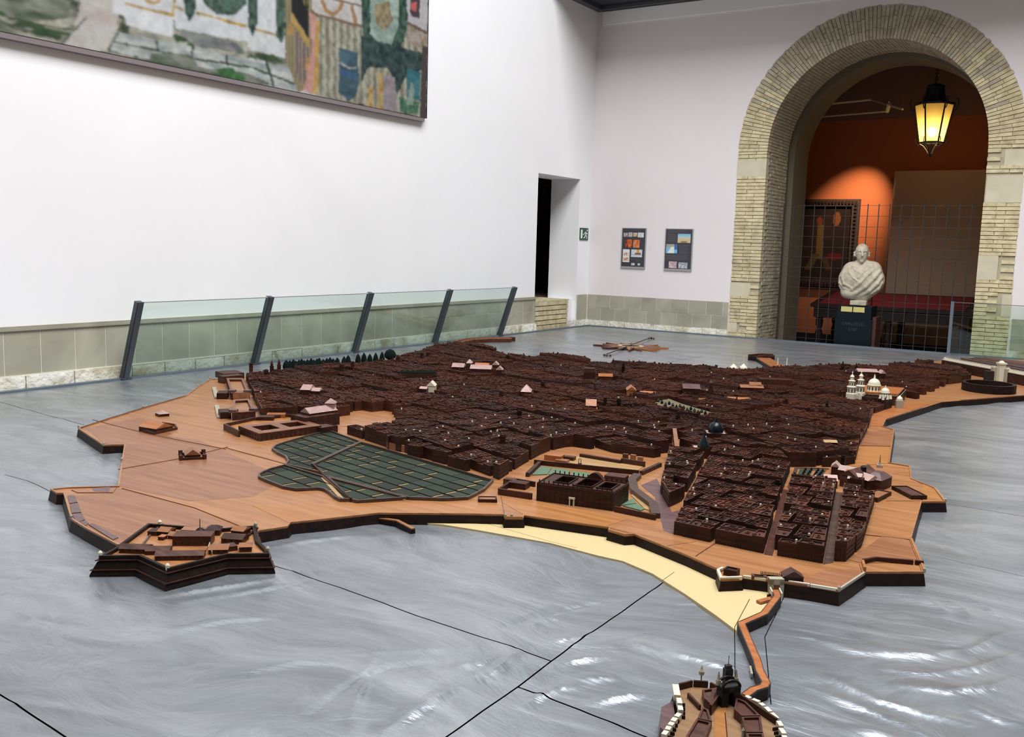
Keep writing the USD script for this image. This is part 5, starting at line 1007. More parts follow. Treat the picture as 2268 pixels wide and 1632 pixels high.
# barracks with two courtyards
zr = ZL + 0.045
bq = np.array([at(574.5, 961.5, zr)[:2], at(712, 943, zr)[:2], at(668, 930, zr)[:2], at(528, 944, zr)[:2]])
t = landmark('model_barracks', 'reddish two-courtyard barracks with rows of windows beside the green garden', 'model barracks', (600, 955))
building(t, bq, 0.045, mat_='mahogany_red', rmat='rust_roof', wins=(2, 0.033), courts=((0.12, 0.25, 0.42, 0.78), (0.56, 0.25, 0.86, 0.78)))
yard = [at(*p, ZL)[:2] for p in ((530, 968), (497.5, 952), (560, 938), (640, 930), (664, 934))]
part('yard_wall', MB().wall(yard, 0.012, ZL, ZL + 0.040), 'mahogany_red', t)
part('yard_floor', MB().shape(Polygon([*yard, bq[2], bq[3]]).buffer(0), ZL + 0.001, ZL + 0.02), 'cedar_honey', t); RES.append(Polygon([*yard, bq[2], bq[3]]).convex_hull.buffer(0.01))
for p, d_, mt in (((590, 936), 0.10, 'mahogany'), ((612, 930), 0.12, 'orange_wood')):
    q = at(*p, ZL); part('shed', MB().box((q[0], q[1], ZL + 0.022), (d_, 0.07, 0.044), rz=0.7), mt, t)
t = landmark('wing_house', 'dark wing with rows of windows closing the right end of the barracks', 'model house', (730, 960)); building(t, quad((712, 962.5), (748, 957), 0.12), 0.043, 'flat', 'mahogany', 'mahogany_plum', wins=(2, 0.03))
# church with the long pale roof next to it
t = landmark('long_church', 'long dark church with a pale ridge roof behind the barracks', 'model church', (715, 930))
building(t, quad((676, 951), (752, 940), 0.16), 0.075, 'flat', 'mahogany', 'mahogany_plum', wins=(2, 0.03))
lq = quad((686, 945), (747, 936), 0.10); part('nave', MB().prism(ccw(lq), ZL + 0.07, ZL + 0.085), 'mahogany_red', t); part('ridge_roof', gable(lq, ZL + 0.085, ZL + 0.118), 'pink_roof', t, label='pale pink ridge roof')
q = quv(lq, 0.93, 0.5); part('lantern_roof', MB().box((q[0], q[1], ZL + 0.11), (0.06, 0.06, 0.05), rz=0.5).box((q[0], q[1], ZL + 0.145), (0.07, 0.07, 0.03), rz=0.5, taper=0.05), 'pink_roof', t)
# sandy square
sq = A([(752, 926), (800, 915), (862, 917), (870, 935), (812, 944), (754, 945)], ZL); RES.append(Polygon(A([(752, 926), (800, 912), (862, 914), (875, 935), (868, 953), (812, 957), (756, 956)], ZL)).buffer(0.01))
t = landmark('sandy_square', 'open sandy square among the houses right of the barracks', 'model square', (810, 930)); part('paving', MB().shape(Polygon(sq).buffer(0), ZL, ZL + 0.002), 'cedar', t)
sq2 = A([(858, 996), (897, 1004), (897, 1013), (862, 1006)], ZL); RES.append(Polygon(sq2).buffer(0.004))
t = landmark('court_walls', 'small orange walled court cut into the houses above the garden', 'model court', (878, 1000)); part('paving', MB().shape(Polygon(sq2).buffer(0), ZL, ZL + 0.002), 'boxwood', t); part('wall', MB().wall(A([(858, 994), (897, 1002)], ZL), 0.012, ZL, ZL + 0.04), 'cedar_red', t)

# arsenal: two flat courts on the western edge
t = landmark('model_arsenal', 'row of long storehouses with two pale sunken roof courts on the western edge', 'model storehouses', (530, 890))
for FL, FR, RR, RL, nm in (((512.4, 871), (552, 871), (538, 838), (501.7, 838), 'front'), ((514, 915), (566, 911.5), (551, 884), (517, 886), 'rear')):
    zq = ZL + 0.05; q = np.array([at(*p, zq)[:2] for p in (FL, FR, RR, RL)])
    building(t, q, 0.05, mat_='mahogany_red', rmat='rust_roof', wins=(1, 0.04), courts=((0.12, 0.14, 0.88, 0.90),), floor='cedar')
    for u0 in (0.02, 0.90): c = quv(q, u0 + 0.04, 0.06); part('corner_block', MB().box((c[0], c[1], zq + 0.008), (0.05, 0.05, 0.022), rz=0.5), 'violet_wood', t)
for p0, p1, d_, h_, mt in (((480, 884), (503, 884), 0.14, 0.045, 'mahogany'), ((488, 928), (512, 927), 0.14, 0.045, 'mahogany'), ((496, 850), (540, 846), 0.10, 0.06, 'mahogany_red'), ((497, 841), (541, 838), 0.20, 0.05, 'mahogany_red'), ((516, 886), (553, 886), 0.03, 0.05, 'cedar_red')):
    q = quad(p0, p1, d_); RES.append(Polygon(q).buffer(0.01)); part('storehouse', MB().prism(ccw(q), ZL, ZL + h_), mt, t)
for p0, p1 in (((480, 883), (474, 860)), ((486, 927), (480, 900))): part('ramp', MB().wall(A([p0, p1], ZL), 0.03, ZL, ZL + 0.012), 'bone_grey', t)

# lone buildings on the western field
t = landmark('powder_store', 'lone orange gabled powder store with walled yard on the open western ground', 'model storehouse', (355, 955))
q = quad((340, 962.5), (390, 952), 0.16); building(t, quad((346, 961), (383, 953.5), 0.15), 0.030, 'cross', 'mahogany_red', 'orange_wood', rise=0.028)
part('yard_wall', MB().wall(np.vstack([A([(319, 958), (341, 963), (392, 951.5), (387, 944), (360, 940)], ZL)]), 0.008, ZL, ZL + 0.016), 'mahogany_red', t)
part('porch', MB().prism(ccw(quad((322, 959), (342, 961.5), 0.08)), ZL, ZL + 0.018), 'mahogany', t)
t = landmark('guard_hut', 'tiny pyramid roofed hut behind the orange powder store', 'model hut', (364, 922)); building(t, quad((353, 923.5), (375, 921.5), 0.08), 0.018, 'pyramid', 'mahogany', 'pink_roof', rise=0.022)
t = landmark('gabled_magazine', 'small dark magazine with gable front and corner turrets on the open ground', 'model storehouse', (428, 1015))
q = quad((401, 1019.5), (453, 1017), 0.13); part('yard_wall', MB().wall(q, 0.007, ZL, ZL + 0.014, closed=True), 'mahogany_red', t); RES.append(Polygon(q))
building(t, quad((411, 1016), (444, 1014), 0.09), 0.018, 'cross', 'mahogany', 'cedar_red', rise=0.030)
for c in q: part('turret', MB().box((c[0], c[1], ZL + 0.014), (0.016, 0.016, 0.028)), 'mahogany_red', t)

# hospital with pink roofs near the right shore
t = landmark('pink_roofed_hospital', 'jumble of dark model buildings with pale pink gabled roofs near the right shore', 'model hospital', (1900, 1070))
for p0, p1, d_, h_, rf, mt, rm, rs in (((1826, 1080), (1854, 1082), 0.09, 0.040, 'gable', 'mahogany', 'pink_roof', 0.022), ((1855, 1062), (1905, 1071), 0.06, 0.055, 'gable', 'mahogany', 'pink_roof', 0.022), ((1876, 1082), (1903, 1086), 0.09, 0.055, 'gable', 'mahogany', 'pink_roof', 0.025), ((1840, 1053), (1858, 1055), 0.08, 0.05, 'cross', 'mahogany', 'pink_roof', 0.022),
                                       ((1895, 1084), (1938, 1070), 0.09, 0.065, 'gable', 'mahogany_plum', 'mahogany_plum', 0.03), ((1921, 1086), (1948, 1084), 0.09, 0.05, 'cross', 'mahogany', 'pink_roof', 0.026), ((1950, 1088), (1974, 1078), 0.09, 0.055, 'hip', 'mahogany', 'violet_wood', 0.03), ((1868, 1072), (1884, 1076), 0.05, 0.06, 'gable', 'mahogany', 'orange_wood', 0.02), ((1908, 1076), (1916, 1076), 0.02, 0.10, 'pyramid', 'ebony', 'ebony', 0.01)):
    building(t, quad(p0, p1, d_), h_, rf, mt, rm, rise=rs)
t = landmark('long_shed', 'low reddish shed at the corner of the right housing quarter', 'model shed', (1955, 1105)); building(t, quad((1944, 1113), (1974, 1098), 0.07), 0.022, 'flat', 'mahogany', 'cedar_red')
t = landmark('bastion_store', 'long dark flat roofed store on the pointed right bastion', 'model storehouse', (2030, 1095)); building(t, quad((2018, 1107), (2053, 1107), 0.20), 0.022, 'flat', 'mahogany', 'mahogany_plum')
t = landmark('small_grove', 'little green grove with rows of dark bushes beside the pink roofed hospital', 'model garden', (1795, 1060))
part('lawn', MB().shape(Polygon(A([(1757, 1078), (1771, 1040), (1830, 1042), (1800, 1078)], ZL)), ZL, ZL + 0.004), 'green_stain_light', t); RES.append(Polygon(A([(1745, 1082), (1760, 1034), (1838, 1036), (1812, 1080)], ZL)))
part('path', MB().shape(Polygon(A([(1790, 1062), (1800, 1044), (1806, 1044), (1800, 1062)], ZL)), ZL, ZL + 0.0046), 'orange_wood', t)
for p0, p1 in (((1766, 1076), (1784, 1043)), ((1774, 1077), (1797, 1043)), ((1788, 1077), (1812, 1044)), ((1800, 1073), (1822, 1046))):
    for k in range(8):
        q = at(p0[0] + (p1[0] - p0[0]) * k / 7, p0[1] + (p1[1] - p0[1]) * k / 7, ZL); part('bush', MB().lathe([(0.004, 0.004), (0.007, 0.010), (0.002, 0.020)], (q[0], q[1], ZL), 6), 'tree_green', t)
part('surround', MB().wall(A([(1748, 1080), (1764, 1037), (1835, 1039)], ZL), 0.02, ZL, ZL + 0.004), 'path_wood', t)
t = landmark('monument', 'grey obelisk monument on a square base on the right shore promenade', 'monument', (1947, 1035))
q = at(1948, 1035, ZL); part('base', MB().box((q[0], q[1], ZL + 0.008), (0.03, 0.03, 0.016), rz=0.4), 'bone_grey', t); part('pedestal', MB().box((q[0], q[1], ZL + 0.020), (0.016, 0.016, 0.014), rz=0.4, taper=0.7), 'bone_grey', t); part('column', MB().box((q[0], q[1], ZL + 0.048), (0.006, 0.006, 0.05), taper=0.35), 'steel_post', t)

# cathedral in ivory and brown
t = landmark('cathedral', 'brown cathedral with ivory twin towers and domes near the right shore', 'model cathedral', (1935, 885))
cb = at(1940, 893, ZL); sc_ = np.linalg.norm(cb - EYE) / FPX
def cpt(x, y, z=ZL): return at(x, y, z)
cq = np.array([at(*p, ZL)[:2] for p in ((1886, 893), (1990, 900), (2004, 884), (1898, 876))]); RES.append(Polygon(cq).buffer(0.04))
part('nave', MB().prism(ccw(cq), ZL, ZL + 0.085), 'mahogany_red', t); part('roof', MB().prism(ccw(shrink(cq, 0.01)), ZL + 0.085, ZL + 0.10), 'orange_wood', t); part('cornice', MB().prism(ccw(offset(ccw(cq), 0.004)), ZL + 0.081, ZL + 0.085), 'bone_grey', t)
zc = ZL + 0.095
def ctower(x, y):
    p = at(x, y, zc); r = 0.034
    part('bell_tower', MB().lathe([(r * 1.2, -0.06), (r * 1.2, 0), (r, 0.005), (r, 0.045), (r * 1.15, 0.05), (r * 1.15, 0.056), (r * 0.75, 0.062), (r * 0.7, 0.095), (r * 0.85, 0.10), (r * 0.85, 0.105), (r * 0.45, 0.11), (r * 0.42, 0.13), (r * 0.55, 0.135), (r * 0.3, 0.15), (r * 0.1, 0.155), (r * 0.16, 0.165), (r * 0.03, 0.185)], tuple(p), 8), 'ivory', t)
    w = MB()
    for k in range(8):
        a = (k + 0.5) * math.pi / 4 ; c, s_ = math.cos(a), math.sin(a); w.box((p[0] + c * r * 0.93, p[1] + s_ * r * 0.93, p[2] + 0.025), (0.003, 0.010, 0.026), rz=a).box((p[0] + c * r * 0.68, p[1] + s_ * r * 0.68, p[2] + 0.078), (0.003, 0.008, 0.02), rz=a)
    part('belfry_openings', w, 'path_wood', t, kind='stuff')
ctower(1885, 871); ctower(1905, 869)
def cdome(x, y, r, drum, name):
    p = at(x, y, zc)
    prof = [(r * 1.15, -0.02), (r * 1.15, 0.004), (r, 0.008), (r, drum), (r * 1.1, drum + 0.003), (r * 1.1, drum + 0.008)] + [(r * math.cos(a), drum + 0.008 + r * 1.05 * math.sin(a)) for a in np.linspace(0.05, 1.35, 8)] + [(r * 0.2, drum + r * 1.2), (r * 0.16, drum + r * 1.45), (r * 0.05, drum + r * 1.9)]
    part(name, MB().lathe(prof, tuple(p), 20), 'ivory', t, smooth=40)
    w = MB()
    for k in range(12): a = k * math.pi / 6; w.box((p[0] + math.cos(a) * r, p[1] + math.sin(a) * r, p[2] + drum * 0.55), (0.004, r * 0.2, drum * 0.6), rz=a)
    part('dome_windows', w, 'path_wood', t, kind='stuff')
cdome(1935, 866, 0.050, 0.045, 'great_dome'); cdome(1960, 876, 0.034, 0.020, 'small_dome')
for x, y in ((1949, 880), (1956, 883), (1966, 882), (1973, 881), (1898, 872), (1908, 873), (1929, 868)): p = at(x, y, zc); part('buttress', MB().box((p[0], p[1], zc + 0.006), (0.018, 0.018, 0.03), taper=0.4), 'ivory', t)
p = at(1921, 893, ZL); part('portal', MB().box((p[0], p[1], ZL + 0.045), (0.06, 0.02, 0.09), rz=0.5), 'bone_grey', t); part('portal_arch', MB().box((p[0] + 0.004, p[1] - 0.010, ZL + 0.03), (0.018, 0.010, 0.035), rz=0.5), 'mahogany', t)
t = landmark('chapel', 'tiny ivory domed chapel at the shore end of the cathedral', 'model chapel', (1991, 903))
p = at(1991, 904, ZL); part('body', MB().box((p[0], p[1], ZL + 0.032), (0.055, 0.05, 0.064), rz=0.4), 'bone_grey', t); part('dome', MB().lathe([(0.024, 0), (0.024, 0.012), (0.020, 0.022), (0.010, 0.03), (0.002, 0.042)], (p[0], p[1], ZL + 0.064), 12), 'ivory', t); part('door', MB().box((p[0] - 0.01, p[1] - 0.026, ZL + 0.018), (0.012, 0.006, 0.03), rz=0.4), 'mahogany', t)
RES.append(Point(p[0], p[1]).buffer(0.05))

# churches and odd roofs that stand out of the housing; placed by where their roofs are seen
def rooftop(name, label, cat, x, y, w_px, d_, h, roof, rmat, mat_='mahogany', rise=0.03, rz=None, extra=None):
    p = at(x, y, ZL + h); s = np.linalg.norm(p - EYE) / FPX; w = w_px * s; a = 0.5 if rz is None else rz
    q = rot2(np.array([[-w / 2, -d_ / 2], [w / 2, -d_ / 2], [w / 2, d_ / 2], [-w / 2, d_ / 2]]), a) + p[:2]
    t = thing(name, label, cat, (p[0], p[1], ZL)); building(t, q, h, roof, mat_, rmat, rise=rise)
    for nm, dx, dz, sz, mt in (extra or ()): part(nm, MB().box((p[0] + dx * math.cos(a), p[1] + dx * math.sin(a), ZL + h + dz), sz, rz=a).box((p[0] + dx * math.cos(a), p[1] + dx * math.sin(a), ZL + h + dz + sz[2] * 0.5 + min(sz[0], 0.035) * 0.4), (sz[0], sz[1], min(sz[0], 0.035) * 0.8), rz=a, taper=0.1 if sz[0] < 0.05 else 0.9), mt, t)
    return t, p
rooftop('church', 'church with a broad pale pink flat gable on the left of the city', 'model church', 682, 860, 20, 0.16, 0.095, 'gable', 'pink_roof')
rooftop('church', 'notched pale pink chapel roof right beside the broad pink gable', 'model church', 702, 864, 18, 0.10, 0.085, 'gable', 'pink_roof', rise=0.02)
rooftop('church', 'small white gabled chapel below the dark trees in the city', 'model church', 956, 853, 18, 0.10, 0.09, 'cross', 'ivory', 'ivory', rise=0.035)
rooftop('annex', 'little white flat roof left of the white gabled chapel', 'model house', 939, 859, 15, 0.10, 0.085, 'gable', 'pink_roof', rise=0.012)
rooftop('church', 'long pale pink roofed convent on the rear left height of the city', 'model church', 1066, 815, 46, 0.14, 0.10, 'gable', 'pink_roof', rise=0.03)
rooftop('annex', 'pale pink roof end left of the long rear convent', 'model house', 1016, 811, 26, 0.14, 0.095, 'gable', 'pink_roof', rise=0.03)
rooftop('annex', 'small pink pyramid roof above the long rear convent', 'model house', 1040, 803, 12, 0.10, 0.11, 'pyramid', 'pink_roof', rise=0.035)
rooftop('annex', 'orange roof strip behind the long rear convent', 'model house', 1068, 808, 30, 0.08, 0.10, 'gable', 'orange_wood', rise=0.02)
rooftop('church', 'little pale gabled church right of the long rear convent', 'model church', 1098, 807, 13, 0.10, 0.10, 'cross', 'pink_roof', rise=0.03)
rooftop('church', 'pale twin gable at the right end of the rear convent', 'model church', 1107, 818, 14, 0.10, 0.09, 'cross', 'pink_roof', rise=0.03)
rooftop('dome_house', 'pink pyramid roof standing alone in the middle of the city', 'model church', 1166, 865, 22, 0.14, 0.085, 'pyramid', 'pink_roof', rise=0.05)
rooftop('hall', 'orange roofed hall right of a tall wall at the rear of the city', 'model hall', 1341, 832, 30, 0.10, 0.10, 'gable', 'orange_wood', rise=0.02, extra=[('tall_block', -0.14, -0.01, (0.10, 0.10, 0.09), 'mahogany')])
rooftop('church', 'orange gabled church with two roofs in the middle right of the city', 'model church', 1309, 896, 22, 0.11, 0.085, 'gable', 'orange_wood', rise=0.04, extra=[('bell_tower', 0.10, 0.02, (0.022, 0.022, 0.07), 'ebony')])
rooftop('annex', 'low orange annex roof at the foot of the orange gabled church', 'model house', 1308, 905, 28, 0.06, 0.05, 'gable', 'orange_wood', rise=0.012)
rooftop('church', 'large pale violet gabled church hall on the right of the city', 'model church', 1530, 858, 36, 0.14, 0.105, 'gable', 'violet_wood', rise=0.03, extra=[('bell_tower', 0.16, 0.0, (0.03, 0.03, 0.09), 'mahogany')])
rooftop('hall', 'long orange hall roof at the right rear of the city', 'model hall', 1664, 857, 48, 0.10, 0.08, 'gable', 'cedar_red', rise=0.02)
rooftop('annex', 'orange upper roof behind the long orange hall', 'model house', 1672, 851, 24, 0.08, 0.10, 'gable', 'cedar_red', rise=0.02)
rooftop('hall', 'reddish orange gabled hall left of the violet church hall', 'model hall', 1398, 862, 20, 0.14, 0.095, 'cross', 'orange_wood', 'orange_wood', rise=0.03)
rooftop('hall', 'flat orange roofs just below the reddish gabled hall', 'model hall', 1434, 869, 32, 0.14, 0.07, 'gable', 'orange_wood', 'mahogany_red', rise=0.012)
rooftop('hall', 'broad dark orange roof patch right of the violet church hall', 'model hall', 1636, 884, 50, 0.24, 0.06, 'gable', 'orange_wood', 'mahogany_red', rise=0.010)
rooftop('annex', 'small bright orange roof at the foot of the violet church tower', 'model house', 1555, 883, 14, 0.07, 0.06, 'flat', 'orange_wood', 'orange_wood')
rooftop('annex', 'small tan roof strip in the right of the city behind the hospital', 'model house', 1838, 978, 26, 0.05, 0.08, 'gable', 'boxwood', rise=0.012)
rooftop('church', 'pink roofed hall behind the cathedral towers', 'model church', 1919, 822, 40, 0.12, 0.10, 'gable', 'pink_roof', rise=0.025)
rooftop('church', 'small pale gable right of the pink hall behind the cathedral', 'model church', 1953, 826, 10, 0.10, 0.10, 'cross', 'pink_roof', rise=0.03)
rooftop('theatre', 'dark colonnaded block with an orange side wall at the rear right', 'model hall', 1716, 838, 66, 0.16, 0.11, 'flat', 'mahogany', 'mahogany_red')
t, p = rooftop('domed_church', 'church with a big glossy dark blue dome in the right of the city', 'model church', 1585, 956, 44, 0.13, 0.075, 'flat', 'pink_roof', 'mahogany')
part('dome', MB().lathe([(0.046, -0.004), (0.048, 0.012)] + [(0.047 * math.cos(a), 0.014 + 0.05 * math.sin(a)) for a in np.linspace(0.05, 1.3, 8)] + [(0.010, 0.07), (0.008, 0.078), (0.002, 0.10)], tuple(p), 20), 'dome_blue', t, smooth=40)
t, p = rooftop('spire_church', 'chapel with a pointed dark blue cone roof below the big blue dome', 'model church', 1551, 988, 34, 0.09, 0.065, 'flat', 'pink_roof', 'mahogany')
part('cone', MB().lathe([(0.036, -0.004), (0.034, 0.012), (0.012, 0.05), (0.003, 0.085)], (p[0] + 0.02, p[1], p[2]), 14), 'dome_blue', t, smooth=40)
t = landmark('street_wall', 'long upright orange strip of wall between two housing rows on the right', 'model wall', (1497, 980)); g = A([(1494, 950), (1499, 990)], ZL + 0.06); part('wall', MB().wall(g, 0.025, ZL, ZL + 0.065), 'cedar_red', t); RES.append(LineString(g).buffer(0.03))
t = landmark('stone_garden', 'strip of pale garden with bushes between housing rows on the right of the city', 'model garden', (1500, 900))
g = A([(1444, 893), (1480, 882), (1510, 894), (1575, 913), (1560, 920), (1490, 908)], ZL + 0.05); RES.append(Polygon(g).convex_hull); part('lawn', MB().shape(Polygon(g).buffer(0), ZL, ZL + 0.05), 'olive_wood', t)
for k in range(14): q = at(1458 + k * 8, 890 + k * 2 + (k % 3) * 2, ZL + 0.05); part('bush', MB().lathe([(0.008, 0), (0.013, 0.01), (0.003, 0.026)], tuple(q), 6), 'tree_green' if k % 2 else 'green_stain', t)
# free standing towers
TW = [(556, 820, 16, 'mahogany', 'flat', 'square flat topped tower at the rear left corner of the city'), (602, 823, 24, 'mahogany', 'spire', 'tall left spire of the rear left church'), (618, 820, 24, 'mahogany', 'spire', 'right spire of the rear left church'), (590, 828, 10, 'mahogany', 'flat', 'short stub tower left of the twin spires'),
      (756, 821, 15, 'mahogany', 'flat', 'tower in the middle of the dark tree row'), (781, 816, 16, 'mahogany', 'flat', 'tall square tower at the right of the dark tree row'), (881, 803, 17, 'mahogany_red', 'flat', 'square tower where the city rises at the rear left'), (935, 794, 13, 'mahogany', 'flat', 'twin block tower left on the rear height'), (948, 792, 13, 'mahogany', 'flat', 'twin block tower right on the rear height'),
      (1125, 797, 12, 'mahogany', 'flat', 'small tower on the rear waterfront'), (1380, 826, 26, 'ebony', 'spire', 'tall pointed church spire in front of the compass rose'), (1396, 834, 10, 'mahogany', 'spire', 'short dark spire right of the tall church spire'), (1482, 824, 11, 'ebony', 'spire', 'small dark spire left of the rear middle'), (1572, 822, 13, 'ebony', 'spire', 'thin dark spire on the rear edge before the pier'),
      (1689, 822, 12, 'mahogany', 'spire', 'squat dark tower near the pier root'), (1866, 818, 18, 'ebony', 'spire', 'left of two dark spires behind the cathedral'), (1896, 818, 14, 'ebony', 'spire', 'right of two dark spires behind the cathedral'), (1831, 908, 22, 'ebony', 'spire', 'dark spire left below the cathedral'), (1741, 895, 12, 'mahogany', 'flat', 'short square tower in the right middle of the city'), (1502, 926, 22, 'mahogany', 'spire', 'pointed tower above the orange street wall'),
      (1110, 880, 16, 'mahogany', 'flat', 'square tower right of centre in the housing'), (1150, 922, 14, 'ebony', 'flat', 'dark block tower in the middle of the city'), (1113, 985, 24, 'mahogany', 'flat', 'broad dark tower above the three-courtyard palace'), (1370, 902, 20, 'ebony', 'flat', 'dark tower in the right middle housing'), (1202, 858, 14, 'mahogany', 'flat', 'dark tower right of the pink pyramid roof'), (1723, 1075, 12, 'ebony', 'flat', 'dark chimney tower beside the street of the right quarter'), (1497, 1065, 13, 'ebony', 'flat', 'dark tower in the wedge shaped housing quarter'), (1868, 1016, 8, 'ebony', 'flat', 'small dark tower behind the pink roofed hospital')]
for x, y, hp, mt, cap, lab in TW:
    p = at(x, y, ZL + 0.06); s = np.linalg.norm(p - EYE) / FPX; t = thing('tower', lab, 'model tower', (p[0], p[1], ZL), 'towers of the model city'); sz = max(0.022, 5.2 * s)
    tower(t, p[0], p[1], 0.06 + hp * s - (0.008 + 2.2 * sz if cap == 'spire' else 0.017), sz, mt, cap); RES.append(Point(p[0], p[1]).buffer(sz * 0.6))
t = landmark('opera_block', 'dark arcaded block with a row of small black domes left of centre', 'model hall', (920, 848))
q = quad((884, 850), (966, 852), 0.14); building(t, q, 0.09, 'flat', 'mahogany', 'ebony', wins=(2, 0.05))
for k in range(7): c = quv(ccw(q), 0.08 + k * 0.14, 0.3); part('dome', MB().lathe([(0.030, 0), (0.028, 0.012), (0.012, 0.028), (0.002, 0.034)], (c[0], c[1], ZL + 0.085), 10), 'tree_green', t)
# row of dark clipped trees along the rear left shore
tx = [634, 642, 650, 655, 662, 668, 674, 681, 689, 695, 702, 707, 716, 724, 731, 738, 747, 762, 771, 793, 806, 819, 832, 846]
proto = None
for k, x in enumerate(tx):
    p = at(x, 826 - (x - 634) * 0.062, ZL); s = np.linalg.norm(p - EYE) / FPX; 
    if proto is None:
        proto = thing('model_tree', 'dark clipped cone tree, leftmost in the rear row of trees', 'model tree', (p[0], p[1], ZL), 'row of clipped trees'); tp = proto
        part('crown', MB().lathe([(0.012, 0.030), (0.030, 0.040), (0.032, 0.065), (0.022, 0.095), (0.004, 0.118)], (p[0], p[1], ZL), 8), 'tree_green', proto, smooth=40); part('trunk', MB().lathe([(0.006, 0), (0.005, 0.035)], (p[0], p[1], ZL), 6), 'ebony', proto)
    else: copy(proto, (p[0], p[1], ZL), rz=k * 0.7, label=f'dark clipped cone tree, {ORD[k]} from the left in the rear row of trees', scale=(0.85, 0.85, 0.92 + 0.22 * (k > 17) + 0.06 * (k % 3)))
p = at(864, 808, ZL); t = thing('model_tree', 'large round dark tree closing the right end of the tree row', 'model tree', (p[0], p[1], ZL)); part('crown', MB().lathe([(0.02, 0.05), (0.055, 0.075), (0.06, 0.105), (0.04, 0.14), (0.01, 0.155)], (p[0], p[1], ZL), 12), 'tree_green', t, smooth=40); part('trunk', MB().lathe([(0.01, 0), (0.008, 0.06)], (p[0], p[1], ZL), 6), 'ebony', t)

# ------------------------------------------------------------------ the green market garden
t = landmark('market_garden', 'large green market garden of many beds with dark hedges beside the city', 'model garden', (830, 1040))
GR = [[(603.6, 998), (610, 991), (623, 986), (690, 966), (730, 957.5), (797.6, 982.4), (691, 1032), (715, 1051.5), (632.7, 1033), (639, 1025), (633, 1015), (616, 1006.7)],
      [(800, 983.6), (1091, 1068.5), (1071.7, 1088), (1050, 1100), (1035, 1107), (984, 1109.7), (907, 1107), (717.6, 1057.6), (693.4, 1033.4)],
      [(630, 1034.6), (715, 1060), (776, 1111), (754, 1111), (742, 1105), (730, 1095), (718, 1088), (705.5, 1085.5), (657, 1088), (628, 1083), (590, 1068), (574.5, 1061), (574, 1055), (579.4, 1051.5), (596, 1044)],
      [(727, 1062.5), (897, 1107), (826.7, 1112), (793, 1114.6), (778, 1111)]]
ga, gb = at(800, 983.6, ZL)[:2], at(1091, 1068.5, ZL)[:2]; gth = math.atan2(*(gb - ga)[::-1])
allg = unary_union([Polygon(A(p, ZL)).buffer(0.004) for p in GR]); RES.append(allg.buffer(0.01))
part('soil', MB().shape(unary_union([allg, Polygon(A([(632, 1034), (900, 1107), (895, 1109), (720, 1064), (632, 1038)], ZL))]), ZL, ZL + 0.004), 'boxwood', t)
r_ = random.Random(3); GRNS = ['green_stain', 'green_stain', 'green_stain_light', 'green_stain_deep', 'green_stain']
nb = 0
for ri, p in enumerate(GR):
    g = Polygon(A(p, ZL)).buffer(-0.008).buffer(0)
    loc = rot2(np.array(g.exterior.coords) - ga, -gth); x0, y0 = loc.min(0); x1, y1 = loc.max(0)
    y = y0; k = 0; hd_ = MB()
    ux_, uy_ = (0.155, 0.085) if ri < 2 else (0.17, 0.10)
    while y < y1:
        x = x0 - r_.uniform(0, 0.1)
        while x < x1:
            w = ux_ * r_.choice([0.75, 1.0, 1.0, 1.25]); tan = 0.017 if r_.random() < 0.6 else 0.0
            cell = np.array([[x + 0.003 + tan, y + 0.003], [x + w - 0.002, y + 0.003], [x + w - 0.002, y + uy_ - 0.003], [x + 0.003 + tan, y + uy_ - 0.003]])
            q = Polygon(rot2(cell, gth) + ga).intersection(g)
            for gg in getattr(q, 'geoms', [q]):
                if gg.geom_type == 'Polygon' and gg.area > 4e-4: part('garden_bed', MB().shape(gg, ZL + 0.003, ZL + 0.0075), r_.choice(GRNS), t); nb += 1
            x += w
        hl = LineString(rot2(np.array([[x0, y], [x1, y]]), gth) + ga).intersection(g)
        if not hl.is_empty: hd_.shape(hl.buffer(0.0018, cap_style='flat'), ZL + 0.003, ZL + 0.011)
        y += uy_; k += 1
    if hd_.n: part('low_hedge', hd_, 'green_stain_deep', t)
    part('boundary_hedge', MB().wall(A(p, ZL), 0.010, ZL, ZL + 0.016, closed=True), 'path_wood', t)
part('path_hedge', MB().wall(A([(693, 1034), (717, 1058), (778, 1112)], ZL), 0.010, ZL, ZL + 0.020), 'mahogany', t)
part('path', MB().wall(A([(715, 1061), (757, 1108)], ZL), 0.02, ZL, ZL + 0.009), 'boxwood', t)

# ------------------------------------------------------------------ star fort at the left shore
t = landmark('star_fort', 'dark star shaped fort with buildings inside on the near left shore', 'model fort', (400, 1230))
SF = [(219, 1231), (226.5, 1227.5), (253.7, 1212.7), (328.4, 1158.4), (432, 1166), (457.4, 1172), (565, 1163.3), (572, 1196), (593, 1216.6), (596, 1226), (503, 1227), (371, 1259), (307, 1230)]
ZF = 0.072; sf = ccw(A(SF, ZF)); RES.append(Polygon(sf))
part('rampart', MB().loft([(offset(sf, 0.020), -0.02), (offset(sf, 0.020), 0.006), (offset(sf, 0.004), ZF - 0.022), (sf, ZF - 0.020)]), 'ebony', t)
for zz, d in ((ZF - 0.017, 0.0065), (0.022, 0.0175)): part('cordon', MB().shape(Polygon(offset(sf, d + 0.002)).difference(Polygon(offset(sf, d - 0.006))), zz, zz + 0.003), 'mahogany', t)
part('parapet', MB().shape(Polygon(sf).difference(Polygon(sf).buffer(-0.012, join_style='mitre')), ZF - 0.022, ZF), 'ebony', t)
zi = ZF - 0.014
part('terrace', MB().shape(Polygon(sf).buffer(-0.012, join_style='mitre'), zi - 0.004, zi), 'cedar', t)
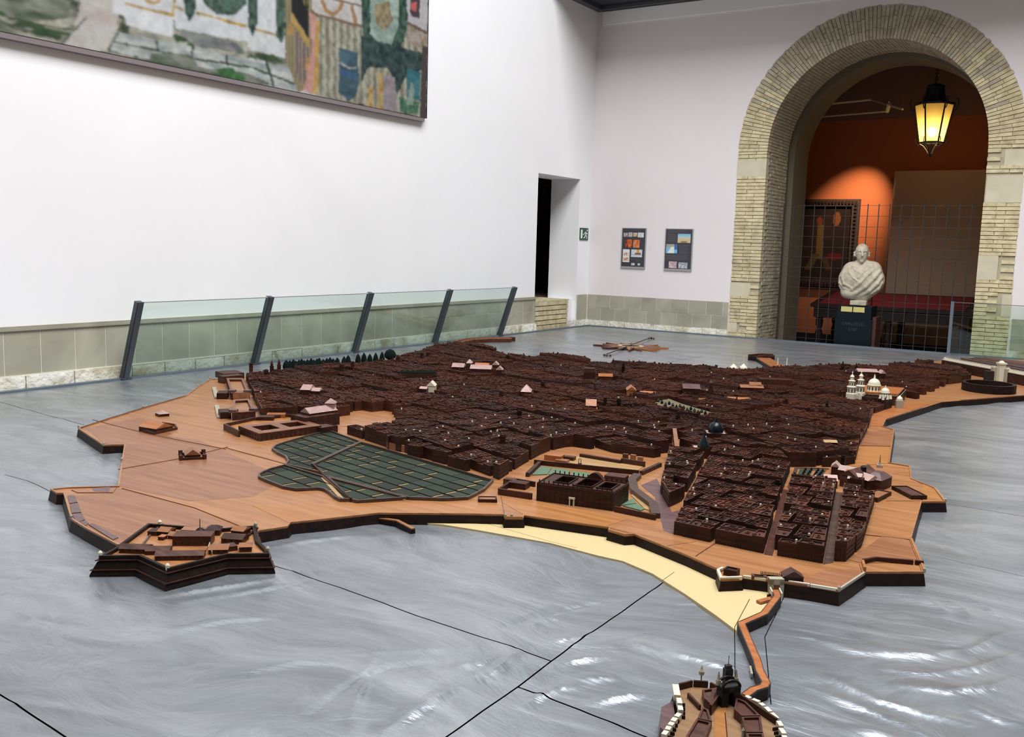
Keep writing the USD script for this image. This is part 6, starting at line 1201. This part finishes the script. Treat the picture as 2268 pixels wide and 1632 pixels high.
for p in ((222, 1229), (371, 1257), (593, 1219), (566, 1164), (354, 1160)):
    q = at(*p, ZF); part('sentry_box', MB().lathe([(0.005, -0.014), (0.0075, -0.004), (0.0075, 0.007), (0.0083, 0.009), (0.005, 0.014), (0.001, 0.017)], tuple(q), 10), 'ivory' if p[0] < 400 else 'bone_grey', t, label='pale sentry box on the rampart corner' if p[0] == 371 else None)
def inner(p0, p1, d_, h, roof, rm, mt='mahogany_red', rise=0.012, nm='barrack', z=zi):
    a, b = at(*p0, z)[:2], at(*p1, z)[:2]; e = (b - a) / np.linalg.norm(b - a); n_ = np.array([-e[1], e[0]]); n_ = n_ if n_ @ a > 0 else -n_
    q = ccw(np.array([a, b, b + n_ * d_, a + n_ * d_]))
    b_ = part(nm, MB().prism(q, z, z + h), mt, t)
    rf = gable(q, z + h, z + h + rise) if roof == 'gable' else hip(q, z + h, z + h + rise, k=0.4) if roof == 'hip' else MB().prism(ccw(offset(q, 0.001)), z + h, z + h + 0.003)
    part('roof', rf, rm, t)
    w = MB(); window_strip(w, a if ring_area([a, b, b + n_]) > 0 else b, b if ring_area([a, b, b + n_]) > 0 else a, z + 0.002, z + h - 0.002, 0.022, 0.03, 0.006, 0.007); 
    if w.n: part('windows', w, 'dark_void', t, kind='stuff')
inner((264, 1225), (326, 1227), 0.055, 0.018, 'gable', 'mahogany_plum'); inner((322, 1229), (374, 1229), 0.050, 0.016, 'gable', 'mahogany_plum')
inner((343, 1242), (450, 1240), 0.055, 0.018, 'gable', 'mahogany_plum'); inner((382, 1209), (467, 1209), 0.07, 0.036, 'flat', 'mahogany_red', rise=0.003); inner((462, 1228), (504, 1227), 0.07, 0.018, 'gable', 'cedar_red', rise=0.006)
inner((506, 1222), (526, 1219), 0.05, 0.016, 'flat', 'mahogany_red'); inner((530, 1223), (557, 1222), 0.055, 0.020, 'gable', 'cedar_red', rise=0.008); inner((490, 1203), (536, 1206), 0.07, 0.020, 'gable', 'mahogany_plum'); inner((512, 1186), (538, 1189), 0.06, 0.022, 'gable', 'cedar_red')
inner((327, 1186), (347, 1187), 0.05, 0.014, 'flat', 'mahogany'); inner((349, 1186), (372, 1188), 0.06, 0.018, 'gable', 'cedar_red'); inner((400, 1187), (440, 1188), 0.05, 0.022, 'flat', 'cedar_red'); inner((455, 1186), (487, 1186), 0.05, 0.022, 'hip', 'mahogany'); inner((350, 1196), (362, 1197), 0.03, 0.012, 'flat', 'orange_wood'); inner((372, 1193), (390, 1195), 0.04, 0.014, 'gable', 'cedar_red')
q = at(443, 1180, zi + 0.02); part('dome', MB().lathe([(0.020, -0.03), (0.021, 0.0), (0.017, 0.012), (0.008, 0.020), (0.0015, 0.022), (0.0012, 0.058)], tuple(q), 14), 'ebony', t)
part('inner_wall', MB().wall(A([(312, 1213), (338, 1180), (360, 1162)], zi), 0.008, zi, zi + 0.006), 'path_wood', t)
part('inner_wall', MB().wall(A([(466, 1206), (462, 1218), (470, 1230)], zi), 0.004, zi, zi + 0.016), 'bone_grey', t)
for k in range(6): q = at(548 + k * 4, 1190 - k * 3.5, zi); part('gun_platform', MB().box((q[0], q[1], zi + 0.004), (0.010, 0.016, 0.008), rz=0.4), 'mahogany', t)

# jetty by the town wall
t = landmark('jetty', 'small angled wooden jetty below the town wall', 'model jetty', (890, 1160)); part('deck', MB().wall(A([(838, 1144), (880, 1150), (915, 1168)], 0.03), 0.018, 0.022, 0.027), 'cedar', t); part('side_wall', MB().wall(A([(838, 1144), (880, 1150), (915, 1168)], 0.03), 0.022, -0.01, 0.022), 'ebony', t)

# ------------------------------------------------------------------ land gate and causeway
t = landmark('causeway_gate', 'stone coloured gateway and small guard houses where the causeway leaves the town wall', 'model gate', (1716, 1290))
q = at(1717, 1302, 0.0); gz_ = 0.064
gx = at(1716, 1283, gz_)
fx = RGT[:2] / np.linalg.norm(RGT[:2]); fa_ = math.atan2(fx[1], fx[0])
gc = at(1717, 1309, 0.012)[:2]
part('gatehouse', MB().box((gc[0] - fx[0] * 0.019, gc[1] - fx[1] * 0.019, 0.026), (0.016, 0.03, 0.068), rz=fa_).box((gc[0] + fx[0] * 0.019, gc[1] + fx[1] * 0.019, 0.026), (0.016, 0.03, 0.068), rz=fa_).box((gc[0], gc[1], 0.052), (0.054, 0.03, 0.022), rz=fa_), 'bone_grey', t)
part('gate_leaf', MB().box((gc[0], gc[1], 0.020), (0.024, 0.018, 0.042), rz=fa_), 'orange_wood', t)
for p0, p1, d_, h_, rf, mt, rm in (((1602, 1273), (1631, 1279), 0.04, 0.024, 'flat', 'mahogany', 'mahogany'), ((1664, 1283), (1698, 1286), 0.025, 0.014, 'flat', 'mahogany_plum', 'mahogany_plum'), ((1735, 1290), (1779, 1292), 0.05, 0.022, 'cross', 'mahogany', 'mahogany_plum')):
    building(t, quad(p0, p1, d_), h_, rf, mt, rm, rise=0.022)
pal = MB()
for k in range(14): q = at(1685 + k * 3.4, 1274 + k * 0.4, ZL); pal.box((q[0], q[1], ZL + 0.008), (0.002, 0.002, 0.016))
part('palisade', pal.wall(A([(1685, 1274), (1730, 1279)], ZL), 0.003, ZL, ZL + 0.005), 'ebony', t)
t = landmark('causeway', 'long zigzag raised causeway with orange top crossing the silver sea', 'model causeway', (1680, 1420))
CW = A([(1718, 1306), (1722, 1320), (1692.5, 1358), (1642, 1380), (1677, 1462), (1683, 1485), (1697, 1511), (1692, 1519), (1669, 1526), (1650, 1540)], 0.032)
part('side_wall', MB().wall(CW, 0.026, -0.015, 0.028), 'ebony', t); part('deck', MB().wall(CW, 0.021, 0.027, 0.0325), 'orange_wood', t)
for s in (-1, 1): part('kerb', MB().shape(LineString(CW).buffer(0.0125, cap_style='flat', join_style='mitre').difference(LineString(CW).buffer(0.0105, cap_style='flat', join_style='mitre')), 0.028, 0.034), 'path_wood', t) if s > 0 else None
part('ramp', MB().wall(A([(1718, 1322), (1680, 1332)], 0.014), 0.022, 0.008, 0.016), 'orange_wood', t); part('rail', MB().wall(A([(1700, 1318), (1716, 1314)], 0.02), 0.006, 0.0, 0.022), 'mahogany', t)
for a_, b_ in (((1706, 1302), (1711, 1312)), ((1726, 1304), (1732, 1316))): part('gate_kerb', MB().wall(A([a_, b_], 0.036), 0.004, 0.02, 0.040), 'ivory', t)
ra = A([(1662, 1474), (1666, 1492)], 0.012)
part('landing_stairs', MB().wall(ra, 0.006, 0.0, 0.012), 'bone_grey', t)

# ------------------------------------------------------------------ island fort in the foreground
t = landmark('island_fort', 'dark island fort with pale merlons and black gate tower, nearest the viewer', 'model fort', (1600, 1600))
ZI = 0.078
OUT = [(1494, 1517), (1534.5, 1509), (1553, 1506), (1571, 1512), (1592, 1522), (1648, 1542), (1686, 1560), (1722, 1596), (1727, 1625), (1760, 1690), (1700, 1760), (1480, 1740), (1440, 1660), (1478, 1620), (1510, 1579), (1500, 1545)]
of = ccw(A(OUT, ZI)); 
part('rampart', MB().loft([(offset(of, 0.014), -0.02), (offset(of, 0.012), 0.01), (of, ZI - 0.020)]), 'ebony', t)
part('terrace', MB().shape(Polygon(of).buffer(-0.003), ZI - 0.018, ZI - 0.0135), 'tan_wood', t)
zq = ZI - 0.0135
for p in ([(1465, 1566), (1490, 1552), (1498, 1600), (1476, 1620), (1462, 1610)],):
    b_ = ccw(A(p, 0.05)); part('outwork', MB().prism(b_, -0.02, 0.05, 0.006), 'violet_wood', t)
def merlon(p0, p1, w=0.014, h=0.016, mt='ivory', nm='merlon'): part(nm, MB().wall(A([p0, p1], ZI), w, zq, zq + h), mt, t)
merlon((1496, 1517), (1500, 1541), 0.017)
for p0, p1 in (((1503, 1547), (1506, 1559)), ((1506, 1564), (1508, 1574)), ((1505, 1581), (1498, 1588)), ((1496, 1591), (1490, 1598)), ((1489, 1601), (1484, 1607)), ((1482, 1610), (1478, 1617)), ((1476, 1620), (1470, 1628))): merlon(p0, p1, 0.013)
for p0, p1 in (((1652, 1542), (1662, 1547)), ((1667, 1549), (1682, 1555)), ((1684, 1558), (1692, 1564)), ((1696, 1567), (1706, 1577)), ((1709, 1580), (1721, 1592)), ((1724, 1598), (1731, 1609)), ((1729, 1614), (1737, 1626)), ((1736, 1630), (1744, 1644))): merlon(p0, p1, 0.012)
for p0, p1 in (((1505, 1517), (1533, 1510)), ((1536, 1510), (1568, 1512)), ((1574, 1514), (1587, 1521)), ((1590, 1523), (1606, 1529)), ((1640, 1540), (1720, 1594))): merlon(p0, p1, 0.006, 0.018, 'mahogany', 'parapet_wall')
q = at(1553, 1506, ZI); part('finial', MB().lathe([(0.002, 0), (0.002, 0.012), (0.008, 0.018), (0.008, 0.026), (0.004, 0.032), (0.001, 0.042)], (q[0], q[1], ZI), 8), 'bone_grey', t)
for k in range(9):
    q = at(1512 - k * 3.5 if k > 3 else 1511, 1553 + k * 9, ZI); part('gun_slot', MB().box((q[0], q[1], zq + 0.004), (0.016, 0.005, 0.009), rz=fa_ - 0.3), 'ebony', t)
for k in range(4): q = at(1718 + k * 3, 1606 + k * 9, ZI); part('gun_slot', MB().box((q[0], q[1], zq + 0.004), (0.014, 0.004, 0.008), rz=fa_ + 0.3), 'ebony', t)
def pen(pts, h, fl, wl='mahogany_red', nm='court'):    # walled roof terrace: dark walls round a sunken floor
    g = Polygon(A(pts, zq + h)).buffer(0); part(nm + '_wall', MB().shape(g.difference(g.buffer(-0.0055, join_style='mitre')), zq, zq + h), wl, t); part(nm + '_floor', MB().shape(g.buffer(-0.005, join_style='mitre'), zq + 0.002, zq + h - 0.006), fl, t)
pen([(1555, 1527), (1583, 1523), (1574, 1558), (1560, 1546)], 0.024, 'path_wood'); pen([(1583, 1523), (1597, 1520), (1600, 1530), (1577, 1562), (1572, 1560)], 0.028, 'mahogany')
pen([(1555, 1565), (1569, 1571), (1577, 1597), (1545, 1590)], 0.020, 'mahogany_plum'); pen([(1543, 1591), (1576, 1599), (1556, 1650), (1515, 1645), (1520, 1628)], 0.020, 'mahogany_plum')
pen([(1630, 1544), (1652, 1553), (1684, 1584), (1643, 1585), (1626, 1570)], 0.024, 'mahogany_red'); pen([(1642, 1587), (1685, 1586), (1690, 1621), (1652, 1621)], 0.024, 'mahogany_red'); pen([(1652, 1623), (1691, 1623), (1700, 1665), (1664, 1668)], 0.024, 'path_wood')
part('inner_wall', MB().wall(A([(1524, 1545), (1550, 1573)], zq), 0.006, zq, zq + 0.014), 'mahogany', t); part('lane', MB().shape(Polygon(A([(1583, 1578), (1606, 1560), (1609, 1578), (1612, 1640), (1582, 1640)], zq)), zq, zq + 0.0012), 'cedar_honey', t)
part('lane_edge', MB().wall(A([(1606, 1580), (1611, 1640)], zq), 0.0025, zq, zq + 0.003), 'mahogany', t); part('sentinel', MB().lathe([(0.004, 0), (0.003, 0.016), (0.004, 0.02), (0.001, 0.026)], tuple(at(1645, 1634, zq)), 8), 'bone_grey', t)
# black gate tower
gq = at(1612, 1560, zq); ga_ = fa_ + 0.30
ex, ey_ = np.array([math.cos(ga_), math.sin(ga_)]), np.array([-math.sin(ga_), math.cos(ga_)])
m = MB()
for s in (-1, 1): c = gq[:2] + ex * s * 0.017; m.box((c[0], c[1], zq + 0.026), (0.020, 0.030, 0.052), rz=ga_)
m.box((gq[0], gq[1], zq + 0.047), (0.054, 0.030, 0.016), rz=ga_)
part('gatehouse', m, 'wine_black', t)
a = np.linspace(0, math.pi, 9); m = MB()
for i in range(8):
    for o in (0.0,):
        c0, c1 = [(gq[:2] + ex * 0.026 * math.cos(w)) for w in (a[i], a[i + 1])]; z0_, z1_ = [zq + 0.052 + 0.020 * math.sin(w) for w in (a[i], a[i + 1])]
        m.tube([(*(c0 - ey_ * 0.012), z0_), (*(c1 - ey_ * 0.012), z1_)], 0.004, 5); m.tube([(*(c0 + ey_ * 0.012), z0_), (*(c1 + ey_ * 0.012), z1_)], 0.004, 5)
part('arch_moulding', m, 'ebony', t)
c = gq[:2] + ey_ * 0.022 + ex * 0.008; part('belfry', MB().box((c[0], c[1], zq + 0.045), (0.022, 0.016, 0.09), rz=ga_).box((c[0], c[1], zq + 0.094), (0.016, 0.012, 0.01), rz=ga_), 'wine_black', t)
part('flagpole', MB().tube([(c[0], c[1], zq + 0.09), (c[0], c[1], zq + 0.125)], 0.0009, 5), 'board_black', t)
for s in (-1, 1): d = gq[:2] + ex * s * 0.026 + ey_ * 0.01; part('obelisk', MB().box((d[0], d[1], zq + 0.06), (0.010, 0.010, 0.014), rz=ga_).box((d[0], d[1], zq + 0.078), (0.007, 0.007, 0.024), rz=ga_, taper=0.3), 'bone_grey', t)

# ------------------------------------------------------------------ compass rose, moles and the rear fortification
rc = at(1397, 770, 0.0); t = landmark('compass_rose', 'orange and brown wooden compass star lying on the silver sea before the end wall', 'compass rose', (1397, 770))
R1, R2, R0 = 0.48, 0.40, 0.16
na = math.atan2(*(at(1443, 751)[:2] - at(1344, 789)[:2])[::-1])
for k in range(16):
    a0 = na + k * math.pi / 8 + (math.pi / 16); R = R1 if k % 2 == 0 else R2; tip = rc[:2] + R * np.array([math.cos(a0), math.sin(a0)])
    l_, r2 = [rc[:2] + (R0 + 0.06) * np.array([math.cos(a0 + s * 0.24), math.sin(a0 + s * 0.24)]) for s in (-1, 1)]; mid = rc[:2] + R0 * 0.7 * np.array([math.cos(a0), math.sin(a0)])
    for q, mt in (((l_, tip, mid), 'orange_wood' if k % 2 == 0 else 'cedar_red'), ((mid, tip, r2), 'mahogany_red' if k % 2 == 0 else 'mahogany_plum')):
        part('star_point', MB().loft([(ccw(np.array(q)), 0.0), (ccw(np.array(q)), 0.022)]), mt, t)
part('ring', MB().shape(Point(*rc[:2]).buffer(R0 + 0.01).difference(Point(*rc[:2]).buffer(R0 - 0.045)), 0.0, 0.026), 'boxwood', t); part('disc', MB().shape(Point(*rc[:2]).buffer(R0 - 0.045), 0.0, 0.022), 'mahogany', t)
w = MB()
for k in range(32): a0 = k * math.pi / 16; w.box((rc[0] + (R0 - 0.018) * math.cos(a0), rc[1] + (R0 - 0.018) * math.sin(a0), 0.0265), (0.034, 0.010, 0.003), rz=a0)
part('ring_marks', w, 'ivory', t, kind='stuff')
n0, n1_ = at(1344, 789), at(1443, 751); part('needle', MB().wall([n0[:2], n1_[:2]], 0.016, 0.022, 0.032), 'path_wood', t)
for p, s in ((n0, -1), (n1_, 1)):
    d = (n1_ - n0)[:2]; d = d / np.linalg.norm(d); e_ = np.array([-d[1], d[0]]); m = MB()
    for k in (-1, 0, 1): c = p[:2] + e_ * k * 0.035 - s * d * abs(k) * 0.02; m.lathe([(0.014, 0), (0.014, 0.018), (0.008, 0.026)], (c[0], c[1], 0.0), 8)
    part('needle_tip', m, 'path_wood', t)
t = landmark('curved_mole', 'long curved reddish mole reaching out from the far point of the city', 'model mole', (1070, 755))
MP = A([(1006, 762), (1022, 754), (1045, 750), (1085, 748), (1131, 748)], 0.05)
part('body', MB().wall(MP, 0.10, -0.01, 0.04), 'mahogany_red', t); part('parapet', MB().shape(LineString(MP).buffer(0.052, cap_style='flat').difference(LineString(MP).buffer(0.038, cap_style='flat')), 0.04, 0.056), 'cedar_red', t)
q = at(1131, 749, 0.03); part('mole_head', MB().lathe([(0.065, -0.01), (0.062, 0.045)], (q[0], q[1], 0.0), 12), 'mahogany', t)
t = landmark('harbour_pier', 'straight orange pier with a dark head and pale columns at the rear of the city', 'model pier', (1710, 800))
PP = A([(1735, 817), (1690, 791)], ZL); part('deck', MB().wall(PP, 0.16, 0.03, 0.04), 'orange_wood', t); part('side_wall', MB().wall(PP, 0.17, -0.01, 0.03), 'ebony', t)
PH = A([(1668, 789), (1690, 787), (1714, 788)], 0.05); part('pier_head', MB().wall(PH, 0.14, -0.01, 0.045), 'ebony', t); part('battlement', MB().shape(LineString(PH).buffer(0.07, cap_style='flat').difference(LineString(PH).buffer(0.055, cap_style='flat')), 0.045, 0.065), 'mahogany_red', t)
for x, y, tp in ((1722, 815, 793), (1742, 815, 793)):
    p = at(x, y, ZL); s = np.linalg.norm(p - EYE) / FPX; part('column', MB().lathe([(0.012, 0), (0.012, 0.02), (0.006, 0.03), (0.006, (y - tp) * s * 0.9), (0.009, (y - tp) * s)], tuple(p), 8), 'ivory', t)
t = landmark('harbour_beacons', 'pair of small ivory beacons on the rear quay', 'model beacons', (1636, 818))
for x in (1624, 1646): p = at(x, 824, ZL); part('beacon', MB().lathe([(0.05, 0), (0.04, 0.05), (0.015, 0.075), (0.004, 0.085), (0.003, 0.16)], tuple(p), 10), 'ivory', t)
t = landmark('rear_fortification', 'rear right fortification with a long ivory battlement and brown sloping roofs', 'model fortification', (2180, 815))
LW = A([(2093, 797), (2150, 808), (2210, 819), (2300, 836)], ZL + 0.10)
part('wall', MB().wall(LW, 0.08, ZL, ZL + 0.10), 'mahogany', t); bt = MB()
ll = LineString(LW)
for k in range(60):
    c = ll.interpolate((k + 0.5) / 60, normalized=True); bt.box((c.x, c.y, ZL + 0.118), (0.03, 0.07, 0.022), rz=0.0)
part('battlement', bt.wall(LW, 0.075, ZL + 0.10, ZL + 0.110), 'ivory', t)
p = at(2217, 822, ZL + 0.10); part('gate_tower', MB().box((p[0], p[1], ZL + 0.085), (0.06, 0.07, 0.17), rz=0.5).box((p[0], p[1], ZL + 0.178), (0.075, 0.085, 0.016), rz=0.5).box((p[0], p[1], ZL + 0.195), (0.05, 0.05, 0.02), rz=0.5, taper=0.4), 'ivory', t)
for s_ in (-1, 1): part('gate_turret', MB().box((p[0] + s_ * 0.062, p[1] - s_ * 0.03, ZL + 0.065), (0.05, 0.055, 0.13), rz=0.5).box((p[0] + s_ * 0.062, p[1] - s_ * 0.03, ZL + 0.138), (0.04, 0.045, 0.016), rz=0.5, taper=0.5), 'bone_grey', t)
for a0, b0, a1, b1, mt in (((2105, 798), (2300, 832), (2150, 791), (2330, 818), 'mahogany'), ((2148, 792), (2330, 819), (2166, 789), (2340, 812), 'mahogany_plum')):
    q = np.array([at(*p, ZL + 0.06)[:2] for p in (a0, b0, b1, a1)]); part('roof_slope', MB().loft([(ccw(q), ZL), (ccw(q), ZL + 0.05), (shrink(ccw(q), 0.05), ZL + 0.075)]), mt, t); RES.append(Polygon(q).buffer(0.02))
for a0, b0 in (((2155, 796), (2310, 822)), ((2130, 794), (2300, 826))): part('roof_rib', MB().wall(A([a0, b0], ZL + 0.08), 0.03, ZL + 0.05, ZL + 0.088), 'violet_wood', t)
RES.append(LineString(LW).buffer(0.08))
t = landmark('bull_ring', 'dark oval bull ring wall on the orange ground at the right edge', 'model arena', (2189, 866))
ec = at(2189, 866, ZL); s = np.linalg.norm(ec - EYE) / FPX; aa = np.linspace(0, 2 * math.pi, 41)[:-1]; rr = 49 * s
el = np.column_stack([ec[0] + rr * np.cos(aa), ec[1] + rr * np.sin(aa)]); ein = np.column_stack([ec[0] + rr * 0.86 * np.cos(aa), ec[1] + rr * 0.86 * np.sin(aa)])
part('ring_wall', MB().shape(Polygon(el).difference(Polygon(ein)), ZL, ZL + 0.075), 'ebony', t); part('arena_floor', MB().shape(Polygon(ein), ZL, ZL + 0.01), 'path_wood', t); RES.append(Polygon(el).buffer(0.10))
g = at(2189, 846, ZL); part('rear_block', MB().box((g[0], g[1], ZL + 0.055), (0.08, 0.05, 0.11), rz=0.5), 'wine_black', t)
RES.append(Polygon(A([(2100, 852), (1930, 930), (1965, 930), (2090, 890), (2268, 876), (2268, 868), (2140, 870)], ZL)).buffer(0))

# ------------------------------------------------------------------ housing quarters
r_ = random.Random(11)
QA = [(1492, 1184), (1691, 1226), (1731, 1092), (1749, 1046), (1720, 1020), (1582, 1012), (1545, 1075)]
QB = [(1712, 1229), (1822, 1248), (1851, 1090), (1751, 1082)]
QC = [(1847, 1243), (1873, 1244), (1908, 1212), (1939, 1106), (1940, 1094), (1868, 1090)]
QD = [(1486, 1133), (1462, 1092), (1476, 1040), (1482, 1010), (1565, 1014), (1500, 1129)]
def grid_fill(poly, th, bu, bv, street, label_of, group_of, near_of, hr, amax_of, warp=0.05):
    o = np.array(poly.centroid.coords[0]); loc = rot2(np.array(poly.exterior.coords) - o, -th); lo, hi = loc.min(0), loc.max(0); out = []
    v = lo[1] - r_.uniform(0, bv); rows_ = []
    while v < hi[1]:
        col = 0; bh = bv * r_.uniform(0.8, 1.25); u = lo[0] - r_.uniform(0, bu)
        while u < hi[0]:
            bw = bu * r_.uniform(0.7, 1.35)
            c = np.array([[u + street / 2, v + street / 2], [u + bw - street / 2, v + street / 2], [u + bw - street / 2, v + bh - street / 2], [u + street / 2, v + bh - street / 2]])
            w = c + warp * np.column_stack([np.sin(c[:, 1] * 1.7 + 1), np.sin(c[:, 0] * 1.3 + 0.5)])
            g = Polygon(rot2(w, th) + o).intersection(poly)
            for x in getattr(g, 'geoms', [g]):
                if x.geom_type == 'Polygon' and x.area > 0.0035: out.append((len(rows_), col, x)); col += 1
            u += bw
        if col: rows_.append(v)
        v += bh
    n = 0
    for ri_, ci_, x in out:
        d = np.hypot(*x.centroid.coords[0])
        if block(x, label_of(x, ORD[ri_], ORD[ci_]), group_of(x), near_of(d), *hr, amax_of(d), r_): n += 1
    return n
def ang_of(p, q): a, b = at(*p, ZL), at(*q, ZL); return math.atan2(b[1] - a[1], b[0] - a[0])
for nm, P, lab in (('A', QA, 'wide near quarter'), ('B', QB, 'quarter between two streets'), ('C', QC, 'rounded quarter nearest the shore'), ('D', QD, 'pointed wedge of houses')):
    g = Polygon(A(P, ZL)).buffer(0); th = ang_of((1492, 1184), (1691, 1226)) if nm in 'AD' else ang_of((1712, 1229), (1822, 1248))
    grid_fill(g, th, 0.30 if nm in 'AD' else 0.27, 0.17, 0.022, lambda x, r, c: f'house block in the {lab}, {r} row back, {c} from left', lambda x: 'house blocks in the ' + lab, lambda d: True, (0.052, 0.074), lambda d: 0.0060, warp=0.006)
for i, p in enumerate(([(1692, 1228), (1711, 1231), (1749, 1086), (1733, 1084)], [(1823, 1250), (1846, 1246), (1868, 1092), (1851, 1090)])):
    t = landmark('street', ('broad brown street left of the narrow housing quarter', 'dark brown street right of the narrow housing quarter')[i], 'model street', (1720, 1150) if i == 0 else (1845, 1170)); part('paving', MB().shape(Polygon(A(p, ZL)).buffer(0), ZL, ZL + 0.0016), 'path_wood' if i else 'mahogany_red', t)
t = landmark('street', 'pinkish street mouth between the palace wall and the pointed wedge of houses', 'model street', (1480, 1150)); part('paving', MB().shape(Polygon(A([(1455, 1060), (1466, 1085), (1488, 1135), (1503, 1131), (1492, 1184), (1470, 1176), (1450, 1100), (1420, 1075)], ZL)).buffer(0), ZL, ZL + 0.0016), 'violet_wood', t)
CITY = [(741, 952), (858, 991), (862, 1008), (897, 1016), (1096, 1069), (1158, 1029), (1207, 1001), (1262, 988), (1360, 1003), (1470, 1017), (1482, 1006), (1570, 1010), (1720, 1016), (1745, 1034), (1840, 1034), (1893, 1028), (1902, 990), (1922, 953), (1932, 918), (2000, 895), (2046, 893), (2075, 872), (2096, 852), (2150, 845), (2110, 818), (2050, 810),
        (2000, 818), (1850, 823), (1760, 822), (1650, 830), (1500, 824), (1400, 818), (1300, 813), (1290, 800), (1200, 797), (1180, 803), (1120, 795), (1062, 775), (1002, 766), (945, 784), (900, 800), (870, 812), (640, 832), (545, 842), (570, 905), (580, 926), (670, 925), (752, 926)]
cg = Polygon(A(CITY, ZL)).buffer(0); cg = cg if cg.geom_type == 'Polygon' else max(cg.geoms, key=lambda g: g.area)
ZONES = [(lambda c, d: d > 8.6, 'small dark house block in the far rear of the model city'), (lambda c, d: c[0] < -4.4, 'dark mahogany house block in the left part of the model city'), (lambda c, d: d < 5.3 and c[0] < -2.3, 'dark mahogany house block in the near middle of the city above the garden and palace'), (lambda c, d: c[0] < -2.6, 'dark mahogany house block in the crowded centre of the model city'), (lambda c, d: True, 'dark mahogany house block in the right part of the city below the cathedral')]
ZS = {l: n for (f, l), n in zip(ZONES, ('far rear', 'left part', 'near middle', 'crowded centre', 'right part'))}
def zone(x):
    c = x.centroid.coords[0]; d = np.hypot(*c)
    return next(l for f, l in ZONES if f(c, d))
nblk = grid_fill(cg, ang_of((741, 952), (1096, 1069)), 0.46, 0.235, 0.028, lambda x, r, c: f'house block in the {ZS[zone(x)]} of the city, {r} row from garden, {c} from left', lambda x: zone(x).replace('house block', 'house blocks'), lambda d: d < 6.4, (0.044, 0.080), lambda d: 0.0062 if d < 6.4 else 0.0080, warp=0.09)
print('city area', round(cg.area, 2), 'blocks', nblk, 'beds', nb)
